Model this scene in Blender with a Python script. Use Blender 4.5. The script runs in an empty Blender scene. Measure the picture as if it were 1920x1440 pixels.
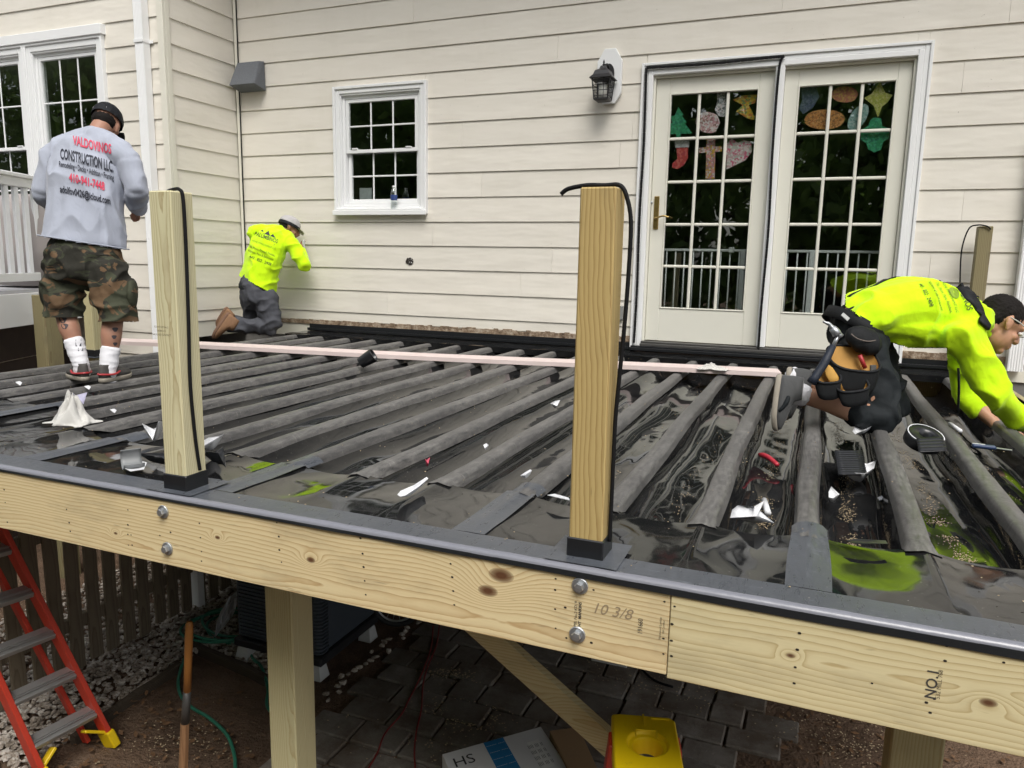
import bpy, math, random
import numpy as np
from mathutils import Vector, Matrix, noise as mnoise
from mathutils.bvhtree import BVHTree

sc = bpy.context.scene
col = sc.collection

# ---------------------------------------------------------------- camera
FPX = 1396.5
YAW, PITCH, ROLL = 0.38152, 0.16354, 0.01885
ZD = 1.95                     # deck top above the ground
YR = -4.70                    # front face of the rim board
CAM = Vector((0.0, -6.398, 2.709))
def _rot():
    cy, sy = math.cos(YAW), math.sin(YAW)
    w = Vector((-sy*math.cos(PITCH), cy*math.cos(PITCH), -math.sin(PITCH)))
    r = Vector((cy, sy, 0)); u = r.cross(w)
    return (r*math.cos(ROLL)+u*math.sin(ROLL), -r*math.sin(ROLL)+u*math.cos(ROLL), w)
CR, CU, CW = _rot()
cam_d = bpy.data.cameras.new('camera'); cam = bpy.data.objects.new('camera', cam_d); col.objects.link(cam)
cam_d.sensor_width = 36; cam_d.lens = FPX/1920*36; cam_d.clip_end = 500; cam_d.clip_start = 0.05
M = Matrix.Identity(4)
for i in range(3):
    M[i][0], M[i][1], M[i][2], M[i][3] = CR[i], CU[i], -CW[i], CAM[i]
cam.matrix_world = M
sc.camera = cam

# ---------------------------------------------------------------- sky, sun, exposure
SUN_EL, SUN_AZ = math.radians(56), math.radians(152)     # azimuth clockwise from +Y
world = bpy.data.worlds.new('World'); sc.world = world; world.use_nodes = True
nt = world.node_tree; bg = nt.nodes['Background']
sky = nt.nodes.new('ShaderNodeTexSky'); sky.sky_type = 'NISHITA'; sky.sun_disc = False
sky.sun_elevation = SUN_EL; sky.sun_rotation = SUN_AZ; sky.dust_density = 4.0; sky.air_density = 1.0; sky.ozone_density = 1.0
hs = nt.nodes.new('ShaderNodeHueSaturation'); hs.inputs['Saturation'].default_value = 0.30
nt.links.new(sky.outputs[0], hs.inputs['Color']); nt.links.new(hs.outputs[0], bg.inputs['Color'])
bg.inputs['Strength'].default_value = 0.13
sun_d = bpy.data.lights.new('sun', 'SUN'); sun = bpy.data.objects.new('sun', sun_d); col.objects.link(sun)
sun_d.energy = 1.3; sun_d.angle = math.radians(32); sun_d.color = (1.0, 0.96, 0.9)
sd = Vector((math.sin(SUN_AZ)*math.cos(SUN_EL), math.cos(SUN_AZ)*math.cos(SUN_EL), math.sin(SUN_EL)))
sun.rotation_euler = sd.to_track_quat('Z', 'Y').to_euler()
vs = sc.view_settings
vs.view_transform = 'Standard'; vs.look = 'None'; vs.gamma = 1.0; vs.use_curve_mapping = False
vs.exposure = 0.68

# ---------------------------------------------------------------- pixel rays (1920x1440 photo)
def ray(px, py): return CW + CR*((px-960)/FPX) - CU*((py-720)/FPX)
def onY(px, py, y=0.0): d = ray(px, py); return CAM + d*((y-CAM.y)/d.y)
def onZ(px, py, z=ZD): d = ray(px, py); return CAM + d*((z-CAM.z)/d.z)
def onX(px, py, x): d = ray(px, py); return CAM + d*((x-CAM.x)/d.x)
def atD(px, py, dep): return CAM + ray(px, py)*dep
def depth(p): return (Vector(p)-CAM).dot(CW)

# ---------------------------------------------------------------- object helpers
ORG = {}
def tag(o, label=None, cat=None, group=None, kind=None):
    if label: o['label'] = label
    if cat: o['category'] = cat
    if group: o['group'] = group
    if kind: o['kind'] = kind
    return o
def thing(name, base, label, cat, group=None):
    o = bpy.data.objects.new(name, None); col.objects.link(o)
    o.empty_display_size = 0.1
    o.location = base; ORG[o.name] = Vector(base)
    return tag(o, label, cat, group)
def mk(name, verts, faces, mat, parent=None, smooth=False, mats=None, fmat=None, bevel=0.0):
    """a mesh given in world coordinates -> one object, origin inside its own box"""
    v = np.array([tuple(a) for a in verts], dtype=float)
    lo, hi = v.min(0), v.max(0)
    org = Vector(((lo[0]+hi[0])/2, (lo[1]+hi[1])/2, lo[2] if parent is None else (lo[2]+hi[2])/2))
    me = bpy.data.meshes.new(name)
    me.from_pydata((v-np.array(org)).tolist(), [], [list(f) for f in faces])
    for m_ in (mats or [mat]):
        me.materials.append(m_)
    if fmat is not None:
        me.polygons.foreach_set('material_index', fmat)
    if smooth:
        me.polygons.foreach_set('use_smooth', [True]*len(me.polygons))
    me.update()
    o = bpy.data.objects.new(name, me); col.objects.link(o)
    ORG[o.name] = org
    if parent is not None:
        o.parent = parent; o.location = org - ORG[parent.name]
    else:
        o.location = org
    if bevel:
        b = o.modifiers.new('bevel', 'BEVEL'); b.width = bevel; b.segments = 2; b.limit_method = 'ANGLE'
    return o
def copy_tree(o, parent=None, loc=None, rz=None):
    c = o.copy(); col.objects.link(c); c.parent = parent
    if loc is not None: c.location = loc
    if rz is not None: c.rotation_euler = (0, 0, rz)
    for ch in list(o.children): copy_tree(ch, c)
    return c

class MB:
    def __init__(s): s.v = []; s.f = []; s.m = []
    def add(s, v, f, m=0):
        o = len(s.v); s.v += [Vector(a) for a in v]; s.f += [[i+o for i in q] for q in f]; s.m += [m]*len(f); return s
    def hexa(s, p, m=0):     # 8 corners: bottom ring then top ring
        return s.add(p, [(3,2,1,0),(4,5,6,7),(0,1,5,4),(1,2,6,5),(2,3,7,6),(3,0,4,7)], m)
    def box(s, lo, hi, c=0.0, m=0):
        x0,y0,z0 = lo; x1,y1,z1 = hi
        if c <= 0:
            return s.hexa([(x0,y0,z0),(x1,y0,z0),(x1,y1,z0),(x0,y1,z0),(x0,y0,z1),(x1,y0,z1),(x1,y1,z1),(x0,y1,z1)], m)
        cen = Vector(((x0+x1)/2,(y0+y1)/2,(z0+z1)/2)); h = Vector(((x1-x0)/2,(y1-y0)/2,(z1-z0)/2))
        return s.cbox(cen, h, Matrix.Identity(3), c, m)
    def cbox(s, cen, h, R, c, m=0):   # chamfered oriented box
        c = min(c, min(h)*0.8); vs_ = []; idx = {}
        for sx in (-1,1):
            for sy in (-1,1):
                for sz in (-1,1):
                    for k in range(3):
                        p = [sx*(h[0]-c), sy*(h[1]-c), sz*(h[2]-c)]
                        p[k] = (sx,sy,sz)[k]*h[k]
                        idx[(sx,sy,sz,k)] = len(vs_); vs_.append(Vector(cen)+R@Vector(p))
        F = []
        for k in range(3):
            a, b = (k+1)%3, (k+2)%3
            for sg in (-1,1):
                q = []
                for (sa,sb) in ((-1,-1),(1,-1),(1,1),(-1,1)):
                    t = [0,0,0]; t[k]=sg; t[a]=sa; t[b]=sb; q.append(idx[(*t,k)])
                F.append(q if sg>0 else q[::-1])
        for k in range(3):
            a, b = (k+1)%3, (k+2)%3
            for sa in (-1,1):
                for sb in (-1,1):
                    t0=[0,0,0]; t0[a]=sa; t0[b]=sb; t1=list(t0); t0[k]=-1; t1[k]=1
                    q=[idx[(*t0,a)],idx[(*t1,a)],idx[(*t1,b)],idx[(*t0,b)]]
                    F.append(q[::-1] if sa*sb>0 else q)
        for sx in (-1,1):
            for sy in (-1,1):
                for sz in (-1,1):
                    q=[idx[(sx,sy,sz,k)] for k in range(3)]
                    F.append(q if sx*sy*sz>0 else q[::-1])
        return s.add(vs_, F, m)
    def beam(s, a, b, w, h, up=(0,0,1), c=0.002, m=0):   # bar from a to b, w across, h along up
        a, b = Vector(a), Vector(b); x = (b-a).normalized(); y = Vector(up).cross(x).normalized(); z = x.cross(y)
        R = Matrix((x,y,z)).transposed()
        return s.cbox((a+b)/2, Vector(((b-a).length/2, w/2, h/2)), R, c, m)
    def tube(s, pts, r, n=8, cap=True, m=0):
        pts = [Vector(p) for p in pts]; rs = r if isinstance(r,(list,tuple)) else [r]*len(pts)
        o = len(s.v); T0 = None; nrm = None
        for i,p in enumerate(pts):
            t = (pts[min(i+1,len(pts)-1)]-pts[max(i-1,0)])
            t = t.normalized() if t.length>1e-9 else Vector((0,0,1))
            if nrm is None:
                nrm = t.orthogonal().normalized()
            else:
                nrm = (nrm - t*nrm.dot(t))
                nrm = nrm.normalized() if nrm.length>1e-6 else t.orthogonal().normalized()
            bn = t.cross(nrm)
            for k in range(n):
                a = 2*math.pi*k/n; s.v.append(p+(nrm*math.cos(a)+bn*math.sin(a))*rs[i])
        for i in range(len(pts)-1):
            for k in range(n):
                k2=(k+1)%n; s.f.append([o+i*n+k,o+i*n+k2,o+(i+1)*n+k2,o+(i+1)*n+k]); s.m.append(m)
        if cap:
            s.f.append([o+k for k in range(n)][::-1]); s.m.append(m)
            e=o+(len(pts)-1)*n; s.f.append([e+k for k in range(n)]); s.m.append(m)
        return s
    def loft(s, rings, cap=True, m=0, closed=True):
        o=len(s.v); n=len(rings[0])
        for r in rings: s.v += [Vector(p) for p in r]
        for i in range(len(rings)-1):
            for k in range(n if closed else n-1):
                k2=(k+1)%n; s.f.append([o+i*n+k,o+i*n+k2,o+(i+1)*n+k2,o+(i+1)*n+k]); s.m.append(m)
        if cap and closed:
            s.f.append([o+k for k in range(n)][::-1]); s.m.append(m)
            e=o+(len(rings)-1)*n; s.f.append([e+k for k in range(n)]); s.m.append(m)
        return s
    def prism(s, poly, d, m=0):     # polygon (3-D points) pushed along d
        n=len(poly); d=Vector(d); a=[Vector(p) for p in poly]
        return s.add(a+[p+d for p in a], [list(range(n))[::-1], list(range(n,2*n))]+[[k,(k+1)%n,n+(k+1)%n,n+k] for k in range(n)], m)
    def lathe(s, prof, base, n=20, axis=(0,0,1), m=0, cap=True):   # (r,h) pairs
        ax=Vector(axis).normalized(); u=ax.orthogonal().normalized(); w=ax.cross(u)
        return s.loft([[Vector(base)+ax*h+(u*math.cos(2*math.pi*k/n)+w*math.sin(2*math.pi*k/n))*max(r,1e-5) for k in range(n)] for r,h in prof], cap, m)
    def grid(s, fn, nu, nv, m=0):
        o=len(s.v)
        for i in range(nu+1):
            for j in range(nv+1): s.v.append(Vector(fn(i/nu,j/nv)))
        for i in range(nu):
            for j in range(nv):
                a=o+i*(nv+1)+j; s.f.append([a,a+nv+1,a+nv+2,a+1]); s.m.append(m)
        return s
    def build(s, name, mat, parent=None, smooth=False, bevel=0.0):
        if isinstance(mat,(list,tuple)):
            return mk(name, s.v, s.f, None, parent, smooth, list(mat), s.m, bevel)
        return mk(name, s.v, s.f, mat, parent, smooth, bevel=bevel)
def single(name, mb, mat, label, cat, group=None, smooth=False, bevel=0.0):
    return tag(mb.build(name, mat, None, smooth, bevel), label, cat, group)

def nz(p, s=1.0, o=0.0): return mnoise.noise(Vector((p[0]*s+o, p[1]*s+o*1.7, p[2]*s-o)))
def spline(pts, n=8):
    P_=[Vector(p) for p in pts]; out=[]
    for i in range(len(P_)-1):
        p0,p1,p2,p3=P_[max(i-1,0)],P_[i],P_[i+1],P_[min(i+2,len(P_)-1)]
        for k in range(n):
            t=k/n; out.append(0.5*((2*p1)+(p2-p0)*t+(2*p0-5*p1+4*p2-p3)*t*t+(3*p1-p0-3*p2+p3)*t**3))
    out.append(P_[-1]); return out

# ---------------------------------------------------------------- material helpers
def S2L(c):
    return tuple(((x/255)/12.92 if x/255<=0.04045 else ((x/255+0.055)/1.055)**2.4) for x in c)
class Mat:
    def __init__(s, name, rough=0.6, spec=0.5, metal=0.0):
        s.m=bpy.data.materials.new(name); s.m.use_nodes=True; s.t=s.m.node_tree; s.b=s.t.nodes['Principled BSDF']
        s.b.inputs['Roughness'].default_value=rough; s.b.inputs['Specular IOR Level'].default_value=spec; s.b.inputs['Metallic'].default_value=metal
    def n(s, typ, **kw):
        nd=s.t.nodes.new(typ)
        for k,v in kw.items():
            if hasattr(nd,k) and k not in ('Scale',): setattr(nd,k,v)
            else: nd.inputs[k].default_value=v
        return nd
    def l(s,a,b): s.t.links.new(a,b)
    def coord(s, scale=(1,1,1), loc=(0,0,0), rot=(0,0,0), kind='Object'):
        tc=s.n('ShaderNodeTexCoord'); mp=s.n('ShaderNodeMapping')
        mp.inputs['Scale'].default_value=scale; mp.inputs['Location'].default_value=loc; mp.inputs['Rotation'].default_value=rot
        s.l(tc.outputs[kind], mp.inputs['Vector']); return mp.outputs['Vector']
    def noise(s, vec, scale=5, detail=3, rough=0.55, dist=0.0):
        nd=s.n('ShaderNodeTexNoise'); nd.inputs['Scale'].default_value=scale; nd.inputs['Detail'].default_value=detail
        nd.inputs['Roughness'].default_value=rough; nd.inputs['Distortion'].default_value=dist
        if vec is not None: s.l(vec, nd.inputs['Vector'])
        return nd.outputs['Fac']
    def ramp(s, fac, stops, interp='LINEAR'):
        r=s.n('ShaderNodeValToRGB'); e=r.color_ramp.elements; r.color_ramp.interpolation=interp
        while len(e)<len(stops): e.new(0.5)
        for k,(p,c) in enumerate(stops):
            e[k].position=p; e[k].color=(*c,1) if not isinstance(c,(int,float)) else (c,c,c,1)
        s.l(fac,r.inputs['Fac']); return r.outputs['Color']
    def mix(s, fac, a, b, blend='MIX'):
        m=s.n('ShaderNodeMix', data_type='RGBA', blend_type=blend)
        for sock,v in ((m.inputs[0],fac),(m.inputs[6],a),(m.inputs[7],b)):
            if isinstance(v,(int,float)): sock.default_value=v
            elif isinstance(v,tuple): sock.default_value=(*v,1) if len(v)==3 else v
            else: s.l(v,sock)
        return m.outputs[2]
    def math(s, op, a, b=0.0):
        m=s.n('ShaderNodeMath', operation=op)
        for sock,v in ((m.inputs[0],a),(m.inputs[1],b)):
            if isinstance(v,(int,float)): sock.default_value=v
            else: s.l(v,sock)
        return m.outputs[0]
    def bump(s, h, strength=0.3, dist=0.01, prev=None):
        b=s.n('ShaderNodeBump'); b.inputs['Strength'].default_value=strength; b.inputs['Distance'].default_value=dist
        s.l(h,b.inputs['Height'])
        if prev is not None: s.l(prev,b.inputs['Normal'])
        s.l(b.outputs['Normal'], s.b.inputs['Normal']); return b.outputs['Normal']
    def color(s, c):
        if isinstance(c,tuple): s.b.inputs['Base Color'].default_value=(*c,1)
        else: s.l(c,s.b.inputs['Base Color'])
        return s
    def rough(s, r): s.l(r,s.b.inputs['Roughness']); return s
    def rnd(s):
        o=s.n('ShaderNodeObjectInfo'); return o.outputs['Random']

def plain(name, c, rough=0.6, var=0.12, scale=8, bump=0.0, bscale=60, metal=0.0, spec=0.5):
    """one colour with slight mottling and fine relief"""
    m=Mat(name, rough, spec, metal); v=m.coord()
    f=m.noise(v, scale, 4)
    m.color(m.mix(f, tuple(x*(1-var) for x in c), tuple(min(x*(1+var),0.95) for x in c)))
    if bump: m.bump(m.noise(v,bscale,4), bump, 0.004)
    return m.m

def wood(name, axis, c_light, c_dark, c_tint, ring=26, pith=(0.03,0.09), tilt=0.03, seed=0.0, knots=(), grime=0.0, amt=0.85, rough=0.7):
    m=Mat(name, rough, 0.3); rot={'x':(0,0,0),'y':(0,0,-math.pi/2),'z':(0,math.pi/2,0)}[axis]
    vec=m.coord(rot=rot)
    sep=m.n('ShaderNodeSeparateXYZ'); m.l(vec,sep.inputs[0])
    # slow wander of the pith along the board
    st=m.n('ShaderNodeMapping'); st.inputs['Scale'].default_value=(0.9,3.2,3.2); st.inputs['Location'].default_value=(seed,seed*1.3,seed*.7); m.l(vec,st.inputs[0])
    wn=m.n('ShaderNodeTexNoise'); wn.inputs['Scale'].default_value=1.0; wn.inputs['Detail'].default_value=2.0; m.l(st.outputs[0],wn.inputs['Vector'])
    wsub=m.n('ShaderNodeVectorMath',operation='SUBTRACT'); wsub.inputs[1].default_value=(0.5,0.5,0.5); m.l(wn.outputs['Color'],wsub.inputs[0])
    wsc=m.n('ShaderNodeVectorMath',operation='MULTIPLY'); wsc.inputs[1].default_value=(0.0,0.085,0.085); m.l(wsub.outputs[0],wsc.inputs[0])
    vadd=m.n('ShaderNodeVectorMath',operation='ADD'); m.l(vec,vadd.inputs[0]); m.l(wsc.outputs[0],vadd.inputs[1])
    s2=m.n('ShaderNodeSeparateXYZ'); m.l(vadd.outputs[0],s2.inputs[0])
    yy=m.math('ADD', s2.outputs[1], pith[0]); yy=m.math('ADD', yy, m.math('MULTIPLY', s2.outputs[0], tilt))
    zz=m.math('ADD', s2.outputs[2], pith[1])
    r=m.math('SQRT', m.math('ADD', m.math('MULTIPLY',yy,yy), m.math('MULTIPLY',zz,zz)))
    masks=[]
    for (kx,ky,kz,kr) in knots:           # knots pull the rings round themselves
        d=m.n('ShaderNodeVectorMath',operation='SUBTRACT'); m.l(vec,d.inputs[0]); d.inputs[1].default_value=(kx,ky,kz)
        d2=m.n('ShaderNodeVectorMath',operation='MULTIPLY'); m.l(d.outputs[0],d2.inputs[0]); d2.inputs[1].default_value=(0.55,1,1)
        ln=m.n('ShaderNodeVectorMath',operation='LENGTH'); m.l(d2.outputs[0],ln.inputs[0])
        q=m.math('DIVIDE', ln.outputs['Value'], kr)
        g=m.math('POWER', 2.718, m.math('MULTIPLY', m.math('MULTIPLY',q,q), -0.16))
        r=m.math('ADD', r, m.math('MULTIPLY', g, 0.045))
        masks.append(q)
    jit=m.math('MULTIPLY', m.math('SUBTRACT', m.noise(st.outputs[0],7,3), 0.5), 0.012)
    ph=m.math('MULTIPLY', m.math('ADD', r, jit), ring*2.6)
    fr=m.math('FRACT', ph)
    ringc=m.ramp(fr, [(0.0,0.05),(0.45,0.15),(0.78,0.55),(0.92,1.0),(1.0,0.05)])
    fs=m.n('ShaderNodeMapping'); fs.inputs['Scale'].default_value=(4,160,160); fs.inputs['Location'].default_value=(seed,)*3; m.l(vec,fs.inputs[0])
    fine=m.noise(fs.outputs[0],1.0,3)
    base=m.mix(m.noise(st.outputs[0],1.6,3), c_light, c_tint)
    c=m.mix(m.math('MULTIPLY',ringc,amt), base, c_dark)
    c=m.mix(m.math('MULTIPLY',fine,0.35), c, tuple(x*0.72 for x in c_light))
    if grime:
        gm=m.ramp(m.noise(st.outputs[0],3.1,5,0.65), [(0.52,0.0),(0.75,1.0)]); c=m.mix(m.math('MULTIPLY',gm,grime), c, (0.12,0.10,0.075))
    for q in masks:
        ring_=m.ramp(q, [(0.35,1.0),(0.75,0.75),(1.05,0.25),(1.6,0.0)]); c=m.mix(ring_, c, (0.115,0.05,0.022))
    # little dark flecks
    fl=m.n('ShaderNodeMapping'); fl.inputs['Scale'].default_value=(9,70,70); m.l(vec,fl.inputs[0])
    c=m.mix(m.ramp(m.noise(fl.outputs[0],1.0,2,0.5),[(0.70,0.0),(0.80,0.55)]), c, (0.10,0.06,0.03))
    m.color(c)
    m.bump(m.math('ADD',m.math('MULTIPLY',ringc,-0.5),m.math('MULTIPLY',fine,0.6)),0.35,0.0012)
    return m.m
# ================================================================ materials
random.seed(7)
def mat_siding():
    m=Mat('siding_paint',0.55,0.35); v=m.coord(kind='Object')
    tc=m.n('ShaderNodeNewGeometry'); 
    big=m.noise(tc.outputs['Position'],0.7,3)
    c=m.mix(big,(0.71,0.665,0.58),(0.77,0.74,0.67))
    c=m.mix(m.math('MULTIPLY',m.rnd(),0.6), c, (0.66,0.63,0.56))
    st=m.n('ShaderNodeMapping'); st.inputs['Scale'].default_value=(3,3,1.6); m.l(tc.outputs['Position'],st.inputs[0])
    dirt=m.ramp(m.noise(st.outputs[0],1.0,5,0.65),[(0.50,0.0),(0.90,0.30)]); c=m.mix(dirt,c,(0.54,0.50,0.41))
    sp=m.ramp(m.noise(tc.outputs['Position'],46,2,0.5),[(0.765,0.0),(0.80,0.6)]); c=m.mix(sp,c,(0.30,0.27,0.22))
    m.color(c)
    b=m.n('ShaderNodeMapping'); b.inputs['Scale'].default_value=(1.4,1.4,5); m.l(tc.outputs['Position'],b.inputs[0])
    m.bump(m.math('ADD',m.noise(b.outputs[0],1.6,2),m.math('MULTIPLY',m.noise(tc.outputs['Position'],70,2),0.05)),0.35,0.025)
    return m.m
SIDING=mat_siding()
CORNER=plain('corner_trim_paint',(0.71,0.69,0.60),0.5,0.05,4)
WHITE=plain('white_vinyl',(0.80,0.81,0.81),0.35,0.04,3,0.02,90)
DOORW=plain('cream_door_paint',(0.69,0.68,0.60),0.42,0.05,3,0.03,50)
BLACKRUB=plain('black_rubber',(0.008,0.008,0.009),0.6,0.2,30,0.1,80,spec=0.2)
FLASH=plain('black_flashing',(0.014,0.015,0.017),0.28,0.2,12,0.15,30)
DARKMETAL=plain('black_lamp_metal',(0.018,0.018,0.02),0.42,0.2,30,0.08,100,spec=0.5)
SILL=plain('dark_sill_metal',(0.06,0.058,0.055),0.45,0.3,9,0.1,40)
BRASS=plain('worn_brass',(0.42,0.30,0.11),0.35,0.35,40,0.1,90,metal=0.9)
ROOM=plain('room_shade_paint',(0.10,0.098,0.09),0.8,0.1,2)  # room walls and floor carry the interior shade in their dark colour
ROOMFLOOR=plain('room_shade_floor',(0.10,0.07,0.045),0.5,0.2,6)
CONCRETE=plain('old_concrete',(0.17,0.165,0.155),0.85,0.25,9,0.4,35)
GALV=plain('galvanised_steel',(0.46,0.48,0.50),0.42,0.15,30,0.1,60,metal=0.85)
SHINGLE=plain('roof_shingle_grey',(0.13,0.14,0.155),0.9,0.4,120,0.6,150)
def mat_glass(tint=(0.93,0.96,0.94)):
    m=Mat('window_glass'); t=m.t; t.nodes.remove(m.b)
    tr=m.n('ShaderNodeBsdfTransparent'); tr.inputs[0].default_value=(*tint,1)
    gl=m.n('ShaderNodeBsdfGlossy'); gl.inputs['Roughness'].default_value=0.0; gl.inputs['Color'].default_value=(0.95,1,0.97,1)
    lw=m.n('ShaderNodeLayerWeight'); lw.inputs['Blend'].default_value=0.5     # same from both sides of the pane
    fr=m.math('ADD',0.16,m.math('MULTIPLY',0.90,m.math('POWER',lw.outputs['Facing'],4.5)))
    v=m.coord(scale=(1,1,1)); b=m.n('ShaderNodeBump'); b.inputs['Strength'].default_value=0.06; b.inputs['Distance'].default_value=0.02
    m.l(m.noise(v,2.2,1),b.inputs['Height']); m.l(b.outputs[0],gl.inputs['Normal'])
    mx=m.n('ShaderNodeMixShader'); m.l(fr,mx.inputs[0]); m.l(tr.outputs[0],mx.inputs[1]); m.l(gl.outputs[0],mx.inputs[2])
    out=[n for n in t.nodes if n.type=='OUTPUT_MATERIAL'][0]; m.l(mx.outputs[0],out.inputs['Surface'])
    return m.m
GLASS=mat_glass()
def mat_rot():
    m=Mat('rotten_board_edge',0.9,0.2); g=m.n('ShaderNodeNewGeometry'); p=g.outputs['Position']
    a=m.ramp(m.noise(p,22,6,0.7),[(0.3,(0.07,0.045,0.03)),(0.5,(0.26,0.19,0.13)),(0.7,(0.50,0.43,0.34))]); m.color(a); m.bump(m.noise(p,60,4),0.8,0.01); return m.m
ROT=mat_rot()

# ================================================================ the house
XC=-5.686; YB=-0.91; ZI=3.2854; CO=0.22352; ZT=ZI+16*CO
house=thing('house',(-2.0,2.0,0.0),'two storey house with cream lap siding, white windows and patio door','house')
def prism_x(mb,a,b,za,zb,oa,ob,back,frame):
    """board piece between a and b along the wall, za..zb, front offset oa/ob"""
    f=frame
    mb.hexa([f(a,oa,za),f(b,oa,za),f(b,back,za),f(a,back,za),f(a,ob,zb),f(b,ob,zb),f(b,back,zb),f(a,back,zb)])
def siding(parent, frame, a0, a1, kmin, kmax, openings, zcut=None, seams={}):
    for k in range(kmin,kmax):
        z0=ZI+k*CO; z1=z0+CO+0.001
        if zcut is not None and z0<zcut: z0c=zcut
        else: z0c=z0
        off=lambda z: 0.0145-0.0115*(z-z0)/CO
        cuts=sorted(set([a0,a1]+[q for (x0,x1,w0,w1) in openings if w0<z1 and w1>z0c for q in (x0,x1)]+list(seams.get(k,()))))
        cuts=[c for c in cuts if a0<=c<=a1]
        for a,b in zip(cuts[:-1],cuts[1:]):
            zs=[(z0c,z1)]
            for (x0,x1,w0,w1) in openings:
                if x0-1e-6<=a and b<=x1+1e-6:
                    nzs=[]
                    for (p,q) in zs:
                        if w1<=p or w0>=q: nzs.append((p,q))
                        else:
                            if w0>p: nzs.append((p,w0))
                            if w1<q: nzs.append((w1,q))
                    zs=nzs
            for (p,q) in zs:
                if q-p<0.004 or b-a<0.01: continue
                mb=MB(); g=0.0008; du=random.uniform(-0.0012,0.0012)
                prism_x(mb,a+(g if a>a0 else 0),b-(g if b<a1 else 0),p,q,off(p)+du,off(q)+du*0.3,0.0,frame)
                mb.build('siding_board',SIDING,parent)
# back wall (faces the camera, plane y=0)
WX0,WX1,WZ0,WZ1=-4.48,-3.452,3.135,4.335       # kitchen window, outer casing
DX0,DX1,DZ0,DZ1=-1.458,0.655,1.99,4.325        # patio door, outer casing
ops=[(WX0+0.03,WX1-0.03,WZ0+0.03,WZ1-0.03),(DX0+0.03,DX1-0.03,1.0,DZ1-0.03)]
def sheath(name, frame, a0, a1, z0, z1, openings, t=0.10):
    mb=MB(); xs=sorted(set([a0,a1]+[q for o in openings for q in o[:2]]))
    for a,b in zip(xs[:-1],xs[1:]):
        zs=[(z0,z1)]
        for o in openings:
            if o[0]-1e-6<=a and b<=o[1]+1e-6:
                zs=[r for (p,q) in zs for r in ((p,min(q,o[2])),(max(p,o[3]),q)) if r[1]-r[0]>0.01]
        for p,q in zs:
            f=frame; mb.hexa([f(a,-0.001,p),f(b,-0.001,p),f(b,-t,p),f(a,-t,p),f(a,-0.001,q),f(b,-0.001,q),f(b,-t,q),f(a,-t,q)])
    return mb
fb=lambda a,o,z: Vector((a,-o,z))
wallb=sheath('wall',fb,XC,9.0,1.9,ZT,ops).build('wall',CORNER,house)
siding(wallb,fb,XC+0.045,9.0,-6,16,ops,2.075,{4:(-1.42,0.55),3:(-1.30,0.86),2:(-1.52,-3.1),1:(-1.62,),0:(-2.9,),-1:(-1.75,0.95),-2:(-3.4,),-3:(0.78,-2.2),-4:(-2.5,),-5:(-3.9,1.0),5:(-2.2,1.1),6:(-0.4,),7:(-3.6,)})
# side return of the wing (plane x=XC, faces +x)
fs_=lambda a,o,z: Vector((XC+o,a,z))
walls=sheath('wall',fs_,YB-0.0,0.0,1.9,ZT,[]).build('wall',CORNER,house)
siding(walls,fs_,YB+0.05,-0.03,-6,16,[],2.06)
# wing wall facing the camera (plane y=YB)
LWX0,LWX1,LWZ0,LWZ1=-9.3,-6.62,2.78,4.62
_p=onY(197,66,YB); LWX1=_p.x; LWZ1=_p.z
fw=lambda a,o,z: Vector((a,YB-o,z))
lops=[(LWX0+0.03,LWX1-0.03,LWZ0+0.03,LWZ1-0.03)]
wallw=sheath('wall',fw,-10.5,XC,1.4,ZT,lops).build('wall',CORNER,house)
siding(wallw,fw,-10.5,XC-0.045,-8,16,lops,None,{2:(-6.9,)})
# corner boards
mb=MB(); mb.box((XC-0.05,YB-0.030,1.5),(XC+0.022,YB+0.002,ZT),0.004); mb.box((XC-0.002,YB+0.0022,1.5),(XC+0.0222,YB+0.055,ZT),0.004); mb.build('corner_post',CORNER,wallw)
mb=MB(); mb.box((XC+0.017,-0.028,1.98),(XC+0.048,0.0,ZT),0.003); mb.build('corner_post',CORNER,wallb)
mb=MB(); mb.tube(spline([(XC+0.062,-0.026,ZT),(XC+0.06,-0.027,4.2),(XC+0.058,-0.026,3.2),(XC+0.068,-0.032,2.5)],8),0.006,6); 
single('wall_cable',mb,BLACKRUB,'thin black cable running down the inside corner of the siding','cable',smooth=True)
# rotten strip and flashing at the foot of the wall
mb=MB(); n=90
for i in range(n):
    a=XC+0.05+(DX0-XC-0.05)*i/n; b=XC+0.05+(DX0-XC-0.05)*(i+1)/n
    mb.box((a,-0.012-0.006*random.random(),2.03),(b,0.0,2.066+0.022*random.random()*(0.3+i/n)),0)
mb.build('rotten_sill_strip',ROT,wallb)
mb=MB()
for i in range(40):
    a=DX1+(4-DX1)*i/40; b=DX1+(4-DX1)*(i+1)/40
    mb.box((a,-0.014-0.006*random.random(),2.02),(b,0.0,2.082+0.006*random.random()),0)
mb.build('rotten_sill_strip',ROT,wallb)
# foundation below
mb=MB(); mb.box((-10.5,0.02,-0.3),(9,0.3,1.9)); mb.build('foundation',CONCRETE,house)
mb=MB(); mb.box((-10.5,YB+0.02,-0.3),(XC-0.02,0.0199,1.4)); mb.build('foundation',CONCRETE,house)
# roof eave over the wall (out of frame, closes the house)
mb=MB(); mb.hexa([(-10.8,-1.4,ZT+0.0),(9.3,-1.4,ZT+0.0),(9.3,4,ZT+2.2),(-10.8,4,ZT+2.2),(-10.8,-1.4,ZT+0.2),(9.3,-1.4,ZT+0.2),(9.3,4,ZT+2.4),(-10.8,4,ZT+2.4)]); mb.build('roof',SHINGLE,house)
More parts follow.
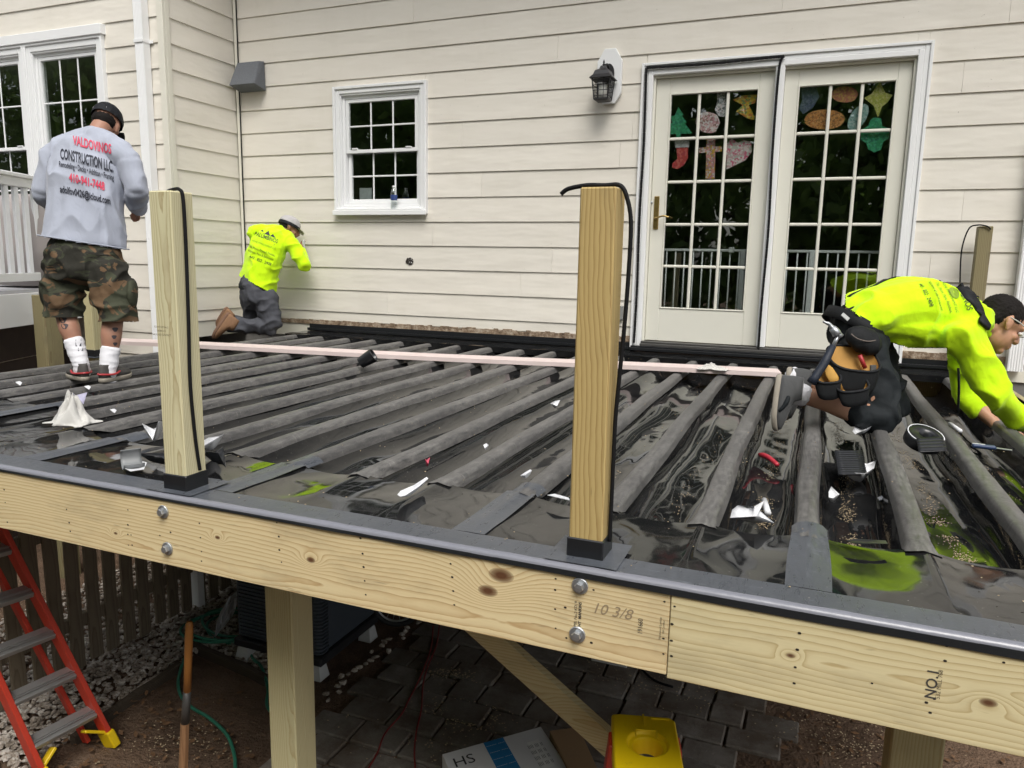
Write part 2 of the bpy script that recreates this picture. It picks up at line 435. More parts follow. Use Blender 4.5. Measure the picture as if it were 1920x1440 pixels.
# dim rooms behind the glass
def room(x0,x1,y0,y1,z0,z1):
    r=0.05; a=MB()
    a.box((x0,y1,z0),(x1,y1+r,z1)); a.box((x0-r,y0,z0),(x0,y1,z1)); a.box((x1,y0,z0),(x1+r,y1,z1)); a.box((x0,y0,z1),(x1,y1,z1+r))
    a.build('room_wall',ROOM,house); b=MB(); b.box((x0,y0,z0-r),(x1,y1,z0)); b.build('room_floor',ROOMFLOOR,house)
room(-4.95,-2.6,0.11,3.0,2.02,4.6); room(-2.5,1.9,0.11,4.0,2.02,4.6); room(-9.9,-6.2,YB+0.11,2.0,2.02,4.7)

def frame_rect(mb,x0,x1,z0,z1,w,y0,y1,c=0.003,wt=None,wb=None,m=0):
    wt=w if wt is None else wt; wb=w if wb is None else wb
    mb.box((x0,y0,z0),(x0+w,y1,z1),c,m); mb.box((x1-w,y0,z0),(x1,y1,z1),c,m)
    mb.box((x0+w,y0+0.0006,z1-wt),(x1-w,y1,z1),c,m); mb.box((x0+w,y0+0.0006,z0),(x1-w,y1,z0+wb),c,m)
def lites(parent,x0,x1,z0,z1,nx,nz_,y,bar,mat,depth=0.012,glass=GLASS):
    """muntin grid with one pane per opening"""
    dx=(x1-x0)/nx; dz=(z1-z0)/nz_
    for i in range(1,nx):
        g=MB(); g.box((x0+i*dx-bar/2,y-depth,z0),(x0+i*dx+bar/2,y+depth,z1),bar*0.25); g.build('muntin',mat,parent)
    for j in range(1,nz_):
        for i in range(nx):
            g=MB(); g.box((x0+i*dx+(bar/2 if i else 0),y-depth+0.001,z0+j*dz-bar/2),(x0+(i+1)*dx-(bar/2 if i<nx-1 else 0),y+depth-0.001,z0+j*dz+bar/2),bar*0.25); g.build('muntin',mat,parent)
    for i in range(nx):
        for j in range(nz_):
            a=MB(); t=random.uniform(-1,1)*0.0006; u=random.uniform(-1,1)*0.0006
            xa,xb,za,zb=x0+i*dx,x0+(i+1)*dx,z0+j*dz,z0+(j+1)*dz
            a.add([(xa,y-t-u,za),(xb,y+t-u,za),(xb,y+t+u,zb),(xa,y-t+u,zb)],[(0,1,2,3)]); a.build('pane',glass,parent)
def double_hung(name,x0,x1,z0,z1,yp,casing=0.085,sill=True,nx=3,nzr=2,recess=0.02):
    w=MB()                                                       # moulded casing
    frame_rect(w,x0,x1,z0,z1,0.028,yp-0.052,yp,0.004); frame_rect(w,x0+0.0282,x1-0.0282,z0+0.0282,z1-0.0282,casing-0.045,yp-0.038,yp,0.004)
    frame_rect(w,x0+casing-0.0166,x1-casing+0.0166,z0+casing-0.0166,z1-casing+0.0166,0.014,yp-0.028,yp+0.09,0.002)
    win=w.build('window',WHITE,house)
    if sill:
        s=MB(); s.box((x0-0.006,yp-0.075,z0-0.012),(x1+0.006,yp-0.0525,z0+0.035),0.004); s.box((x0+0.03,yp-0.07,z0+0.0355),(x1-0.03,yp-0.036,z0+0.05),0.003); s.build('sill',WHITE,win)
    a0,a1,b0,b1=x0+casing,x1-casing,z0+casing,z1-casing; mid=(b0+b1)/2-0.01
    f=MB(); frame_rect(f,a0-0.002,a1+0.002,b0-0.002,b1+0.002,0.03,yp+0.0,yp+0.09,0.002); f.build('frame',WHITE,win)
    for (q0,q1,yy,nm) in ((mid-0.008,b1-0.03,yp+0.022,'sash'),(b0+0.03,mid+0.03,yp+0.058,'sash')):
        u=MB(); frame_rect(u,a0+0.031,a1-0.031,q0,q1,0.032,yy-0.018,yy+0.018,0.003); u.build(nm,WHITE,win)
        lites(win,a0+0.063,a1-0.063,q0+0.032,q1-0.032,nx,nzr,yy,0.016,WHITE,0.006)
    l=MB(); l.box((a0+0.10,yp-0.004,mid+0.026),(a0+0.16,yp+0.02,mid+0.040),0.002); l.box((a1-0.16,yp-0.004,mid+0.026),(a1-0.10,yp+0.02,mid+0.036),0.002); l.build('sash_lock',WHITE,win)
    return win
double_hung('window',WX0,WX1,WZ0,WZ1,0.0)
# wide window of the wing: two double hung units in one casing
def wing_window():
    yp=YB; x1=LWX1; mull=onY(72,250,YB).x
    double_hung('window',mull-0.06,x1,LWZ0,LWZ1,yp,0.10,True,3,2)
    double_hung('window',mull-0.063-1.25,mull-0.063,LWZ0,LWZ1,yp,0.10,True,3,2)
    mb=MB(); mb.box((mull-1.36,yp-0.066,LWZ1-0.002),(x1+0.02,yp,LWZ1+0.09),0.004); mb.build('head_casing',WHITE,wallw)
wing_window()

# ---------------------------------------------------------------- patio door
def patio_door():
    y=0.0
    c=MB(); CW_=0.055
    frame_rect(c,DX0,DX1,DZ0,DZ1,0.022,y-0.042,y,0.003,wb=0.001); frame_rect(c,DX0+0.0222,DX1-0.0222,DZ0,DZ1-0.0222,0.034,y-0.030,y,0.003,wb=0.001)
    frame_rect(c,DX0+0.0565,DX1-0.0565,DZ0,DZ1-0.0565,0.04,y-0.036,y+0.10,0.004,wb=0.001)
    door=c.build('patio_door',WHITE,house)
    ji,jo=DX0+0.097,DX1-0.097; top=DZ1-0.097; bot=2.055
    mid=(onY(1462,110,0).x+onY(1430,640,0).x)/2
    j=MB(); frame_rect(j,ji,jo,bot-0.02,top,0.018,y+0.0,y+0.10,0.002,wb=0.002); j.build('jamb',DOORW,door)
    g1=( (onY(1255,178,.05).x+onY(1239,580,.05).x)/2, (onY(1423,166,.05).x+onY(1397,583,.05).x)/2 )
    g2=( (onY(1498,161,.05).x+onY(1463,588,.05).x)/2, (onY(1683,149,.05).x+onY(1640,592,.05).x)/2 )
    zt=(onY(1340,172,.05).z+onY(1590,154,.05).z)/2; zb=(onY(1320,582,.05).z+onY(1550,590,.05).z)/2
    for (p0,p1,(ga,gb)) in ((ji+0.02,mid-0.035,g1),(mid+0.035,jo-0.02,g2)):
        l=MB()
        l.box((p0,y+0.03,bot),(ga,y+0.07,top-0.02),0.003); l.box((gb,y+0.03,bot),(p1,y+0.07,top-0.02),0.003)
        l.box((ga+0.0004,y+0.0312,zt),(gb-0.0004,y+0.069,top-0.02),0.002); l.box((ga+0.0004,y+0.0312,bot),(gb-0.0004,y+0.069,zb),0.002)
        frame_rect(l,ga,gb,zb,zt,0.012,y+0.024,y+0.06,0.003)
        leaf=l.build('door_leaf',DOORW,door)
        lites(leaf,ga+0.012,gb-0.012,zb+0.012,zt-0.012,3,5,y+0.05,0.024,DOORW,0.012)
    a=MB(); a.box((mid-0.034,y-0.03,bot),(mid+0.034,y+0.10,top-0.001),0.004); a.box((mid-0.012,y-0.042,bot),(mid+0.030,y-0.0305,top-0.001),0.003); a.build('mullion',WHITE,door)
    s=MB(); s.box((ji,y-0.09,2.012),(jo,y+0.12,2.034),0.003); s.box((ji,y-0.05,2.0345),(jo,y+0.028,2.05),0.003); s.build('sill',SILL,door)
    # lever handle
    hx=onY(1231,395,.03).x; z0=onY(1229,430,.03).z; z1=onY(1233,368,.03).z; zl=onY(1232,410,.03).z
    h=MB(); h.box((hx-0.022,y+0.018,z0),(hx+0.022,y+0.0295,z1),0.006); hd=h.build('handle',BRASS,door)
    h=MB(); h.tube(spline([(hx,y+0.02,zl),(hx,y-0.03,zl),(hx+0.02,y-0.04,zl+0.003),(hx+0.07,y-0.04,zl+0.018),(hx+0.12,y-0.038,zl+0.008)],6),[0.009]*12+[0.007]*13,8); h.build('lever',BRASS,hd,True)
    h=MB(); h.lathe([(0.0,0),(0.011,0),(0.011,0.008),(0.0,0.012)],(hx-0.045,y+0.029,z1-0.05),12,(0,-1,0)); h.build('deadbolt',GALV,door,True)
    return mid,g1,g2,zt,zb,top
DMID,G1,G2,GZT,GZB,DTOP=patio_door()
# black gasket cord pinned round the left half of the door casing
mb=MB(); e=-0.05; zt=onY(1340,120,0).z
L_=[(DX0+0.040,e,2.03),(DX0+0.046,e,2.5),(DX0+0.040,e,3.1),(DX0+0.047,e,3.7),(DX0+0.040,e,zt-0.004)]
R_=[(DX0+0.040,e,zt-0.0015),(-0.9,e,zt-0.006),(-0.5,e,zt+0.003),(DMID+0.02,e,zt+0.006)]
R2=[(DMID+0.02,e,zt+0.004),(DMID-0.010,e,zt-0.09),(DMID-0.014,e,3.6),(DMID-0.002,e,3.0),(DMID-0.012,e,2.4),(DMID-0.012,e,2.03)]
for path in (L_,R_,R2):
    pts=spline(path,8)
    for a,b in zip(pts[:-1],pts[1:]): mb.beam(a,b,0.018,0.022,(0,-1,0) if abs((b-a).z)>abs((b-a).x) else (0,-1,0.01),0.003)
single('door_gasket',mb,BLACKRUB,'black rubber gasket strip running round the left patio door leaf','gasket')
# wall lantern on its backing block
lx=(onY(1145,95,0).x); lz0=onY(1148,196,0).z; lz1=onY(1143,94,0).z; lx0=onY(1122,150,0).x; lx1=onY(1168,150,0).x
lant=thing('wall_lantern',((lx0+lx1)/2,-0.03,lz0),'black caged lantern on a white eight sided wall block beside the patio door','lamp')
w=(lx1-lx0)/2; cxm=(lx0+lx1)/2
oct_=[(cxm-w,lz0+0.08),(cxm-w*0.5,lz0),(cxm+w*0.5,lz0),(cxm+w,lz0+0.08),(cxm+w,lz1-0.10),(cxm+w*0.45,lz1),(cxm-w*0.45,lz1),(cxm-w,lz1-0.10)]
mb=MB(); mb.prism([(a,-0.019,b) for a,b in oct_],(0,-0.03,0)); mb.build('wall_block',WHITE,lant,bevel=0.004)
bz=(lz0+lz1)/2
mb=MB(); mb.prism([(cxm-0.02+0.045*math.cos(t)+0.02,-0.05,bz+0.02+0.075*math.sin(t)) for t in [k*math.pi/8 for k in range(16)]],(0,-0.018,0)); mb.build('back_plate',DARKMETAL,lant)
fx=cxm-0.02; fy=-0.155; fz=lz0+0.01
mb=MB(); mb.tube(spline([(cxm,-0.065,bz+0.04),(cxm,-0.11,bz+0.075),(fx,fy+0.01,bz+0.06),(fx,fy,bz+0.035)],6),0.010,8); mb.build('arm',DARKMETAL,lant,True)
mb=MB(); mb.lathe([(0.0,0.0),(0.006,0.002),(0.013,0.012),(0.005,0.022),(0.009,0.03),(0.0,0.055)],(fx,fy,bz+0.055),12); mb.build('finial',DARKMETAL,lant,True)
def sqring(h,z): return [(fx-h,fy-h,z),(fx+h,fy-h,z),(fx+h,fy+h,z),(fx-h,fy+h,z)]
top=fz+0.165
mb=MB(); mb.loft([sqring(0.095,top-0.006),sqring(0.095,top),sqring(0.070,top+0.025),sqring(0.058,top+0.058),sqring(0.030,top+0.075),sqring(0.02,top+0.10)]); mb.build('roof',DARKMETAL,lant,bevel=0.003)
mb=MB(); mb.loft([sqring(0.05,fz-0.012),sqring(0.062,fz-0.004),sqring(0.062,fz+0.006)]); mb.build('base',DARKMETAL,lant)
mb=MB()
for (sx,sy) in ((1,1),(1,-1),(-1,1),(-1,-1)): mb.beam((fx+sx*0.058,fy+sy*0.058,fz),(fx+sx*0.075,fy+sy*0.075,top),0.009,0.009)
for k in (-0.33,0.33):
    for (ux,uy,vx,vy) in ((1,0,0,1),(1,0,0,-1),(0,1,1,0),(0,1,-1,0)):
        mb.beam((fx+ux*k*0.058+vx*0.058,fy+uy*k*0.058+vy*0.058,fz),(fx+ux*k*0.075+vx*0.075,fy+uy*k*0.075+vy*0.075,top),0.005,0.005)
for q in (0.15,0.4,0.65,0.88):
    h=0.058+0.017*q; z=fz+(top-fz)*q
    R=sqring(h,z)
    for a,b in zip(R,R[1:]+R[:1]): mb.beam(a,b,0.005,0.005)
mb.build('cage',DARKMETAL,lant)
LAMPGL=plain('frosted_lamp_glass',(0.62,0.62,0.58),0.25,0.1,20)
mb=MB(); mb.lathe([(0.0,0.0),(0.03,0.005),(0.036,0.05),(0.03,0.11),(0.0,0.125)],(fx,fy,fz+0.01),14); mb.build('bulb_glass',LAMPGL,lant,True)
# dryer vent hood high on the wall by the corner
q0=onY(437,118,-0.1); q1=onY(487,120,-0.1); q2=onY(460,168,-0.1)
vx0,vx1=XC+0.075,q1.x; vz0,vz1=q2.z,q0.z
mb=MB(); mb.hexa([(vx0,-0.19,vz0+0.03),(vx1,-0.19,vz0+0.03),(vx1,-0.018,vz0-0.01),(vx0,-0.018,vz0-0.01),(vx0+0.02,-0.085,vz1),(vx1-0.02,-0.085,vz1),(vx1-0.01,-0.018,vz1+0.01),(vx0+0.01,-0.018,vz1+0.01)])
single('vent_hood',mb,SHINGLE,'dark grey sloping vent hood on the siding near the inside corner','vent',bevel=0.006)
# white downspout on the wing wall, with a strap
def downspout(x,y,z0,z1,w,d,label,foot=None,strap=None):
    o=thing('downspout',(x,y,z0),label,'downspout')
    n=12; prof=[]
    for k in range(n+1):                       # ribbed front
        t=k/n; prof.append((x-w/2+w*t, y-d-(0.004 if k%2 else 0.0)))
    prof+= [(x+w/2,y),(x-w/2,y)]
    m_=MB(); m_.prism([(a,b,z0) for a,b in prof],(0,0,z1-z0)); m_.build('pipe',WHITE,o)
    if strap:
        s_=MB(); s_.box((x-w/2-0.004,y-d-0.010,strap-0.016),(x+w/2+0.004,y+0.002,strap+0.016),0.002); s_.box((x+w/2+0.0042,y-0.006,strap-0.014),(x+w/2+0.04,y+0.002,strap+0.014),0.001); s_.build('strap',WHITE,o)
    return o
dxl=(onY(252,30,YB-0.06).x+onY(283,300,YB-0.06).x)/2
downspout(onY(270,150,YB-0.06).x,YB-0.018,1.5,ZT,0.105,0.075,'white ribbed downspout on the wing wall between window and corner',strap=onY(270,75,YB-0.09).z)
rx=onY(1908,600,-0.08).x
downspout(rx+0.02,-0.018,1.99,ZT-4.2+1.0,0.10,0.075,'short white ribbed downspout beside the right rail post')
# ================================================================ the new deck
DXL,DXR=-4.83,1.25
SEAM=-0.262
def kn(px,py,cen,r): p=onY(px,py,YR); return (p.x-cen[0],YR+0.0-cen[1],p.z-cen[2],r)
cL=((DXL+SEAM)/2,YR+0.019,1.830); cRr=((SEAM+DXR)/2,YR+0.0175,1.826)
PINE=(0.80,0.645,0.375); PINED=(0.44,0.265,0.105); PINET=(0.74,0.655,0.40)
PT_RIML=wood('pine_rim_board_left','x',PINE,PINED,PINET,ring=34,pith=(0.02,0.06),tilt=0.012,seed=3.1,
    knots=(kn(940,1079,cL,0.020),kn(915,1108,cL,0.016),kn(583,1050,cL,0.009),kn(408,1008,cL,0.006),kn(217,1000,cL,0.005)),grime=0.30)
PT_RIMR=wood('pine_rim_board_right','x',(0.76,0.65,0.385),(0.44,0.32,0.14),(0.69,0.62,0.38),ring=27,pith=(0.02,-0.02),tilt=0.03,seed=8.4,
    knots=(kn(1852,1316,cRr,0.010),kn(1482,1228,cRr,0.006)),grime=0.25)
PT_POST1=wood('treated_post_pale','z',(0.75,0.68,0.44),(0.35,0.26,0.12),(0.62,0.62,0.40),ring=56,pith=(0.10,0.015),tilt=0.012,seed=1.7,knots=((0.16,0.02,0.045,0.006),),grime=0.18,amt=0.8)
PT_POST2=wood('treated_post_golden','z',(0.58,0.43,0.18),(0.26,0.15,0.045),(0.48,0.37,0.16),ring=40,pith=(0.005,0.052),tilt=0.05,seed=5.2,knots=(),grime=0.22)
PT_POST3=wood('treated_post_green','z',(0.64,0.58,0.34),(0.42,0.32,0.15),(0.55,0.53,0.32),ring=48,pith=(0.02,0.07),tilt=0.03,seed=9.9,knots=((0.1,0.0,0.07,0.012),),grime=0.2)
PT_OLD=wood('weathered_post','z',(0.28,0.235,0.13),(0.15,0.11,0.055),(0.22,0.21,0.11),ring=36,pith=(0.02,0.05),tilt=0.03,seed=4.4,grime=0.5)
PT_BRACE=wood('brace_timber','x',(0.68,0.58,0.34),(0.44,0.32,0.15),(0.58,0.54,0.33),ring=34,pith=(0.05,0.03),tilt=0.03,seed=6.1,knots=((-0.12,0.0,0.0,0.022),),grime=0.25)
JOISTW=wood('joist_timber','y',(0.42,0.36,0.2),(0.28,0.2,0.09),(0.36,0.32,0.19),ring=30,seed=2.2,grime=0.3)

def mat_film():
    m=Mat('black_membrane',0.07,0.30); g=m.n('ShaderNodeNewGeometry'); p=g.outputs['Position']
    mp=m.n('ShaderNodeMapping'); mp.inputs['Scale'].default_value=(1,0.6,1); m.l(p,mp.inputs[0]); q=mp.outputs[0]
    dust=m.ramp(m.noise(p,11,6,0.7),[(0.40,0.0),(0.78,1.0)])
    c=m.mix(m.math('MULTIPLY',dust,0.22),(0.010,0.0105,0.0115),(0.075,0.07,0.062))
    fl=m.ramp(m.noise(p,170,1,0.4),[(0.76,0.0),(0.80,1.0)]); c=m.mix(m.math('MULTIPLY',fl,0.5),c,(0.45,0.43,0.38))
    m.color(c)
    m.rough(m.ramp(dust,[(0.0,0.035),(1.0,0.11)]))
    n1=m.noise(q,4.2,1.0,0.4,1.0); n2=m.noise(q,12,1.0,0.4,0.8)
    a=m.bump(n1,0.5,0.0062); a=m.bump(n2,0.3,0.0018,a)
    m.b.inputs['Coat Weight'].default_value=0.0
    return m.m
FILM=mat_film()
def mat_tape(name,base,dustc,rough,amount,bump=0.25):
    m=Mat(name,rough,0.45); g=m.n('ShaderNodeNewGeometry'); p=g.outputs['Position']
    s1=m.n('ShaderNodeMapping'); s1.inputs['Scale'].default_value=(22,5,22); m.l(p,s1.inputs[0])
    d=m.ramp(m.noise(s1.outputs[0],3,6,0.72),[(0.30,0.0),(0.78,1.0)])
    d=m.math('MULTIPLY',d,m.ramp(m.noise(p,2.3,3),[(0.25,0.35),(0.7,1.0)]))
    c=m.mix(m.math('MULTIPLY',d,amount),base,dustc)
    sc2=m.n('ShaderNodeMapping'); sc2.inputs['Scale'].default_value=(6,60,6); m.l(p,sc2.inputs[0]); c=m.mix(m.ramp(m.noise(sc2.outputs[0],2.0,4,0.7),[(0.60,0.0),(0.74,0.35)]),c,tuple(min(1,x*1.7) for x in dustc))
    sp=m.ramp(m.noise(p,140,2,0.5),[(0.71,0.0),(0.77,1.0)]); c=m.mix(m.math('MULTIPLY',sp,0.6),c,(0.45,0.43,0.40)); m.color(c)
    m.rough(m.ramp(d,[(0.0,rough-0.1),(1.0,rough+0.2)]))
    m.bump(m.math('ADD',m.noise(p,28,3),m.math('MULTIPLY',m.noise(s1.outputs[0],20,3),0.5)),bump,0.006)
    return m.m
JTAPE=mat_tape('dusty_joist_tape',(0.048,0.047,0.049),(0.27,0.262,0.245),0.45,0.95)
ETAPE=mat_tape('grey_edge_tape',(0.055,0.062,0.074),(0.155,0.168,0.19),0.34,0.6,0.18)
FOLD=Mat('shiny_folded_film',0.27,0.65); FOLD.color((0.20,0.205,0.235)); _p=FOLD.n('ShaderNodeNewGeometry').outputs['Position']; FOLD.bump(FOLD.noise(_p,22,3),0.25,0.006); FOLD=FOLD.m  # silvery film, base colour lightened to carry the highlight along the edge

deck=thing('deck',(-1.8,-2.4,0.0),'new timber deck frame with black membrane draped between its joists','deck')
# rim boards
mb=MB(); mb.box((DXL,YR,1.722),(SEAM-0.001,YR+0.038,1.938),0.002); rimL=mb.build('rim_board',PT_RIML,deck); rimL['label']='long knotty rim board with bolts and mill stamps'
mb=MB(); mb.box((SEAM+0.001,YR-0.003,1.716),(DXR,YR+0.035,1.936),0.002); rimR=mb.build('rim_board',PT_RIMR,deck); rimR['label']='paler rim board stamped NO.1'
mb=MB(); mb.box((DXL,YR+0.0385,1.722),(DXR,YR+0.0765,1.936),0.002); mb.build('rim_board',JOISTW,deck)
mb=MB(); mb.box((DXL,-0.055,1.72),(DXR,-0.017,1.938),0.002); mb.build('ledger_board',JOISTW,deck)
mb=MB(); mb.box((DXL,YR+0.077,1.722),(DXL+0.038,-0.056,1.938),0.002); mb.build('end_joist',JOISTW,deck)
mb=MB(); mb.box((DXR-0.038,YR+0.077,1.722),(DXR,-0.056,1.938),0.002); mb.build('end_joist',JOISTW,deck)
JX=[0.04+0.297*n for n in range(-16,5)]
def jw(y,seed): return 0.006*math.sin(y*1.3+seed)+0.003*math.sin(y*4+seed*2)
YS=-4.19                               # inner edge of the front strip
def yin(x): return YS + 0.36*max(0.0,min(1.0,(-2.7-x)/0.9)) + 0.02*math.sin(x*5)
for n,x in enumerate(JX):
    if not (DXL+0.06<x<DXR-0.06): continue
    mb=MB(); mb.box((x-0.019,YR+0.0775,1.73),(x+0.019,-0.0555,1.936),0.002); mb.build('joist',JOISTW,deck)
def zstrip(x,y):
    j=(x-0.04)/0.297; fr_=j-math.floor(j); s=2*fr_-1
    t=max(0.0,min(1.0,(y-YR-0.09)/0.42))
    return ZD+0.004-0.020*t*(1-abs(s)**2.2)+ (0.0046*nz((x*3.4,y*4.4,2))+0.0007*nz((x*8,y*9,5)))*min(1,t*4)
def tape_profile(x,y,k,seed,hw=0.034,drop=0.035):
    # open cross-section of a taped joist top
    pts=[(-hw-0.006,-drop),(-hw,-0.012),(-hw*0.88,-0.003),(-hw*0.6,0.003),(0,0.0055),(hw*0.6,0.003),(hw*0.88,-0.003),(hw,-0.012),(hw+0.006,-drop)]
    u,v=pts[k]; return u,v
for n,x in enumerate(JX):
    if not (DXL+0.06<x<DXR-0.06): continue
    mb=MB(); NY=70; y0=yin(x)-0.03; y1=-0.33
    def fn(a,b,x=x,n=n,y0=y0,y1=y1):
        y=y0+(y1-y0)*a; k=round(b*8); u,v=tape_profile(x,y,k,n)
        wob=0.005*nz((y*2.2,n*3.3,k*0.2)); w2=1+0.12*nz((y*1.1,n,7)); e_=max(0.0,min(1.0,1.15-(y-y0)/0.09)); v=v*(1-e_)+(zstrip(x+u,min(y,yin(x)-0.005))-ZD+0.003)*e_; w2*=1+0.10*e_; wob*=1-e_
        return (x+u*w2+jw(y,n)+wob, y, ZD+v+0.0022*nz((y*9,n,k*0.5))+0.001)
    mb.grid(fn,NY,8); mb.build('joist_tape',JTAPE,deck,True)
TF=[]
# troughs of membrane between the joists
for n in range(len(JX)-1):
    xa,xb=JX[n],JX[n+1]
    if xb<DXL or xa>DXR: continue
    xa=max(xa,DXL+0.0); xb=min(xb,DXR)
    mb=MB(); NU,NV=110,22; y0=yin((xa+xb)/2)-0.10; y1=-0.30
    rt=max(0.0,min(1.0,(xa+1.7)/1.6)); D0=0.060+0.105*rt+0.012*random.random()
    def fn(a,b,xa=xa,xb=xb,n=n,y0=y0,y1=y1,D0=D0,rt=rt):
        y=y0+(y1-y0)*a; s=2*b-1
        fl=math.exp(-((y-y0)/0.10)**2)*0.45
        sag=D0*(1-abs(s)**(2.4+2.2*rt))*(1-fl*0.5)*(0.85+0.25*nz((y*0.8,n*5.1,0)))
        edge=(1-abs(s)**6)
        skew=0.03*nz((y*1.7,n*2.3,3))*edge
        fold=(0.0055*nz((y*2.6+s*1.3,s*0.9,n*4.7))+0.0007*abs(nz((y*10-s*4,s*2,n*9.1))))*edge
        cr=0.0035*rt*max(0,math.sin(y*11+s*3.0+n*1.9)*0.9+0.5*nz((y*3,n,1))-0.55)*edge*(1-s*s)
        xx=xa+(xb-xa)*b+(0.026 if s<0 else -0.026)*abs(s)**8
        return (xx+skew*0.5+jw(y,n if s<0 else n+1)*abs(s)**4, y+0.01*nz((s*2,y*5,n)), ZD-0.006-0.016*abs(s)**3*0-sag+fold+cr)
    mb.grid(fn,NU,NV); mb.build('membrane_trough',FILM,deck,True); TF.append((xa,xb,fn))
# flat membrane strip along the rim, folded over its edge
mb=MB()
def fn(a,b):
    x=DXL+(DXR-DXL)*a; ya=YR+0.02; yb=yin(x); y=ya+(yb-ya)*b
    return (x,y,zstrip(x,y))
mb.grid(fn,420,36); mb.build('front_membrane',FILM,deck,True)
# inner lip of the strip (turned down)
mb=MB(); mb.grid(lambda a,b:(DXL+(DXR-DXL)*a, yin(DXL+(DXR-DXL)*a)+0.006*b, zstrip(DXL+(DXR-DXL)*a,yin(DXL+(DXR-DXL)*a))-0.012*b),420,2); mb.build('membrane_lip',FILM,deck,True)
# edge tape running along the rim and turned down over it
mb=MB()
def fn(a,b):
    x=DXL-0.005+(DXR-DXL+0.01)*a; w=nz((x*1.9,0,4)); prof=[(YR+0.105+0.004*w,0.0085),(YR+0.06,0.0095),(YR+0.014,0.0092+0.0015*w),(YR+0.006,0.0085+0.001*w),(YR+0.001,0.006),(YR-0.0030,0.001),(YR-0.0038,-0.003)]
    k=round(b*6); y,z=prof[k]; return (x,y,ZD+z+(0.0012*nz((x*14,k*2,1)) if k<3 else 0.0))
mb.grid(lambda a,b:fn(a,b/3.0),400,2); mb.build('edge_tape',ETAPE,deck,True)
mb=MB(); mb.grid(lambda a,b:fn(a,(2+b*4)/6.0),400,4); mb.build('edge_fold',FOLD,deck,True)
mb=MB()
def fn(a,b):
    x=DXL-0.004+(DXR-DXL+0.008)*a; w=nz((x*1.9,0,4)); w2=nz((x*6,3,4)); dr=0.004+0.011*max(0,min(1,(x+1.3)/1.3))+0.002*w
    return (x,YR-0.0037-0.003*b*(1+w2),ZD-0.0025-(dr+0.003)*b)
mb.grid(fn,400,3); mb.build('drip_edge',FLASH,deck,True)
# seam tapes crossing the strip
for x in (-4.415,-3.524,-2.633,-1.742,-0.851,0.04,0.931):
    mb=MB()
    def fn(a,b,x=x):
        y=YR+0.11+(yin(x)+0.10-YR-0.11)*a; xx=x+(b-0.5)*(0.105+0.012*nz((y*3,x,0))); 
        z=max(zstrip(xx,min(y,yin(x))),ZD-0.001)+0.0035
        if y>yin(x): z=ZD+0.0075-0.02*abs(2*b-1)**3
        return (xx,y,z)
    mb.grid(fn,30,8); mb.build('seam_tape',ETAPE,deck,True)
# wall side strip, flashing
mb=MB()
def fn(a,b):
    x=DXL+(DXR-DXL)*a; y=-0.42+0.41*b; return (x,y,ZD+0.012+0.003*nz((x*6,y*8,1))+0.0035*abs(nz((x*16,y*5,9)))*(1-b))
mb.grid(fn,300,12); mb.build('back_membrane',FILM,deck,True)
mb=MB(); mb.grid(lambda a,b:(DXL+(DXR-DXL)*a,-0.42+0.012*b,ZD+0.012-0.05*b),120,2); mb.build('membrane_lip',FILM,deck,True)
mb=MB(); mb.box((DXL,-0.062,ZD+0.016),(DXR,-0.019,ZD+0.021)); mb.box((DXL,-0.026,ZD+0.0212),(DXR,-0.0195,ZD+0.082)); mb.box((DXL,-0.068,ZD+0.0214),(DXR,-0.061,ZD+0.045),0.002); mb.build('wall_flashing',FLASH,deck)
mb=MB(); mb.box((DX0+0.02,-0.125,ZD+0.0225),(DX1-0.02,-0.07,ZD+0.05),0.004); mb.box((DX0+0.02,-0.10,ZD+0.0505),(DX1-0.02,-0.0265,ZD+0.062),0.003); mb.build('door_pan',FLASH,deck)

# ---------------------------------------------------------------- upper posts
def upper_post(x0,y0,w,ztop,mat,label,cap=True):
    mb=MB(); mb.box((x0,y0,1.73),(x0+w,y0+w,ztop),0.004); p=mb.build('post',mat,deck); p['label']=label
    if cap:
        b=MB(); e=0.004; h=0.062; b.box((x0-e,y0-e,ZD+0.0),(x0+w+e,y0+w+e,ZD+h),0.003); b.build('base_wrap',FLASH,p)
        s=MB()
        def fn(a,bb):
            X=x0-0.05+(w+0.10)*a; Y_=max(y0-0.05,YR+0.01)+(w+0.09)*bb; return (X,Y_,ZD+0.0125+0.0012*nz((X*30,Y_*30,3)))
        s.grid(fn,8,8); s.build('base_patch',ETAPE,p,True)
    return p
post1=upper_post(-1.904,-4.655,0.089,onY(303,357,-4.655).z,PT_POST1,'pale greenish rail post with black cable over its top')
post2=upper_post(-0.539,-4.642,0.089,onY(1126,350,-4.642).z,PT_POST2,'golden brown rail post with black cable over its top')
b3=onZ(176,672); post3=upper_post(b3.x-0.075,b3.y+0.0,0.089,3.02,PT_POST3,'pale rail post standing behind the worker in grey')
b4=onY(1830,600,-0.2); post4=upper_post(b4.x-0.05,-0.20,0.089,onY(1833,424,-0.2).z,PT_OLD,'short weathered post near the wall on the right')
# bolts with washers
def bolt(px,py,parent):
    p=onY(px,py,YR); m_=MB(); m_.lathe([(0.0,0.0),(0.0215,0.0),(0.0215,0.004),(0.02,0.0055),(0.0,0.0055)],(p.x,YR,p.z),18,(0,-1,0)); w=m_.build('bolt',GALV,parent)
    m_=MB(); m_.lathe([(0.0125,0.0055),(0.0125,0.015),(0.011,0.0185),(0.0,0.0195)],(p.x,YR,p.z),6,(0,-1,0)); m_.build('bolt_head',GALV,parent)
for (px,py) in ((307,959),(315,1028),(1088,1098),(1083,1189)): bolt(px,py,rimL)
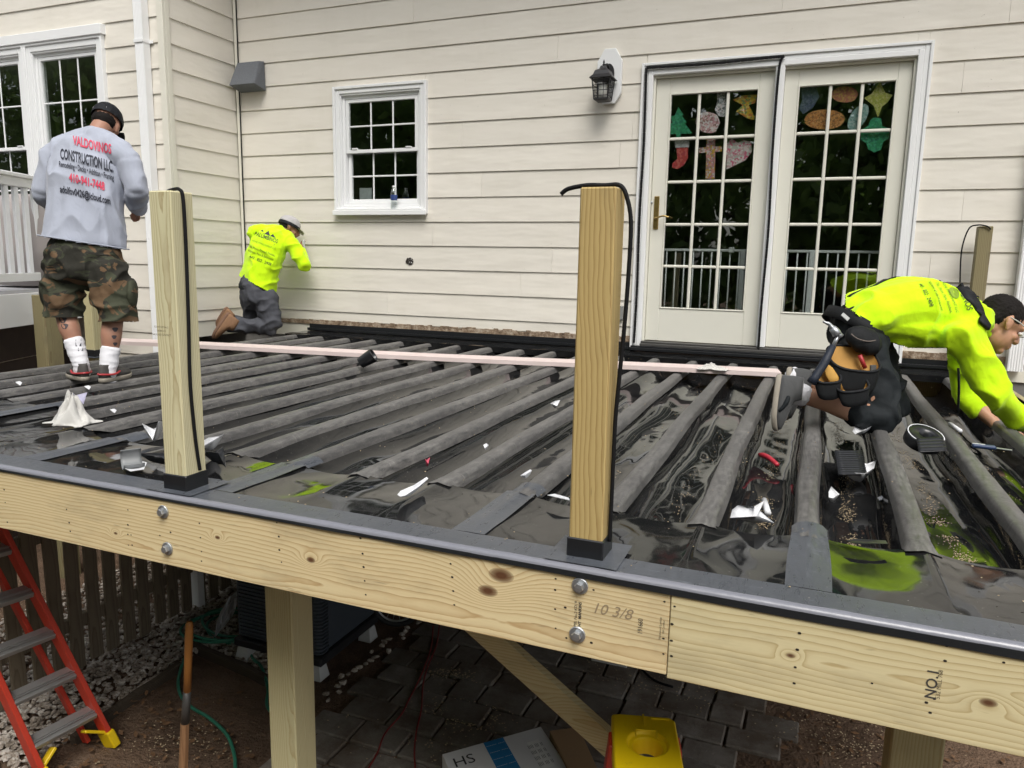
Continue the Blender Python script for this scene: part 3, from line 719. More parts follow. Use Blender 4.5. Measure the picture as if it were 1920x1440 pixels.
# nail and screw holes in the rim
HOLE=plain('nail_hole',(0.02,0.014,0.01),0.8)
def holes(lst,parent,yf):
    m_=MB()
    for (px,py) in lst:
        p=onY(px,py,yf); r=random.uniform(0.0022,0.0034)
        m_.add([(p.x+r*1.3*math.cos(t),yf-0.0006,p.z+r*math.sin(t)) for t in [k*math.pi/3 for k in range(6)]],[tuple(range(6))])
    o=m_.build('nail_hole',HOLE,parent); o['kind']='stuff'
hl=[(8,918),(10,942),(14,979),(125,955),(130,980),(132,996),(240,956),(240,984),(240,1002),(246,1003),(241,1022),(248,1022),(374,981),(376,1008),(378,1034),(378,1052),(300,1004),(320,998),(519,980),(523,1006),(524,1031),(528,1054),(676,1009),(680,1038),(682,1063),(684,1089),(686,1115),(845,1057),(848,1082),(850,1108),(852,1134),(1041,1106),(1041,1142),(1042,1178),(1042,1085),(1060,1139),(1062,1196),(1109,1205),(1113,1106),(1246,1128),(1244,1197),(1244,1226)]
holes(hl,rimL,YR)
holes([(1265,1137),(1260,1170),(1259,1201),(1259,1230),(1497,1159),(1499,1187),(1495,1218),(1491,1251),(1489,1281),(1775,1211),(1772,1239),(1752,1310),(1737,1317),(1744,1336),(1882,1242),(1635,1281)],rimR,YR-0.003)
# ---------------------------------------------------------------- lower posts, beam, brace
def lower_post(pxl,pxc,py,yf,mat):
    xl=onY(pxl,py,yf).x; xr=onY(pxc,py,yf).x; w=0.14; xc=(xl+xr)/2
    m_=MB(); m_.box((xc-w/2,yf,-0.2),(xc+w/2,yf+w,1.50),0.006); p=m_.build('support_post',mat,deck); return xc
pA=lower_post(499,548,1200,-4.05,PT_POST3)
pB=lower_post(1673,1768,1400,-4.12,PT_POST3)
mb=MB(); mb.box((DXL+0.1,-4.09,1.5005),(DXR-0.05,-3.95,1.728),0.003); mb.build('beam',JOISTW,deck)
ba=onY(880,1170,-4.06); bb=onY(1180,1440,-4.06); bb2=ba+(bb-ba)*1.5
mb=MB(); mb.beam((ba.x-0.10*(bb-ba).normalized().x*2,-4.03,ba.z-0.10*(bb-ba).normalized().z*2),(bb2.x,-4.03,bb2.z),0.089,0.040,(0,-1,0),0.003); mb.build('brace',PT_BRACE,deck)
# deck is carried on the house side by two more posts
for x in (-1.9,0.9):
    m_=MB(); m_.box((x-0.07,-0.26,-0.2),(x+0.07,-0.12,1.729),0.005); m_.build('support_post',PT_OLD,deck)

# ---------------------------------------------------------------- black cables over the posts
def cable(pts,r,label):
    m_=MB(); m_.tube(spline(pts,8),r,8); return single('cable',m_,BLACKRUB,label,'cable',smooth=True)
def p1f(px,py,y): return onY(px,py,y)
t1=post1['label']
zt=onY(303,357,-4.655).z+0.006; xr=-1.815+0.006
cable([(-1.90,-4.58,zt),(-1.86,-4.60,zt+0.002),(-1.822,-4.612,zt),(xr,-4.612,zt-0.03),(xr+0.001,-4.612,2.72),(xr,-4.616,2.5),(xr,-4.622,2.3),(xr,-4.612,2.12),(xr,-4.60,2.02)],0.0055,'black cable draped over the pale rail post and down its side')
zt=onY(1126,350,-4.642).z+0.006; xr=-0.448+0.006
cable([onY(1052,364,-4.60),onY(1066,354,-4.60),(-0.535,-4.60,zt+0.002),(-0.49,-4.60,zt+0.001),(-0.452,-4.60,zt),onY(1176,372,-4.60),onY(1183,420,-4.60),onY(1178,520,-4.60),onY(1170,620,-4.60),onY(1160,720,-4.60),onY(1153,800,-4.60),(xr+0.001,-4.60,2.1),(xr,-4.60,2.0)],0.0055,'black cable looping over the golden brown rail post')
cable([onY(1800,530,-0.21),onY(1803,470,-0.21),onY(1816,430,-0.21),onY(1832,422,-0.21),onY(1850,424,-0.21),onY(1858,430,-0.21)],0.005,'thin dark cable looping over the short weathered post')
# ================================================================ ground under the deck
def mat_soil():
    m=Mat('bare_soil',0.95,0.2); g=m.n('ShaderNodeNewGeometry'); p=g.outputs['Position']
    c=m.ramp(m.noise(p,1.6,6,0.65),[(0.3,(0.085,0.056,0.038)),(0.55,(0.165,0.108,0.072)),(0.75,(0.21,0.15,0.105))])
    sp=m.ramp(m.noise(p,70,3,0.6),[(0.66,0.0),(0.74,0.7)]); c=m.mix(sp,c,(0.26,0.22,0.17)); m.color(c)
    m.bump(m.math('ADD',m.noise(p,9,5,0.7),m.math('MULTIPLY',m.noise(p,60,3),0.4)),0.9,0.05); return m.m
SOIL=mat_soil()
def mat_paver():
    m=Mat('old_paver',0.85,0.3); g=m.n('ShaderNodeNewGeometry'); p=g.outputs['Position']
    c=m.mix(m.rnd(),(0.165,0.148,0.126),(0.25,0.228,0.20))
    c=m.mix(m.ramp(m.noise(p,3,6,0.7),[(0.36,0.0),(0.62,0.9)]),c,(0.10,0.075,0.053))
    c=m.mix(m.ramp(m.noise(p,90,3,0.6),[(0.62,0.0),(0.75,0.6)]),c,(0.28,0.26,0.23)); m.color(c)
    m.bump(m.math('ADD',m.noise(p,25,5),m.math('MULTIPLY',m.noise(p,110,3),0.4)),0.7,0.01); return m.m
PAVER=mat_paver()
def mat_stone():
    m=Mat('gravel_stone',0.85,0.3); g=m.n('ShaderNodeNewGeometry'); 
    c=m.ramp(m.noise(g.outputs['Position'],19,3,0.6),[(0.3,(0.16,0.13,0.10)),(0.5,(0.34,0.29,0.24)),(0.62,(0.55,0.51,0.46)),(0.75,(0.30,0.22,0.17))]); m.color(c); m.bump(m.noise(g.outputs['Position'],120,3),0.4,0.004); return m.m
STONE=mat_stone()
FENCEW=wood('old_fence_board','z',(0.22,0.175,0.12),(0.11,0.085,0.058),(0.18,0.15,0.105),ring=30,seed=7.7,grime=0.4,rough=0.9)
EDGING=wood('rotting_edging','x',(0.085,0.065,0.045),(0.045,0.032,0.022),(0.07,0.055,0.04),ring=30,seed=2.7,grime=0.5,rough=0.9)
mb=MB()
def gz(x,y): return 0.018*nz((x*1.3,y*1.3,0))+0.008*nz((x*6,y*6,3))
mb.grid(lambda a,b:(-9+12*a,-6.5+7*b,-0.02+gz(-9+12*a,-6.5+7*b)),150,90)
big=[(-60,-60,-0.05),(60,-60,-0.05),(60,60,-0.05),(-60,60,-0.05)]
mb.add(big,[(0,1,2,3)])
ground=tag(mb.build('ground',SOIL,None,True),kind='structure')
# pavers
random.seed(11)
pav=tag(MB().grid(lambda a,b:(-2.62+4.4*a,-4.05+3.95*b,-0.004),2,2).build('paving',SOIL,None),kind='structure')
proto={}
row=0; y=-4.0; cnt=0
while y<-0.2:
    h=0.205; x=-2.55+(0.10 if row%2 else 0.0)-0.02*random.random()
    while x<1.75:
        L=random.choice((0.205,0.31,0.31))
        w_=Vector((x+L/2,y+h/2,0))-CAM; wp=(960+FPX*w_.dot(CR)/w_.dot(CW),720-FPX*w_.dot(CU)/w_.dot(CW))
        if wp[0]>1470-(wp[1]-1330)*0.5 and wp[1]>1300: x+=L; continue
        key=round(L,3)
        if key not in proto:
            me=MB(); me.cbox((0,0,0),(L/2-0.005,h/2-0.005,0.03),Matrix.Identity(3),0.009); proto[key]=me
            o=mk('paver',[v+Vector((x+L/2,y+h/2,0)) for v in me.v],me.f,PAVER,pav); proto[key]=o; 
        else:
            o=proto[key].copy(); col.objects.link(o)
        o.parent=pav; o.location=Vector((x+L/2,y+h/2,-0.012+random.uniform(-0.009,0.009)))-ORG[pav.name]
        o.rotation_euler=(random.uniform(-.025,.025),random.uniform(-.025,.025),random.uniform(-.035,.035)); cnt+=1
        x+=L
    y+=h; row+=1
# ---- gravel: one uncountable mass of little stones
E0=onZ(196,1352,0); E1=onZ(338,1252,0); E2=onZ(378,1222,0); E3=onZ(485,1266,0)
FX=-4.25
ICO=[]
t_=(1+5**0.5)/2
for a in (-1,1):
    for b in (-t_,t_): ICO+= [(0,a,b),(a,b,0),(b,0,a)]
ICO=np.array(ICO)/math.sqrt(1+t_*t_)
def ico_faces():
    F=[]; n=len(ICO)
    for i in range(n):
        for j in range(i+1,n):
            for k in range(j+1,n):
                d=[np.linalg.norm(ICO[i]-ICO[j]),np.linalg.norm(ICO[j]-ICO[k]),np.linalg.norm(ICO[i]-ICO[k])]
                if max(d)<1.1:
                    q=(i,j,k); nn=np.cross(ICO[j]-ICO[i],ICO[k]-ICO[i])
                    F.append(q if nn@ICO[i]>0 else (i,k,j))
    return np.array(F)
IF=ico_faces(); rng=np.random.default_rng(5)
def stones(name,pts,smin,smax,mat,parent=None,flat=0.65):
    n=len(pts); s=rng.uniform(smin,smax,(n,1,3)); s[:,:,2]*=flat
    v=ICO[None]*(1+rng.uniform(-0.28,0.28,(n,12,1)))*s
    a=rng.uniform(0,6.28,n); ca,sa=np.cos(a)[:,None],np.sin(a)[:,None]
    x=v[:,:,0]*ca-v[:,:,1]*sa; y=v[:,:,0]*sa+v[:,:,1]*ca
    v=np.stack([x,y,v[:,:,2]],2)+np.array(pts)[:,None,:]
    f=(IF[None]+12*np.arange(n)[:,None,None]).reshape(-1,3)
    me=bpy.data.meshes.new(name); me.from_pydata(v.reshape(-1,3).tolist(),[],f.tolist()); me.materials.append(mat)
    o=bpy.data.objects.new(name,me); col.objects.link(o); o['kind']='stuff'; return o
pts=[]
def inside(x,y):
    if x<FX: return x>-5.6 and -4.6<y<-0.6
    xe=E0.x+(E1.x-E0.x)*(y-E0.y)/(E1.y-E0.y)
    if y<E1.y: return x<xe-0.02 and y>-4.7
    if y<E2.y+0.4: return x<-2.9 and not(x>E2.x and y<E2.y+(E3.y-E2.y)*(x-E2.x)/(E3.x-E2.x)) 
    return x<-3.0 and y<-0.5
while len(pts)<11000:
    x=random.uniform(-5.4,-2.5); y=random.uniform(-4.7,-0.5)
    if inside(x,y) and (x>-4.6 or random.random()<0.5): pts.append((x,y,0.004+random.uniform(0,0.022)))
tag(stones('gravel',pts,0.010,0.024,STONE),'pale mixed gravel lying along the picket fence','gravel')
pts=[(random.uniform(-2.66,-2.56)+0.02*math.sin(k),-2.9+1.5*k/60,0.02) for k in range(0,60,2)]
tag(stones('edge_gravel',pts,0.014,0.03,STONE),'row of pale stones along the edge of the paving','gravel')
CHIP=plain('sawdust',(0.42,0.33,0.21),0.9,0.4,90)
pts=[]
for (px,py,sx,sy,nn) in ((870,1340,0.22,0.16,420),(845,1270,0.2,0.1,130),(1250,1290,0.9,0.3,260),(1600,1400,0.4,0.3,250),(800,1400,0.7,0.3,120),(330,1400,0.4,0.25,160)):
    c=onZ(px,py,0)
    for k in range(nn): pts.append((c.x+random.gauss(0,sx*0.5),c.y+random.gauss(0,sy*0.5),0.022+gz(c.x,c.y)*0.3))
tag(stones('wood_chips',pts,0.002,0.007,CHIP,flat=0.4),'scattered sawdust and wood chips on the dark paving','wood chips')
LEAFB=plain('dead_leaf',(0.16,0.085,0.04),0.8,0.5,20)
mb=MB()
for k in range(420):
    c=onZ(random.choice((random.uniform(100,480),random.uniform(1440,1960))),random.uniform(1300,1450),0); a=random.uniform(0,6.28); r=random.uniform(0.008,0.028)
    u=Vector((math.cos(a),math.sin(a),random.uniform(-.3,.3)))*r; v=Vector((-math.sin(a),math.cos(a),random.uniform(-.3,.5)))*r*0.5
    p=Vector((c.x,c.y,0.012+gz(c.x,c.y))); mb.add([p-u,p-v,p+u,p+v],[(0,1,2,3)])
o=mb.build('leaf_litter',LEAFB,None); tag(o,'brown leaf and bark litter on the bare soil','leaf litter',kind='stuff')
# edging timbers
for (a,b,l) in ((E0,E1,'dark rotting edging board between gravel and soil'),(E2+Vector((-0.1,0.02,0)),E3+Vector((0.1,-0.04,0)),'short rotting edging board in front of the hose')):
    mb=MB(); a=a+(a-b)*0.35 if a is E0 else a; n=14; up=Vector((0,0,1)); d=(b-a).normalized(); s=up.cross(d)
    rings=[]
    for i in range(n+1):
        p=a+(b-a)*i/n; w=0.02*(1+0.3*nz(p,6)); h=0.045*(1+0.3*nz(p,5,3)); rings.append([p-s*w-up*0.03,p+s*w-up*0.03,p+s*w+up*h,p-s*w*0.8+up*h*0.9])
    mb.loft(rings); single('garden_edging',mb,EDGING,l,'edging')
# ---- picket fence
fence=thing('picket_fence',(FX,-3.0,0.0),'dark weathered picket fence running under the deck','fence')
pm=MB(); pw=0.088; ph=1.28
base_p=None; y=-4.75; k=0
while y<-1.92:
    if base_p is None:
        pm.prism([(FX,y,0.035),(FX,y+pw,0.035),(FX,y+pw,ph-0.03),(FX,y+pw-0.025,ph),(FX,y+0.025,ph),(FX,y,ph-0.03)],(-0.018,0,0)); base_p=pm.build('picket',FENCEW,fence); o=base_p
    else:
        o=base_p.copy(); col.objects.link(o); o.parent=fence
    c=Vector((FX-0.009,y+pw/2,(ph+0.035)/2)); o.location=c-ORG[fence.name]+Vector((0,0,random.uniform(-.02,.02))); o.rotation_euler=(random.uniform(-.02,.02),random.uniform(-.01,.01),0)
    y+=0.130+random.uniform(-.006,.006)
for z in (0.30,0.95):
    mb=MB(); mb.box((FX-0.056,-4.8,z),(FX-0.0185,-1.9,z+0.085),0.004); mb.build('rail',FENCEW,fence)
for y in (-4.6,-1.93):
    mb=MB(); mb.box((FX-0.145,y,-0.1),(FX-0.0565,y+0.089,1.3),0.004); mb.build('fence_post',FENCEW,fence)
# white drain pipe by the end of the fence
c=onZ(376,1135,0); downspout(c.x+0.01,c.y,0.0,1.68,0.075,0.06,'white drain pipe beside the end of the picket fence')
# ---- air conditioner
ACM=plain('slate_blue_metal',(0.055,0.068,0.085),0.45,0.1,5,0.05,50)
ACD=plain('black_plastic_base',(0.015,0.016,0.018),0.55,0.2,9)
FOOT=plain('pale_plastic_foot',(0.50,0.51,0.50),0.6,0.15,9)
ax0,ax1,ay0,ay1=-3.47,-2.755,-2.735,-2.05
ac=thing('air_conditioner',((ax0+ax1)/2,(ay0+ay1)/2,0.0),'slate grey outdoor air conditioner unit on pale feet under the deck','air conditioner')
mb=MB(); mb.box((ax0+0.012,ay0+0.012,0.16),(ax1-0.012,ay1-0.012,0.90),0.03); mb.build('cabinet',ACM,ac)
mb=MB(); mb.box((ax0,ay0,0.10),(ax1,ay1,0.1595),0.01); mb.build('base_pan',ACD,ac)
mb=MB(); mb.box((ax0-0.005,ay0-0.005,0.9005),(ax1+0.005,ay1+0.005,0.95),0.012); mb.build('top_cover',ACM,ac)
z=0.20
while z<0.88:
    mb=MB()
    mb.box((ax0+0.06,ay0-0.002,z),(ax1-0.10,ay0+0.0118,z+0.006),0.0015); mb.build('louvre',ACM,ac); z+=0.026
z=0.19
while z<0.89:
    mb=MB(); mb.tube([(ax1-0.085,ay0+0.003,z),(ax1-0.02,ay0+0.003,z),(ax1-0.003,ay0+0.02,z),(ax1-0.003,ay0+0.085,z)],0.006,6); mb.build('corner_rib',ACM,ac,True); z+=0.024
for (fx_,fy_) in ((ax0+0.06,ay0+0.05),(ax1-0.06,ay0+0.05),(ax0+0.06,ay1-0.07),(ax1-0.04,ay1-0.08)):
    mb=MB(); mb.loft([[(fx_+a*0.052,fy_+b*0.052,0.0) for a,b in ((-1,-1),(1,-1),(1,1),(-1,1))],[(fx_+a*0.036,fy_+b*0.036,0.0995) for a,b in ((-1,-1),(1,-1),(1,1),(-1,1))]]); mb.build('foot',FOOT,ac,bevel=0.004)
# ---- child's bicycle behind it
TYRE=plain('rubber_tyre',(0.02,0.02,0.02),0.8); CHROME=plain('scuffed_rim_metal',(0.45,0.45,0.45),0.35,0.15,30,metal=0.8); BIKE=plain('bike_paint',(0.03,0.035,0.06),0.35)
wb=onZ(748,1176,0.0); R=0.20
bx=Vector((wb.x-0.02,wb.y,0)); bd=Vector((0.93,0.36,0)).normalized(); bn=Vector((-bd.y,bd.x,0))
bike=thing('bicycle',(bx.x+0.3,bx.y,0.0),'small bicycle leaning in the dark behind the air conditioner','bicycle')
def ringm(c,r,tr,n=40,m=8):
    mb=MB(); rings=[]
    for i in range(n+1):
        a=2*math.pi*i/n; u=bd*math.cos(a)+Vector((0,0,1))*math.sin(a); rings.append([c+u*(r+tr*math.cos(2*math.pi*k/m))+bn*tr*math.sin(2*math.pi*k/m) for k in range(m)])
    return mb.loft(rings,cap=False)
def wheel(c):
    w=ringm(c,R-0.02,0.020).build('wheel',TYRE,bike,True); ringm(c,R-0.045,0.008).build('rim',CHROME,w,True)
    mb=MB()
    for k in range(18):
        a=2*math.pi*k/18; u=bd*math.cos(a)+Vector((0,0,1))*math.sin(a); mb.tube([c+bn*0.02*(1 if k%2 else -1),c+u*(R-0.05)],0.0022,4)
    mb.tube([c-bn*0.04,c+bn*0.04],0.014,8); mb.build('spokes',CHROME,w)
c0=bx+Vector((0,0,R)); c1=c0+bd*0.72; wheel(c0); wheel(c1)
mb=MB(); hd=c0+bd*0.12+Vector((0,0,0.32)); st=c1-bd*0.18+Vector((0,0,0.34)); bb_=c0+bd*0.40+Vector((0,0,0.03))
for a,b in ((hd,bb_),(hd,st),(st,bb_),(st,c1+bn*0.05),(bb_,c1+bn*0.05)): mb.tube([a,b],0.014,8)
mb.tube([hd+Vector((0,0,0.16)),hd,c0+bn*0.05],0.012,8); mb.build('frame',BIKE,bike,True)
mb=MB(); hp=hd+Vector((0,0,0.17)); mb.tube([hp-bn*0.22-bd*-0.05,hp-bn*0.05,hp+bn*0.05,hp+bn*0.22+bd*0.05],0.011,8); mb.build('handlebar',CHROME,bike,True)
mb=MB(); mb.tube([st,st+Vector((0,0,0.08))],0.012,8); mb.loft([[st+Vector((0,0,0.08+0.012*zz))+bd*(-0.12+0.22*i/6)+bn*(w*(0.025+0.05*(i/6)**2)) for (w,zz) in ((-1,0),(1,0),(1,3),(-1,3))] for i in range(7)]); mb.build('saddle',TYRE,bike)
# ---- green garden hose
HOSE=plain('green_hose',(0.03,0.19,0.12),0.45,0.2,25); BR2=BRASS
hz=0.028; hc=onZ(432,1182,0)
pts=[]
for k in range(64):
    a=k*2*math.pi/16+0.5; rr=0.27+0.05*math.sin(k*0.55); pts.append((hc.x+rr*1.0*math.cos(a)+0.05*math.sin(k*0.19),hc.y+rr*0.8*math.sin(a)-0.03*math.cos(k*0.23),hz+0.012*(k//16)+0.008*math.sin(k)))
q=lambda px,py,z=hz: onZ(px,py,z)
pts+=[q(470,1226),q(490,1250),q(502,1290),q(500,1320),q(512,1338),q(540,1352)]
mb=MB(); mb.tube(spline(pts,4),0.010,8); single('garden_hose',mb,HOSE,'green garden hose coiled on the gravel beside the air conditioner','hose',smooth=True)
mb=MB(); mb.tube(spline([q(352,1222),q(340,1250),q(334,1280),q(340,1306),q(362,1328),q(392,1346),q(424,1376),q(438,1410),q(441,1440),q(436,1475)],6),0.010,8); single('garden_hose',mb,HOSE,'loose end of green hose snaking over bare soil past the tool handle','hose',smooth=True)
# crumpled foil by the hose
FOIL=plain('crumpled_foil',(0.55,0.56,0.57),0.35,0.2,30,0.6,60,metal=0.5)
a=onZ(404,1205,0.05); b=onZ(452,1150,0.05); up=Vector((0,0,1))
mb=MB(); d=(b-a); s=up.cross(d).normalized()
mb.grid(lambda u,v:a+d*u+s*(v-0.5)*0.10*math.sin(math.pi*min(max(u,0.03),0.97))+up*(0.05+0.16*u+0.03*nz((u*6,v*5,2))),12,6)
tag(mb.build('foil_scrap',FOIL,None),'crumpled silver foil scrap lying on the coiled hose','foil')
# ---- upright tool with orange handle
TOOLW=plain('orange_handle_wood',(0.36,0.15,0.035),0.45,0.2,9); STAKE=wood('split_shaft','z',(0.36,0.20,0.10),(0.22,0.11,0.05),(0.3,0.16,0.08),ring=30,seed=1.1)
T0=onY(355,1166,-4.1); T1=onY(351,1300,-4.1); T2=onY(347,1355,-4.1); T3=onY(344,1440,-4.1); T3=T2+(T3-T2)*(T2.z+0.15)/(T2.z-T3.z)
tool=thing('digging_tool',(T3.x,T3.y,0.0),'upright digging tool with orange wooden handle stuck in the soil','tool')
mb=MB(); d=(T1-T0); mb.tube([T0,T0+d*0.03,T0+d*0.2,T0+d*0.6,T1],[0.012,0.016,0.0175,0.0165,0.0165],12); mb.build('handle',TOOLW,tool,True)
mb=MB(); mb.tube([T1+(T0-T1)*0.03,T2],[0.0172,0.0185],12); mb.build('ferrule',SILL,tool,True)
mb=MB(); mb.tube([T2,T2+(T3-T2)*0.5,T3],[0.019,0.022,0.018],7); mb.build('shaft',STAKE,tool)
# ---- red extension cords
CORD=plain('red_cord',(0.20,0.02,0.018),0.5,0.2,20)
k=lambda px,py: onZ(px,py,0.03)
mb=MB(); mb.tube(spline([k(812,1172),k(808,1215),k(790,1265),k(765,1315),k(752,1340),k(722,1375),k(708,1410),k(688,1445),k(670,1475)],6),0.0048,6); single('extension_cord',mb,CORD,'red extension cord bending left across the paving','cord',smooth=True)
mb=MB(); mb.tube(spline([k(824,1170),k(818,1210),k(802,1250),k(793,1285),k(790,1330),k(781,1370),k(777,1410),k(779,1450),k(778,1480)],6),0.0048,6); single('extension_cord',mb,CORD,'red extension cord running straight over the paving','cord',smooth=True)
mb=MB(); mb.tube(spline([k(1193,1240),k(1210,1262),k(1232,1278),k(1262,1288)],5),0.008,6); single('cable_offcut',mb,BLACKRUB,'short black cable offcut on the paving','cable',smooth=True)
# ---- cartons
CARD=plain('brown_cardboard',(0.30,0.19,0.10),0.85,0.1,6,0.1,50); CARDW=plain('white_printed_card',(0.62,0.62,0.62),0.6,0.06,6); BLUE=plain('blue_print',(0.02,0.17,0.38),0.5,0.05,6); INK=plain('black_ink',(0.02,0.02,0.022),0.6)
zt=0.20
c00=onZ(829,1414,zt); c10=onZ(1014,1362,zt); c11=onZ(1066,1440,zt); c01=c00+(c11-c10)
cb=thing('carton',((c00.x+c11.x)/2,(c00.y+c11.y)/2,0.0),'white printed carton with blue band lettered HS on the paving','carton')
dn=Vector((0,0,-zt+0.02)); f=2.2
c01=c00+(c11-c10)*f; c11=c10+(c11-c10)*f
mb=MB(); mb.hexa([c00+dn,c01+dn,c11+dn,c10+dn,c00,c01,c11,c10][:8]); bxo=mb.build('box',CARDW,cb,bevel=0.003)
ex=(c10-c00); ey=(c01-c00); nrm=Vector((0,0,0.0012))
def on(u,v): return c00+ex*u+ey*v+nrm
mb=MB(); mb.add([on(0.40,0.005),on(0.60,0.005),on(0.60,0.99),on(0.40,0.99)],[(0,1,2,3)]); mb.build('blue_band',BLUE,cb)
mb=MB(); mb.add([on(0.78,0.12),on(0.90,0.12),on(0.90,0.40),on(0.78,0.40)],[(0,1,2,3)]); mb.build('shipping_label',plain('label_paper',(0.70,0.70,0.68),0.6),cb)
# brown flap box beside it
e0=onZ(1030,1370,0.22); e1=onZ(1085,1362,0.22); e2=onZ(1120,1440,0.22); e3=onZ(1070,1450,0.22)
mb=MB(); dn=Vector((0,0,-0.2)); mb.hexa([e0+dn,e1+dn,e2+dn,e3+dn,e0,e1,e2,e3]); 
brown=single('carton',mb,CARD,'plain brown cardboard carton beside the white printed one','carton',bevel=0.004)
# pale block under the rim
g0=onZ(1142,1252,0.0); PB=plain('pale_block',(0.55,0.54,0.51),0.7,0.1,9)
mb=MB(); mb.box((g0.x-0.13,g0.y,0.02),(g0.x+0.12,g0.y+0.15,0.16),0.006); single('pale_block',mb,PB,'pale rectangular block standing on the paving under the rim','block')
def split_tris(v,f,L):
    v=list(v); T=[(q[0],q[i],q[i+1]) for q in f for i in range(1,len(q)-1)]; mid={}
    for it in range(6):
        out=[]; done=True
        for t in T:
            d=[(math.dist(v[t[i]],v[t[(i+1)%3]]),i) for i in range(3)]; m,i=max(d)
            if m<=L: out.append(t); continue
            done=False; a,b,c=t[i],t[(i+1)%3],t[(i+2)%3]; k=(min(a,b),max(a,b))
            if k not in mid: mid[k]=len(v); v.append(((v[a][0]+v[b][0])/2,(v[a][1]+v[b][1])/2))
            e=mid[k]; out+=[(a,e,c),(e,b,c)]
        T=out
        if done: break
    return v,T
def text_mesh(s,size=1.0,bold=0.0,space=1.0,shear=0.0,sx=1.0,res=3,sub=0.0):
    """built-in font -> (list of 2-D verts centred, faces)"""
    cu=bpy.data.curves.new('t','FONT'); cu.body=s; cu.size=size; cu.offset=bold; cu.space_character=space; cu.shear=shear; cu.resolution_u=res; cu.align_x='CENTER'
    o=bpy.data.objects.new('t',cu); col.objects.link(o); dg=bpy.context.evaluated_depsgraph_get(); me=o.evaluated_get(dg).to_mesh()
    v=[(p.co.x*sx,p.co.y) for p in me.vertices]; f=[tuple(p.vertices) for p in me.polygons]
    o.evaluated_get(dg).to_mesh_clear(); bpy.data.objects.remove(o); bpy.data.curves.remove(cu)
    if sub: v,f=split_tris(v,f,sub)
    return v,f
def letter(name,s,size,fn,mat,parent,**kw):
    v,f=text_mesh(s,size,**kw)
    if not f: return None
    return mk(name,[fn(a,b) for a,b in v],f,mat,parent)
# ---------------------------------------------------------------- writing on timber and cartons
STAMP=plain('stamp_ink',(0.055,0.05,0.045),0.8,0.3,60); PENCIL=plain('pencil_mark',(0.30,0.23,0.14),0.8); STAMP2=plain('faint_stamp_ink',(0.14,0.115,0.075),0.8,0.3,60)
def rimtext(s,px,py,size,parent,yf,mat=STAMP,vert=True,**kw):
    p=onY(px,py,yf)
    if vert: fn=lambda a,b:(p.x-b,yf-0.0008,p.z+a)
    else: fn=lambda a,b:(p.x+a,yf-0.0008,p.z+b)
    letter('lettering',s,size,fn,mat,parent,**kw)
rimtext('SPIB. No.2 KD19',1082,1153,0.011,rimL,YR,sx=0.95); rimtext('HT  MANKINS',1090,1152,0.011,rimL,YR,sx=0.95,bold=0.0003)
rimtext('191660',1205,1175,0.017,rimL,YR,STAMP,sx=0.8); rimtext('Hardwood Lumber',1240,1178,0.0075,rimL,YR,STAMP2); rimtext('Mill Certified',1246,1176,0.0065,rimL,YR,STAMP2)
rimtext('NO.1',1757,1284,0.030,rimR,YR-0.003,STAMP,bold=0.0004); rimtext('532 MILL 768',1765,1284,0.012,rimR,YR-0.003,STAMP2)
rimtext('10 3/8',1146,1155,0.04,rimL,YR,PENCIL,vert=False,shear=0.3)
# stamp on the pale post
p=onY(303,622,-4.655)
for k,(s_,dz) in enumerate((('KD HT SYP No.2',0.012),('UC4A 0.15',0.0),('GROUND CONTACT',-0.012))):
    letter('lettering',s_,0.0085,lambda a,b,dz=dz:(p.x+a*0.95,-4.6556,p.z+dz+b),STAMP2,post1)
# scribble on top of the pale post
# carton print
def cart(u0,v0,s,size,mat,ang=0,**kw):
    ux=ex.normalized(); uy=-ey.normalized()
    letter('lettering',s,size,lambda a,b: c00+ex*u0+ey*v0+ux*a+uy*b+nrm*1.5,mat,cb,**kw)
cart(0.16,0.16,'HS',0.10,INK); 
WINK=plain('white_print',(0.6,0.65,0.68),0.6)
for i in range(5): cart(0.5,0.06+0.07*i,'xxxxxx xxxx'.replace('x','-'),0.03,WINK)
for i in range(4): cart(0.84,0.18+0.06*i,'|||| ||| ||',0.03,INK)
# ================================================================ older deck at the left with white railing
OA=Vector((-6.60,YB-0.03,0)); OB=Vector((-5.72,-2.95,0)); OT=2.40
PVC=plain('white_pvc',(0.78,0.79,0.80),0.4,0.04,3); GREYTOP=plain('grey_deck_board',(0.42,0.42,0.44),0.6,0.1,6)
old=thing('old_deck',(-7.2,-2.0,0.0),'older raised deck with white fascia at the left of the house','deck')
d=(OB-OA).normalized(); nrmO=Vector((-d.y,d.x,0)); nrmO=nrmO if nrmO.x>0 else -nrmO
mb=MB(); mb.prism([OA+Vector((0,0,OT-0.025)),OB+Vector((0,0,OT-0.025)),Vector((-9.5,OB.y,OT-0.025)),Vector((-9.5,OA.y,OT-0.025))],(0,0,0.025)); mb.build('deck_boards',GREYTOP,old)
mb=MB(); mb.beam(OA+nrmO*0.012+Vector((0,0,OT-0.16)),OB+nrmO*0.012+Vector((0,0,OT-0.16)),0.02,0.265,(0,0,1),0.003); mb.build('fascia',PVC,old)
mb=MB(); mb.beam(OB+Vector((0,-0.012,OT-0.16)),Vector((-9.5,OB.y-0.012,OT-0.16)),0.02,0.265,(0,0,1),0.003); mb.build('fascia',PVC,old)
for (px,py) in ((92,640),):
    c=onX(px,py,-5.75); mb=MB(); mb.box((c.x-0.07,c.y-0.07,-0.2),(c.x+0.07,c.y+0.07,OT-0.03),0.005); mb.build('support_post',PT_OLD,old)
mb=MB(); mb.box((-9.4,-2.85,-0.2),(-9.26,-2.71,OT-0.03),0.005); mb.build('support_post',PT_OLD,old)
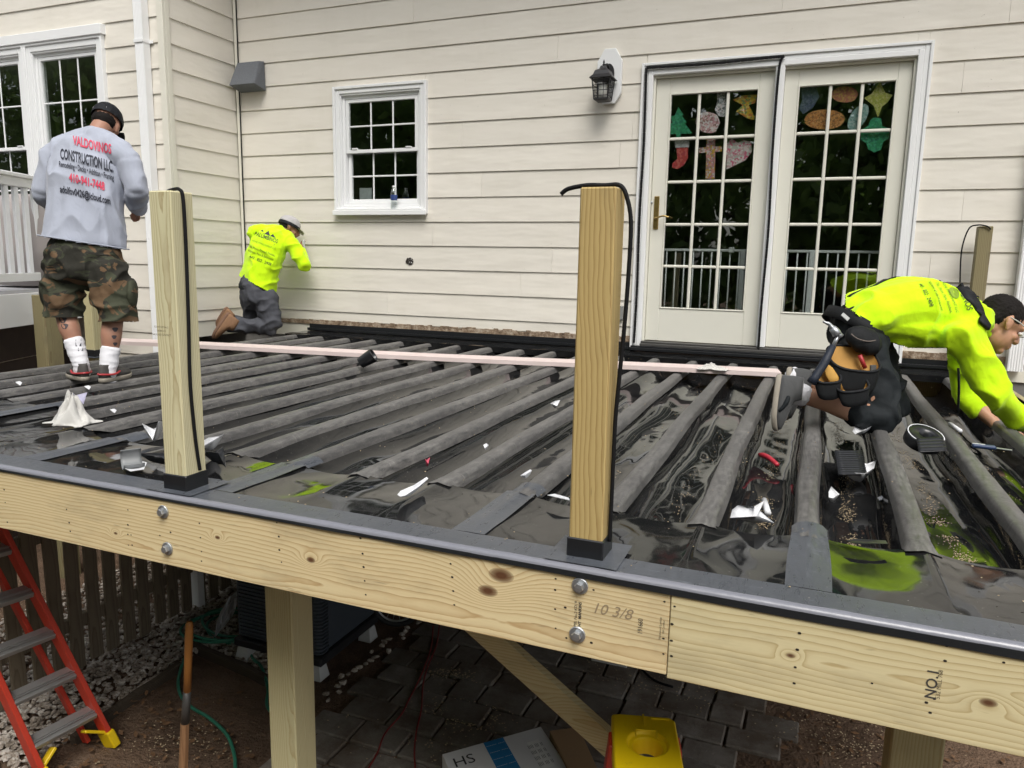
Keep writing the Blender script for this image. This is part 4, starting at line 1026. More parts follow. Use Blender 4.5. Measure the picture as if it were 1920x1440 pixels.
# added dark boards standing in for the shaded void under it
VOIDSHADE=plain('void_shade_dark',(0.045,0.03,0.024),0.8,0.4,6,0.2,40)
for i in range(6):
    z=0.1+0.36*i; a=OA+Vector((-0.6,0.0,z)); b=OB+Vector((-0.6,0.0,z)); mb=MB(); mb.beam(a,b,0.03,0.35,(0,0,1),0.004); mb.build('void_shade_board',VOIDSHADE,old)
rail=thing('deck_railing',(OA.x,(OA.y+OB.y)/2,OT),'white baluster railing on the older deck','railing')
ZR=3.36
L=(OB-OA).length
mb=MB(); mb.beam(OA-nrmO*0.06+Vector((0,0,OT+0.10)),OB-nrmO*0.06+Vector((0,0,OT+0.10)),0.045,0.07,(0,0,1),0.004); mb.build('bottom_rail',PVC,rail)
mb=MB(); mb.beam(OA-nrmO*0.06+Vector((0,0,ZR-0.03)),OB-nrmO*0.06+Vector((0,0,ZR-0.03)),0.09,0.035,(0,0,1),0.006); mb.beam(OA-nrmO*0.06+Vector((0,0,ZR-0.085)),OB-nrmO*0.06+Vector((0,0,ZR-0.085)),0.05,0.0745,(0,0,1),0.004); mb.build('top_rail',PVC,rail)
n=int(L/0.128)
for i in range(n):
    p=OA-nrmO*0.06+d*(0.09+0.128*i); mb=MB(); mb.box((p.x-0.019,p.y-0.019,OT+0.135),(p.x+0.019,p.y+0.019,ZR-0.123),0.003); mb.build('baluster',PVC,rail)
p=OB-nrmO*0.06-d*0.05; mb=MB(); mb.box((p.x-0.06,p.y-0.06,OT),(p.x+0.06,p.y+0.06,ZR+0.08),0.004); mb.build('newel_post',PVC,rail)
# covered grill behind the balusters
COVER=plain('taupe_grill_cover',(0.33,0.30,0.29),0.7,0.12,5,0.3,18)
g=onY(55,420,-1.75); mb=MB()
rings=[]
for (z,w,dp) in ((OT+0.02,0.34,0.24),(OT+0.35,0.33,0.235),(OT+0.60,0.32,0.22),(OT+0.72,0.29,0.19),(OT+0.79,0.22,0.13),(OT+0.81,0.10,0.06)):
    rings.append([(g.x-0.05+w*math.copysign(abs(math.cos(t))**0.5,math.cos(t)),g.y+dp*math.copysign(abs(math.sin(t))**0.5,math.sin(t)),z) for t in [k*2*math.pi/24 for k in range(24)]])
mb.loft(rings); single('covered_grill',mb,COVER,'grill under a taupe cover behind the white balusters','grill',smooth=True)
# ================================================================ trees behind the viewer (seen in the window glass)
BARK=plain('bark',(0.075,0.058,0.045),0.9,0.4,9,0.8,25)
def mat_leaf():
    m=Mat('leaves',0.55,0.35); c=m.mix(m.rnd(),(0.075,0.14,0.04),(0.11,0.19,0.055)); g=m.n('ShaderNodeNewGeometry')
    m.color(m.mix(m.noise(g.outputs['Position'],1.4,3),c,(0.17,0.26,0.08)))
    tr=m.n('ShaderNodeBsdfTranslucent'); tr.inputs[0].default_value=(0.24,0.38,0.09,1); mx=m.n('ShaderNodeMixShader'); mx.inputs[0].default_value=0.45
    out=[n for n in m.t.nodes if n.type=='OUTPUT_MATERIAL'][0]; m.l(m.b.outputs[0],mx.inputs[1]); m.l(tr.outputs[0],mx.inputs[2]); m.l(mx.outputs[0],out.inputs['Surface'])
    return m.m
LEAF=mat_leaf(); random.seed(21)
def tree(h,rx,seed):
    rg=random.Random(seed); base=Vector((0,0,-0.1)); t=thing('broadleaf_tree',base,'tall leafy tree in the garden facing the back wall','tree','trees facing the back wall')
    mb=MB(); top=Vector((rg.uniform(-.5,.5),rg.uniform(-.5,.5),h*0.8)); mb.tube(spline([base,(0.1,0.05,h*0.25),(top.x*.6,top.y*.6,h*0.55),top],5),[0.26*(1-k/17) for k in range(16)],8)
    for k in range(9):
        z=h*(0.22+0.06*k); a=rg.uniform(0,6.28); r=rx*(0.9-0.06*k); mb.tube([(top.x*z/h,top.y*z/h,z),(r*0.5*math.cos(a),r*0.5*math.sin(a),z+0.5),(r*0.95*math.cos(a),r*0.95*math.sin(a),z+1.1)],[0.07,0.045,0.015],5)
    mb.build('trunk',BARK,t,True)
    n=6500; r_=np.random.default_rng(seed); 
    cl=[]; 
    for k in range(60):
        a=r_.uniform(0,6.28); z=r_.uniform(0.12,1.0); rad=rx*math.sqrt(r_.uniform(0.05,1))*(1.05-0.75*abs(z-0.42)**1.3); cl.append((rad*math.cos(a),rad*math.sin(a),h*z))
    cl=np.array(cl); ci=r_.integers(0,len(cl),n); p=cl[ci]+r_.normal(0,0.62,(n,3))*np.array([1,1,0.8])
    s=r_.uniform(0.13,0.27,(n,1)); u=r_.normal(size=(n,3)); u/=np.linalg.norm(u,axis=1)[:,None]; v=np.cross(u,r_.normal(size=(n,3))); v/=np.linalg.norm(v,axis=1)[:,None]
    q=np.stack([p-u*s,p-v*s*0.55,p+u*s,p+v*s*0.55],1).reshape(-1,3); f=np.arange(4*n).reshape(n,4)
    me=bpy.data.meshes.new('crown'); me.from_pydata(q.tolist(),[],f.tolist()); me.materials.append(LEAF)
    o=bpy.data.objects.new('crown',me); col.objects.link(o); o.parent=t; o.location=(0,0,0.1); return t
protoT=[tree(12,3.2,1),tree(10.5,2.8,2),tree(13,3.4,3)]
spots=[(-1.0,-15.5),(4.5,-16.5),(-6.5,-16),(-12,-15),(-17.5,-16.5),(-23,-16),(-29,-17),(1.8,-19.5),(-4,-20),(-9.5,-20.5),(-15,-20),(-20.5,-21),(8,-20),(-26.5,-21)]
for i,(x,y) in enumerate(spots):
    t=protoT[i] if i<3 else copy_tree(protoT[i%3]); t.location=(x,y,-0.05); t.rotation_euler=(0,0,random.uniform(0,6.28))
# ================================================================ people: helpers
def ell_tube(mb,pts,rad,ref,n=16,sub=4,cap=True):
    """soft limb: spline through pts, elliptical section (ra along ref, rb across), rounded ends"""
    P_=spline(pts,sub); m_=len(pts); R_=[]
    for i in range(len(P_)):
        t=i/sub; k=min(int(t),m_-2); fr_=t-k; fr_=fr_*fr_*(3-2*fr_)
        a=rad[k]; b=rad[k+1]; a=a if isinstance(a,tuple) else (a,a); b=b if isinstance(b,tuple) else (b,b)
        R_.append((a[0]+(b[0]-a[0])*fr_,a[1]+(b[1]-a[1])*fr_))
    rings=[]; ref=Vector(ref)
    def ring(p,t,ra,rb):
        s=(ref-t*ref.dot(t)); s=s.normalized() if s.length>1e-4 else t.orthogonal().normalized(); w=t.cross(s)
        return [p+s*ra*math.cos(2*math.pi*k/n)+w*rb*math.sin(2*math.pi*k/n) for k in range(n)]
    T=[(P_[min(i+1,len(P_)-1)]-P_[max(i-1,0)]).normalized() for i in range(len(P_))]
    if cap:
        for q in (0.98,0.8,0.45): r=min(R_[0]); rings.append(ring(P_[0]-T[0]*r*q*0.6,T[0],R_[0][0]*math.sqrt(1-q*q),R_[0][1]*math.sqrt(1-q*q)))
    for p,t,(a,b) in zip(P_,T,R_): rings.append(ring(p,t,a,b))
    if cap:
        for q in (0.45,0.8,0.98): r=min(R_[-1]); rings.append(ring(P_[-1]+T[-1]*r*q*0.6,T[-1],R_[-1][0]*math.sqrt(1-q*q),R_[-1][1]*math.sqrt(1-q*q)))
    mb.loft(rings)
def ellip(mb,c,ax,n=14):
    """ellipsoid from three half-axis vectors"""
    c=Vector(c); a,b,d=[Vector(v) for v in ax]; rings=[]
    for i in range(1,n):
        th=math.pi*i/n; rings.append([c+d*math.cos(th)+(a*math.cos(2*math.pi*k/n)+b*math.sin(2*math.pi*k/n))*math.sin(th) for k in range(n)])
    mb.loft(rings)
def blob(mb,voxel=0.008,smooth=6,fac=0.5):
    me=bpy.data.meshes.new('tmp'); me.from_pydata([tuple(v) for v in mb.v],[],mb.f); o=bpy.data.objects.new('tmp',me); col.objects.link(o)
    r=o.modifiers.new('r','REMESH'); r.mode='VOXEL'; r.voxel_size=voxel; r.adaptivity=0.0
    s=o.modifiers.new('s','SMOOTH'); s.factor=fac; s.iterations=smooth
    dg=bpy.context.evaluated_depsgraph_get(); ev=o.evaluated_get(dg).to_mesh()
    v=np.empty(len(ev.vertices)*3); ev.vertices.foreach_get('co',v); v=v.reshape(-1,3)
    nn=np.empty(len(ev.vertices)*3); ev.vertices.foreach_get('normal',nn); nn=nn.reshape(-1,3)
    f=[tuple(p.vertices) for p in ev.polygons]
    o.evaluated_get(dg).to_mesh_clear(); bpy.data.objects.remove(o); bpy.data.meshes.remove(me)
    return v,nn,f
def folds(v,nn,amp=0.006,sc=9,seed=0.0,stretch=(1,1,0.35),fine=0.35):
    out=v.copy()
    for i in range(len(v)):
        p=v[i]; q=(p[0]*stretch[0]*sc+seed,p[1]*stretch[1]*sc,p[2]*stretch[2]*sc)
        a=mnoise.noise(Vector(q)); b=mnoise.noise(Vector((q[0]*2.3+5,q[1]*2.3,q[2]*2.9)))
        d=amp*((max(0.0,1-abs(a)*2.6)**1.5)*1.15+fine*b-0.12); out[i]=p+nn[i]*d
    return out
def garment(name,mb,mat,parent,voxel=0.008,smooth=5,amp=0.006,sc=9,seed=0.0,stretch=(1,1,0.4),cut=None,fine=0.35):
    v,nn,f=blob(mb,voxel,smooth)
    if amp: v=folds(v,nn,amp,sc,seed,stretch,fine)
    if cut:
        keep=[not cut(p) for p in v]; f=[q for q in f if all(keep[i] for i in q)]
        used=sorted(set(i for q in f for i in q)); mp={u:i for i,u in enumerate(used)}; v=v[used]; f=[tuple(mp[i] for i in q) for q in f]
    o=mk(name,v,f,mat,parent,True); o['_v']=0; del o['_v']
    return o,v,f
def bvh(v,f): return BVHTree.FromPolygons([Vector(p) for p in v],[tuple(q) for q in f])
def print_on(name,s,size,org,xd,yd,into,tree,mat,parent,off=0.003,arc=0.0,**kw):
    """lettering pressed on a garment: flat text pushed along 'into' until it meets the cloth"""
    v,f=text_mesh(s,size,sub=0.009,**kw); out=[]; org=Vector(org); xd=Vector(xd).normalized(); yd=Vector(yd).normalized(); into=Vector(into).normalized()
    for a,b in v:
        b2=b-arc*a*a; p=org+xd*a+yd*b2; h=tree.ray_cast(p-into*0.5,into,1.2)
        out.append((h[0]-into*off) if h[0] is not None else p)
    return mk(name,out,f,mat,parent)
def shape_on(name,polys,org,xd,yd,into,tree,mat,parent,off=0.003):
    V=[];F=[]; org=Vector(org); xd=Vector(xd).normalized(); yd=Vector(yd).normalized(); into=Vector(into).normalized()
    for pl in polys:
        o=len(V)
        for a,b in pl:
            p=org+xd*a+yd*b; h=tree.ray_cast(p-into*0.5,into,1.2); V.append((h[0]-into*off) if h[0] is not None else p)
        F.append(list(range(o,o+len(pl))))
    return mk(name,V,F,mat,parent)
def head_parts(mb,c,fw,up,neck,k=1.0):
    fw=Vector(fw).normalized(); up=Vector(up); up=(up-fw*up.dot(fw)).normalized(); sd=fw.cross(up); c=Vector(c); fw=fw*k; up=up*k; sd=sd*k
    P=lambda f,u,s=0: c+fw*f+up*u+sd*s
    ellip(mb,P(-0.012,0.028),(sd*0.074,fw*0.096,up*0.088)); ellip(mb,P(0.028,-0.045),(sd*0.056,fw*0.062,up*0.07)); ellip(mb,P(0.062,-0.098),(sd*0.026,fw*0.024,up*0.02))
    ellip(mb,P(0.076,0.022),(sd*0.05,fw*0.018,up*0.013)); ell_tube(mb,[P(0.085,0.012),P(0.106,-0.022),P(0.098,-0.032)],[0.009,0.013,0.012],sd)
    for s in (-1,1):
        ellip(mb,P(0.096,-0.03,0.011*s),(sd*0.009,fw*0.01,up*0.008)); ellip(mb,P(0.06,-0.03,0.036*s),(sd*0.022,fw*0.02,up*0.02))
        ellip(mb,P(-0.006,-0.008,0.076*s),(sd*0.009+fw*-0.004,fw*0.018,up*0.031+fw*-0.006)); ellip(mb,P(0.002,-0.033,0.073*s),(sd*0.008,fw*0.010,up*0.012))
    ellip(mb,P(0.088,-0.058),(sd*0.024,fw*0.011,up*0.007)); ellip(mb,P(0.085,-0.072),(sd*0.022,fw*0.011,up*0.008))
    ell_tube(mb,[P(-0.03,-0.03),(P(-0.035,-0.06)+Vector(neck))/2,neck],[0.058*k,0.056*k,0.066],sd)
    return P,fw,up,sd
def hand(mb,wrist,dirn,palmn,curl=0.5,size=1.0,side=1):
    """palm and five bent fingers; palmn = direction the palm faces"""
    d=Vector(dirn).normalized(); pn=Vector(palmn); pn=(pn-d*pn.dot(d)).normalized(); s=d.cross(pn)*side; w=Vector(wrist); z=size
    ell_tube(mb,[w-d*0.03,w+d*0.02*z,w+d*0.085*z],[(0.028*z,0.02*z),(0.034*z,0.017*z),(0.042*z,0.015*z)],s)
    for k,(o,L,r) in enumerate(((-0.031,0.065,0.0078),(-0.0105,0.076,0.0086),(0.0105,0.072,0.0086),(0.031,0.056,0.0075))):
        p=w+d*0.085*z+s*o*z; q=p+(d+s*o*2)*0.42*L*z+pn*0.12*L*curl*z; e=q+(d*(0.85-curl*0.7)+pn*(0.25+curl*0.75))*0.34*L*z; g=e+(d*(0.6-curl)+pn*(0.4+curl))*0.27*L*z
        ell_tube(mb,[p-d*0.02*z,p,q,e,g],[r*1.1*z,r*1.1*z,r*z,r*0.95*z,r*0.8*z],s,n=8,sub=3)
    t0=w+d*0.02*z+s*0.03*z; t1=t0+(d*0.55+s*0.75+pn*0.3)*0.04*z; t2=t1+(d*0.85+s*0.25+pn*0.45)*0.032*z; t3=t2+(d*0.8+pn*0.5)*0.022*z
    ell_tube(mb,[t0-d*0.01,t0,t1,t2,t3],[0.013*z,0.0135*z,0.011*z,0.0098*z,0.008*z],pn,n=8,sub=3)
def shoe(parent,name,ankle,heel,toe,up,mats,L=None,width=0.048,high=0.0):
    """sole with its edge, upper, tongue/laces; heel->toe along the sole, up = away from the sole"""
    heel=Vector(heel); toe=Vector(toe); d=(toe-heel); Ln=d.length; d.normalize(); up=Vector(up); up=(up-d*up.dot(d)).normalized(); s=d.cross(up)
    def outline(k,n=24):
        pts=[]
        for i in range(n):
            a=2*math.pi*i/n; x=0.5-0.5*math.cos(a); wv=(0.68+0.32*math.sin(min(1,x*1.35)*math.pi*0.5)**2) if x<0.72 else 1.0-((x-0.72)/0.28)**2*0.45
            sg=math.sin(a); pts.append((x,math.copysign(abs(sg)**0.6,sg)*wv*width))
        return pts
    o=outline(0)
    def ringz(h,sc_=1.0,xs=0.0): return [heel+d*(Ln*(0.5+(x-0.5)*(1+xs)))+s*(w*sc_)+up*(h+0.012*max(0,x-0.75)*2) for x,w in o]
    m=MB(); m.loft([ringz(0.0,0.94,-0.02),ringz(0.006,1.03,0.02),ringz(0.020,1.05,0.03),ringz(0.026,0.99,0.0)]); so=m.build('sole',mats[1],parent,True)
    u=MB(); A=Vector(ankle)
    rings=[]
    for h,sc_,x0,x1 in ((0.024,0.98,0.0,1.0),(0.045,0.96,0.0,0.97),(0.062,0.86,0.0,0.80),(0.078,0.72,0.0,0.60),(0.092,0.62,0.01,0.46),(0.102+high,0.60,0.02,0.42)):
        rings.append([heel+d*(Ln*(x0+(x1-x0)*x))+s*(w*sc_)+up*h for x,w in o])
    u.loft(rings); up_=u.build('upper',mats[0],parent,True)
    if len(mats)>2:
        a=MB()
        for k in range(4):
            x=0.44+0.085*k; h=0.100-0.017*k; a.tube([heel+d*Ln*x+s*0.026+up*(h-0.012),heel+d*Ln*(x+0.01)+up*(h+0.004),heel+d*Ln*x-s*0.026+up*(h-0.012)],0.0028,5)
        a.build('laces',mats[2],up_)
        b=MB(); b.tube(spline([heel+d*Ln*0.42+s*width*0.80+up*0.055,heel+d*Ln*0.2+s*width*0.86+up*0.045,heel+d*Ln*0.0+up*0.05-d*0.006,heel+d*Ln*0.2-s*width*0.86+up*0.045,heel+d*Ln*0.42-s*width*0.80+up*0.055],5),0.006,6); b.build('heel_stripe',mats[2],up_)
    return so

# ---------------------------------------------------------------- cloth and skin materials
def cloth(name,c,rough=0.85,var=0.08,weave=600,sheen=0.2,heather=0.0):
    m=Mat(name,rough,0.2); v=m.coord(); g=m.n('ShaderNodeNewGeometry'); p=g.outputs['Position']
    cc=m.mix(m.noise(p,6,4),tuple(x*(1-var) for x in c),tuple(min(0.95,x*(1+var)) for x in c))
    if heather: cc=m.mix(m.math('MULTIPLY',m.noise(p,260,3,0.7),heather),cc,tuple(x*0.55 for x in c))
    m.color(cc); a=m.bump(m.noise(p,weave,2),0.15,0.002)
    st=m.n('ShaderNodeMapping'); st.inputs['Scale'].default_value=(1,1,0.6); m.l(p,st.inputs[0]); m.bump(m.noise(st.outputs[0],22,3,0.5,0.6),0.35,0.012,a)
    m.b.inputs['Sheen Weight'].default_value=sheen
    return m.m

def mat_skin(name,c):
    m=Mat(name,0.5,0.35); g=m.n('ShaderNodeNewGeometry'); p=g.outputs['Position']
    m.color(m.mix(m.noise(p,14,4,0.6),tuple(x*0.85 for x in c),tuple(x*1.15 for x in c))); m.bump(m.noise(p,160,3),0.12,0.002)
    m.b.inputs['Subsurface Weight'].default_value=0.08; m.b.inputs['Subsurface Radius'].default_value=(0.02,0.008,0.004); return m.m
SKIN=mat_skin('tan_skin',(0.46,0.25,0.16)); SKIN2=mat_skin('brown_skin',(0.27,0.135,0.08))
HIVIS=cloth('hi_vis_yellow_knit',(0.55,0.86,0.004),0.8,0.04,500,0.15)
GREYT=cloth('heather_grey_jersey',(0.41,0.44,0.52),0.9,0.05,500,0.2,0.35)
def mat_camo():
    m=Mat('camouflage_twill',0.85,0.2); g=m.n('ShaderNodeNewGeometry'); p=g.outputs['Position']
    mp=m.n('ShaderNodeMapping'); mp.inputs['Scale'].default_value=(1,1,1.9); m.l(p,mp.inputs[0])
    a=m.noise(mp.outputs[0],5.2,3,0.55,1.3); 
    mp2=m.n('ShaderNodeMapping'); mp2.inputs['Location'].default_value=(7,3,2); mp2.inputs['Scale'].default_value=(1,1,1.9); m.l(p,mp2.inputs[0]); b=m.noise(mp2.outputs[0],5.0,3,0.55,1.3)
    c=m.mix(m.ramp(a,[(0.47,0.0),(0.49,1.0)]),(0.030,0.029,0.023),(0.052,0.056,0.036))
    c=m.mix(m.ramp(b,[(0.55,0.0),(0.57,1.0)]),c,(0.135,0.085,0.048)); m.color(c)
    x=m.bump(m.noise(p,500,2),0.2,0.002); m.bump(m.noise(p,20,3,0.5,0.5),0.4,0.012,x); return m.m
CAMO=mat_camo(); GREYP=cloth('charcoal_work_cloth',(0.068,0.071,0.082),0.85,0.12,600,0.0); BLACKP=cloth('black_work_cloth',(0.013,0.016,0.018),0.75,0.2,600,0.0)
SOCK=cloth('white_sock_knit',(0.72,0.72,0.75),0.9,0.03,400); DKSOCK=plain('sock_print',(0.06,0.065,0.08),0.9)
HAIR=Mat('short_black_hair',0.75,0.15); HAIR.color((0.012,0.010,0.009)); HAIR.bump(HAIR.noise(HAIR.coord(),340,2),0.6,0.004); HAIR=HAIR.m
CAPB=cloth('black_cap_twill',(0.014,0.015,0.018),0.7,0.15,600,0.0); CAPG=cloth('pale_grey_cap_twill',(0.42,0.41,0.41),0.8,0.08)
REDS=plain('red_shoe_trim',(0.38,0.03,0.035),0.5); SHOEG=cloth('grey_shoe_mesh',(0.085,0.08,0.075),0.8,0.3,600,0.0); SOLEW=plain('dirty_midsole',(0.30,0.27,0.22),0.7,0.2,30); BOOT=plain('tan_suede',(0.21,0.115,0.06),0.85,0.25,20,0.4,60); BOOTS=plain('worn_boot_sole',(0.17,0.095,0.06),0.85,0.3,20)
PRED=plain('red_shirt_print',(0.62,0.05,0.10),0.7,0.25,60); PBLK=plain('black_shirt_print',(0.02,0.022,0.035),0.7,0.2,60); PGRN=plain('dark_shirt_print',(0.05,0.085,0.01),0.7); PGRN2=plain('faint_shirt_print',(0.22,0.34,0.01),0.7)
TATTOO=plain('tattoo_ink',(0.055,0.045,0.05),0.6)
# ================================================================ worker in grey standing with his back to us
fL=onZ(152,710); fR=onZ(199,722); d1=(depth(fL)+depth(fR))/2
m1=thing('person',((fL.x+fR.x)/2,(fL.y+fR.y)/2,ZD),'worker in grey printed long sleeve shirt and camouflage shorts standing on the joists','person')
q=ray(170,460); hv=Vector((q.x,q.y,0)).normalized()
def rotz(v,a): return Vector((v.x*math.cos(a)-v.y*math.sin(a),v.x*math.sin(a)+v.y*math.cos(a),v.z))
F1=rotz(hv,math.radians(-9)); S1=Vector((F1.y,-F1.x,0)); UP=Vector((0,0,1))
A=lambda px,py,dd=0.0: atD(px,py,d1+dd)
hc=A(199,236,0.15); nb=A(174,262,0.06)
hu=(A(206,205,0.17)-A(186,254,0.08)).normalized(); hf=rotz(F1,math.radians(-14))-UP*0.75
b=MB(); HP,hfw,hup,hsd=head_parts(b,hc,hf,hu,nb)
ell_tube(b,[A(160,490),A(160,440),A(161,380,-0.0),A(164,320,0.02),A(168,285,0.03)],[(0.165,0.115),(0.155,0.11),(0.165,0.115),(0.18,0.115),(0.12,0.09)],S1)
ell_tube(b,[A(104,287,0.02),A(168,276,0.04),A(243,300,0.02)],[0.055,0.07,0.055],UP)
for s,(sh,el,wr) in ((-1,(A(103,290,0.02),A(84,360,0.02),A(112,398,0.26))),(1,(A(243,303,0.02),A(252,358,0.02),A(256,392,0.24)))):
    ell_tube(b,[sh,(sh+el)/2,el],[0.05,0.046,0.04],S1); ell_tube(b,[el,(el+wr)/2,wr],[0.041,0.038,0.028],S1)
    hand(b,wr,(wr-el).normalized()+F1*0.3,-UP*0.3-S1*s,0.7,1.0,s)
kL,kR=A(122,585,0.02),A(212,598,0.0); aL,aR=A(152,684,-0.02),A(203,698,-0.04)
for hip,kn_,an in ((A(128,505),kL,aL),(A(198,508),kR,aR)):
    ell_tube(b,[hip,(hip+kn_)/2,kn_],[0.088,0.075,0.06],S1)
    ell_tube(b,[kn_,kn_+(an-kn_)*0.30-F1*0.012,kn_+(an-kn_)*0.6,an],[(0.057,0.06),(0.058,0.062),(0.046,0.047),(0.037,0.04)],S1)
v,nn,f=blob(b,0.008,6); body=mk('body',v,f,mat_skin('sunburnt_skin',(0.38,0.20,0.135)),m1,True); tb=bvh(v,f)
# tattoos on the calves
for (px,py,r) in ((118,600,0.022),(121,612,0.02),(118,592,0.016),(216,618,0.016),(214,632,0.014),(216,645,0.012)):
    o=A(px,py,-0.3); into=ray(px,py).normalized()
    shape_on('tattoo',[[(r*math.cos(t)*(1+0.3*math.sin(3*t)),r*math.sin(t)*(1+0.2*math.cos(2*t))) for t in [k*math.pi/6 for k in range(12)]]],o,CR,CU,into,tb,TATTOO,body,0.0015)
# shirt
g=MB()
ell_tube(g,[A(158,462),A(158,425),A(160,380),A(163,330,0.01),A(167,288,0.03),A(172,262,0.05)],[(0.228,0.155),(0.216,0.148),(0.204,0.142),(0.200,0.135),(0.178,0.115),(0.085,0.075)],S1,cap=True)
ell_tube(g,[A(101,290,0.02),A(135,276,0.035),A(172,267,0.05),A(212,282,0.035),A(246,302,0.02)],[0.066,0.078,0.085,0.078,0.066],UP)
for (sh,el,wr) in ((A(103,292,0.02),A(83,360,0.01),A(108,398,0.22)),(A(244,306,0.02),A(254,358,0.02),A(257,390,0.19))):
    ell_tube(g,[sh,(sh+el)/2,el],[0.070,0.062,0.057],S1); ell_tube(g,[el,(el+wr)/2,wr],[0.062,0.056,0.047],S1)
hemz=lambda p: 0
hl_=A(78,447); hr_=A(238,470)
def hemcut(p):
    P=Vector(p); dd=(P-CAM).dot(CW); px=960+FPX*(P-CAM).dot(CR)/dd; py=720-FPX*(P-CAM).dot(CU)/dd
    return py>445+(px-78)*(470-445)/160.0 and 60<px<256
shirt,sv,sf=garment('shirt',g,GREYT,m1,0.0085,4,0.015,8.0,1.3,(1,1,0.40),hemcut,0.25)
ts=bvh(sv,sf)
# hem and collar
mb=MB(); hp=[]
for k in range(28):
    a=2*math.pi*k/28; c=A(158,457); p=c+S1*0.240*math.cos(a)+F1*0.167*math.sin(a); 
    dd=(p-CAM).dot(CW); px=960+FPX*(p-CAM).dot(CR)/dd; py=442+(px-78)*25/160.0; hp.append(atD(px,py,dd))
mb.tube(hp+[hp[0]],0.0045,6,cap=False); mb.build('hem',GREYT,shirt,True)
mb=MB(); cp=[nb+UP*0.012+S1*0.078*math.cos(t)+F1*0.072*math.sin(t)-F1*0.0+UP*(0.012*math.cos(t)*-1) for t in [k*2*math.pi/24 for k in range(25)]]; mb.tube(cp,0.0085,7,cap=False); mb.build('collar',GREYT,shirt,True)
into=(hv*1.0+Vector((0,0,-0.02))).normalized()
xd=(A(245,330)-A(85,308)).normalized(); yd=UP+xd*0.0
def sp(px,py): return A(px,py,-0.25)
for (s_,px,py,size,mt,arc,kw) in (('VALDOVINOS',173,270,0.080,PRED,0.0,dict(sx=0.46,bold=0.002)),('CONSTRUCTION LLC.',163,302,0.090,PBLK,0.0,dict(sx=0.355,bold=0.0022)),('Remodeling \u2022 Decks \u2022 Addition \u2022 Framing',162,318,0.048,PBLK,0.0,dict(sx=0.41,bold=0.0006)),('410-941-7448',163,343,0.068,PRED,0.0,dict(sx=0.55,bold=0.002)),('adolfov0426@icloud.com',160,367,0.056,PBLK,0.0,dict(sx=0.52,bold=0.0014))):
    x2=(A(245,342)-A(85,308)).normalized(); print_on('lettering',s_,size,sp(px,py),x2,UP-x2*UP.dot(x2)*0.3,into,ts,mt,shirt,0.005,arc,**kw)
# dark wrist band on the right cuff
mb=MB(); c=A(257,388,0.18); dr=(A(257,390,0.19)-A(254,358,0.02)).normalized(); mb.lathe([(0.050,-0.008),(0.053,0),(0.050,0.008)],c,16,dr); mb.build('wrist_band',BLACKRUB,m1,True)
# cargo shorts
g=MB()
ell_tube(g,[A(159,448),A(160,480),A(161,512)],[(0.172,0.108),(0.202,0.148),(0.198,0.152)],S1)
ell_tube(g,[A(124,500),A(118,545,-0.0),A(121,590,0.01),A(123,632,0.01)],[(0.108,0.14),(0.107,0.118),(0.094,0.102),(0.094,0.102)],S1)
ell_tube(g,[A(199,505),A(209,550),A(219,595,-0.01),A(222,640,-0.01)],[(0.108,0.14),(0.108,0.120),(0.097,0.104),(0.097,0.104)],S1)
def scut(p):
    P=Vector(p); dd=(P-CAM).dot(CW); px=960+FPX*(P-CAM).dot(CR)/dd; py=720-FPX*(P-CAM).dot(CU)/dd
    return py>596 if px<168 else py>604
shorts,_v,_f=garment('shorts',g,CAMO,m1,0.0085,4,0.020,8,4.2,(0.8,0.8,1.2),scut,0.25)
for (px,py,dd,ax) in ((88,548,0.03,0),(247,552,0.02,0)):       # cargo pockets
    c=A(px,py,dd); g=MB(); s_=S1*(-1 if px<150 else 1); ellip(g,c,(s_*0.030,F1*0.085,UP*0.095)); pk,_a,_b=garment('cargo_pocket',g,CAMO,shorts,0.009,3,0.008,12,px*0.1)
# hair at the nape, cap with its strap opening
g=MB(); ellip(g,HP(-0.034,0.002),(hsd*0.070,hfw*0.072,hup*0.062)); hv_,hn_,hf_=blob(g,0.007,3); mk('hair',folds(hv_,hn_,0.003,60,2,(1,1,1)),hf_,HAIR,m1,True)
g=MB()
ellip(g,HP(-0.013,0.040),(hsd*0.088,hfw*0.110,hup*0.098))
ccut=lambda p: (Vector(p)-HP(-0.013,0.030)).dot(hup)-0.12*(Vector(p)-HP(0,0)).dot(hfw)<0.0
cap,cv,cf=garment('cap',g,CAPB,m1,0.006,3,0.0015,20,1,(1,1,1),ccut); tc_=bvh(cv,cf)
mb=MB(); mb.loft([[HP(0.07+0.07*t,0.026-0.01*t*t,0.075*s*(1-0.25*t*t)) for s in (-1,-0.5,0,0.5,1)] for t in (0,0.35,0.7,1.0)],cap=False,closed=False); mb.build('brim',CAPB,cap)
# strap opening at the back of the cap
oc=HP(-0.12,0.062); 
shape_on('strap_opening',[[(0.040*math.cos(t),0.034*math.sin(t)) for t in [k*math.pi/10 for k in range(11)]]],HP(-0.2,0.046,-0.012),hsd,hup,hfw,tc_,HAIR,cap,0.002)
shape_on('strap',[[(-0.046,-0.008),(0.046,-0.008),(0.044,0.003),(-0.044,0.003)]],HP(-0.2,0.046,-0.012),hsd,hup,hfw,tc_,plain('grey_cap_strap',(0.19,0.19,0.20),0.7),cap,0.0035)
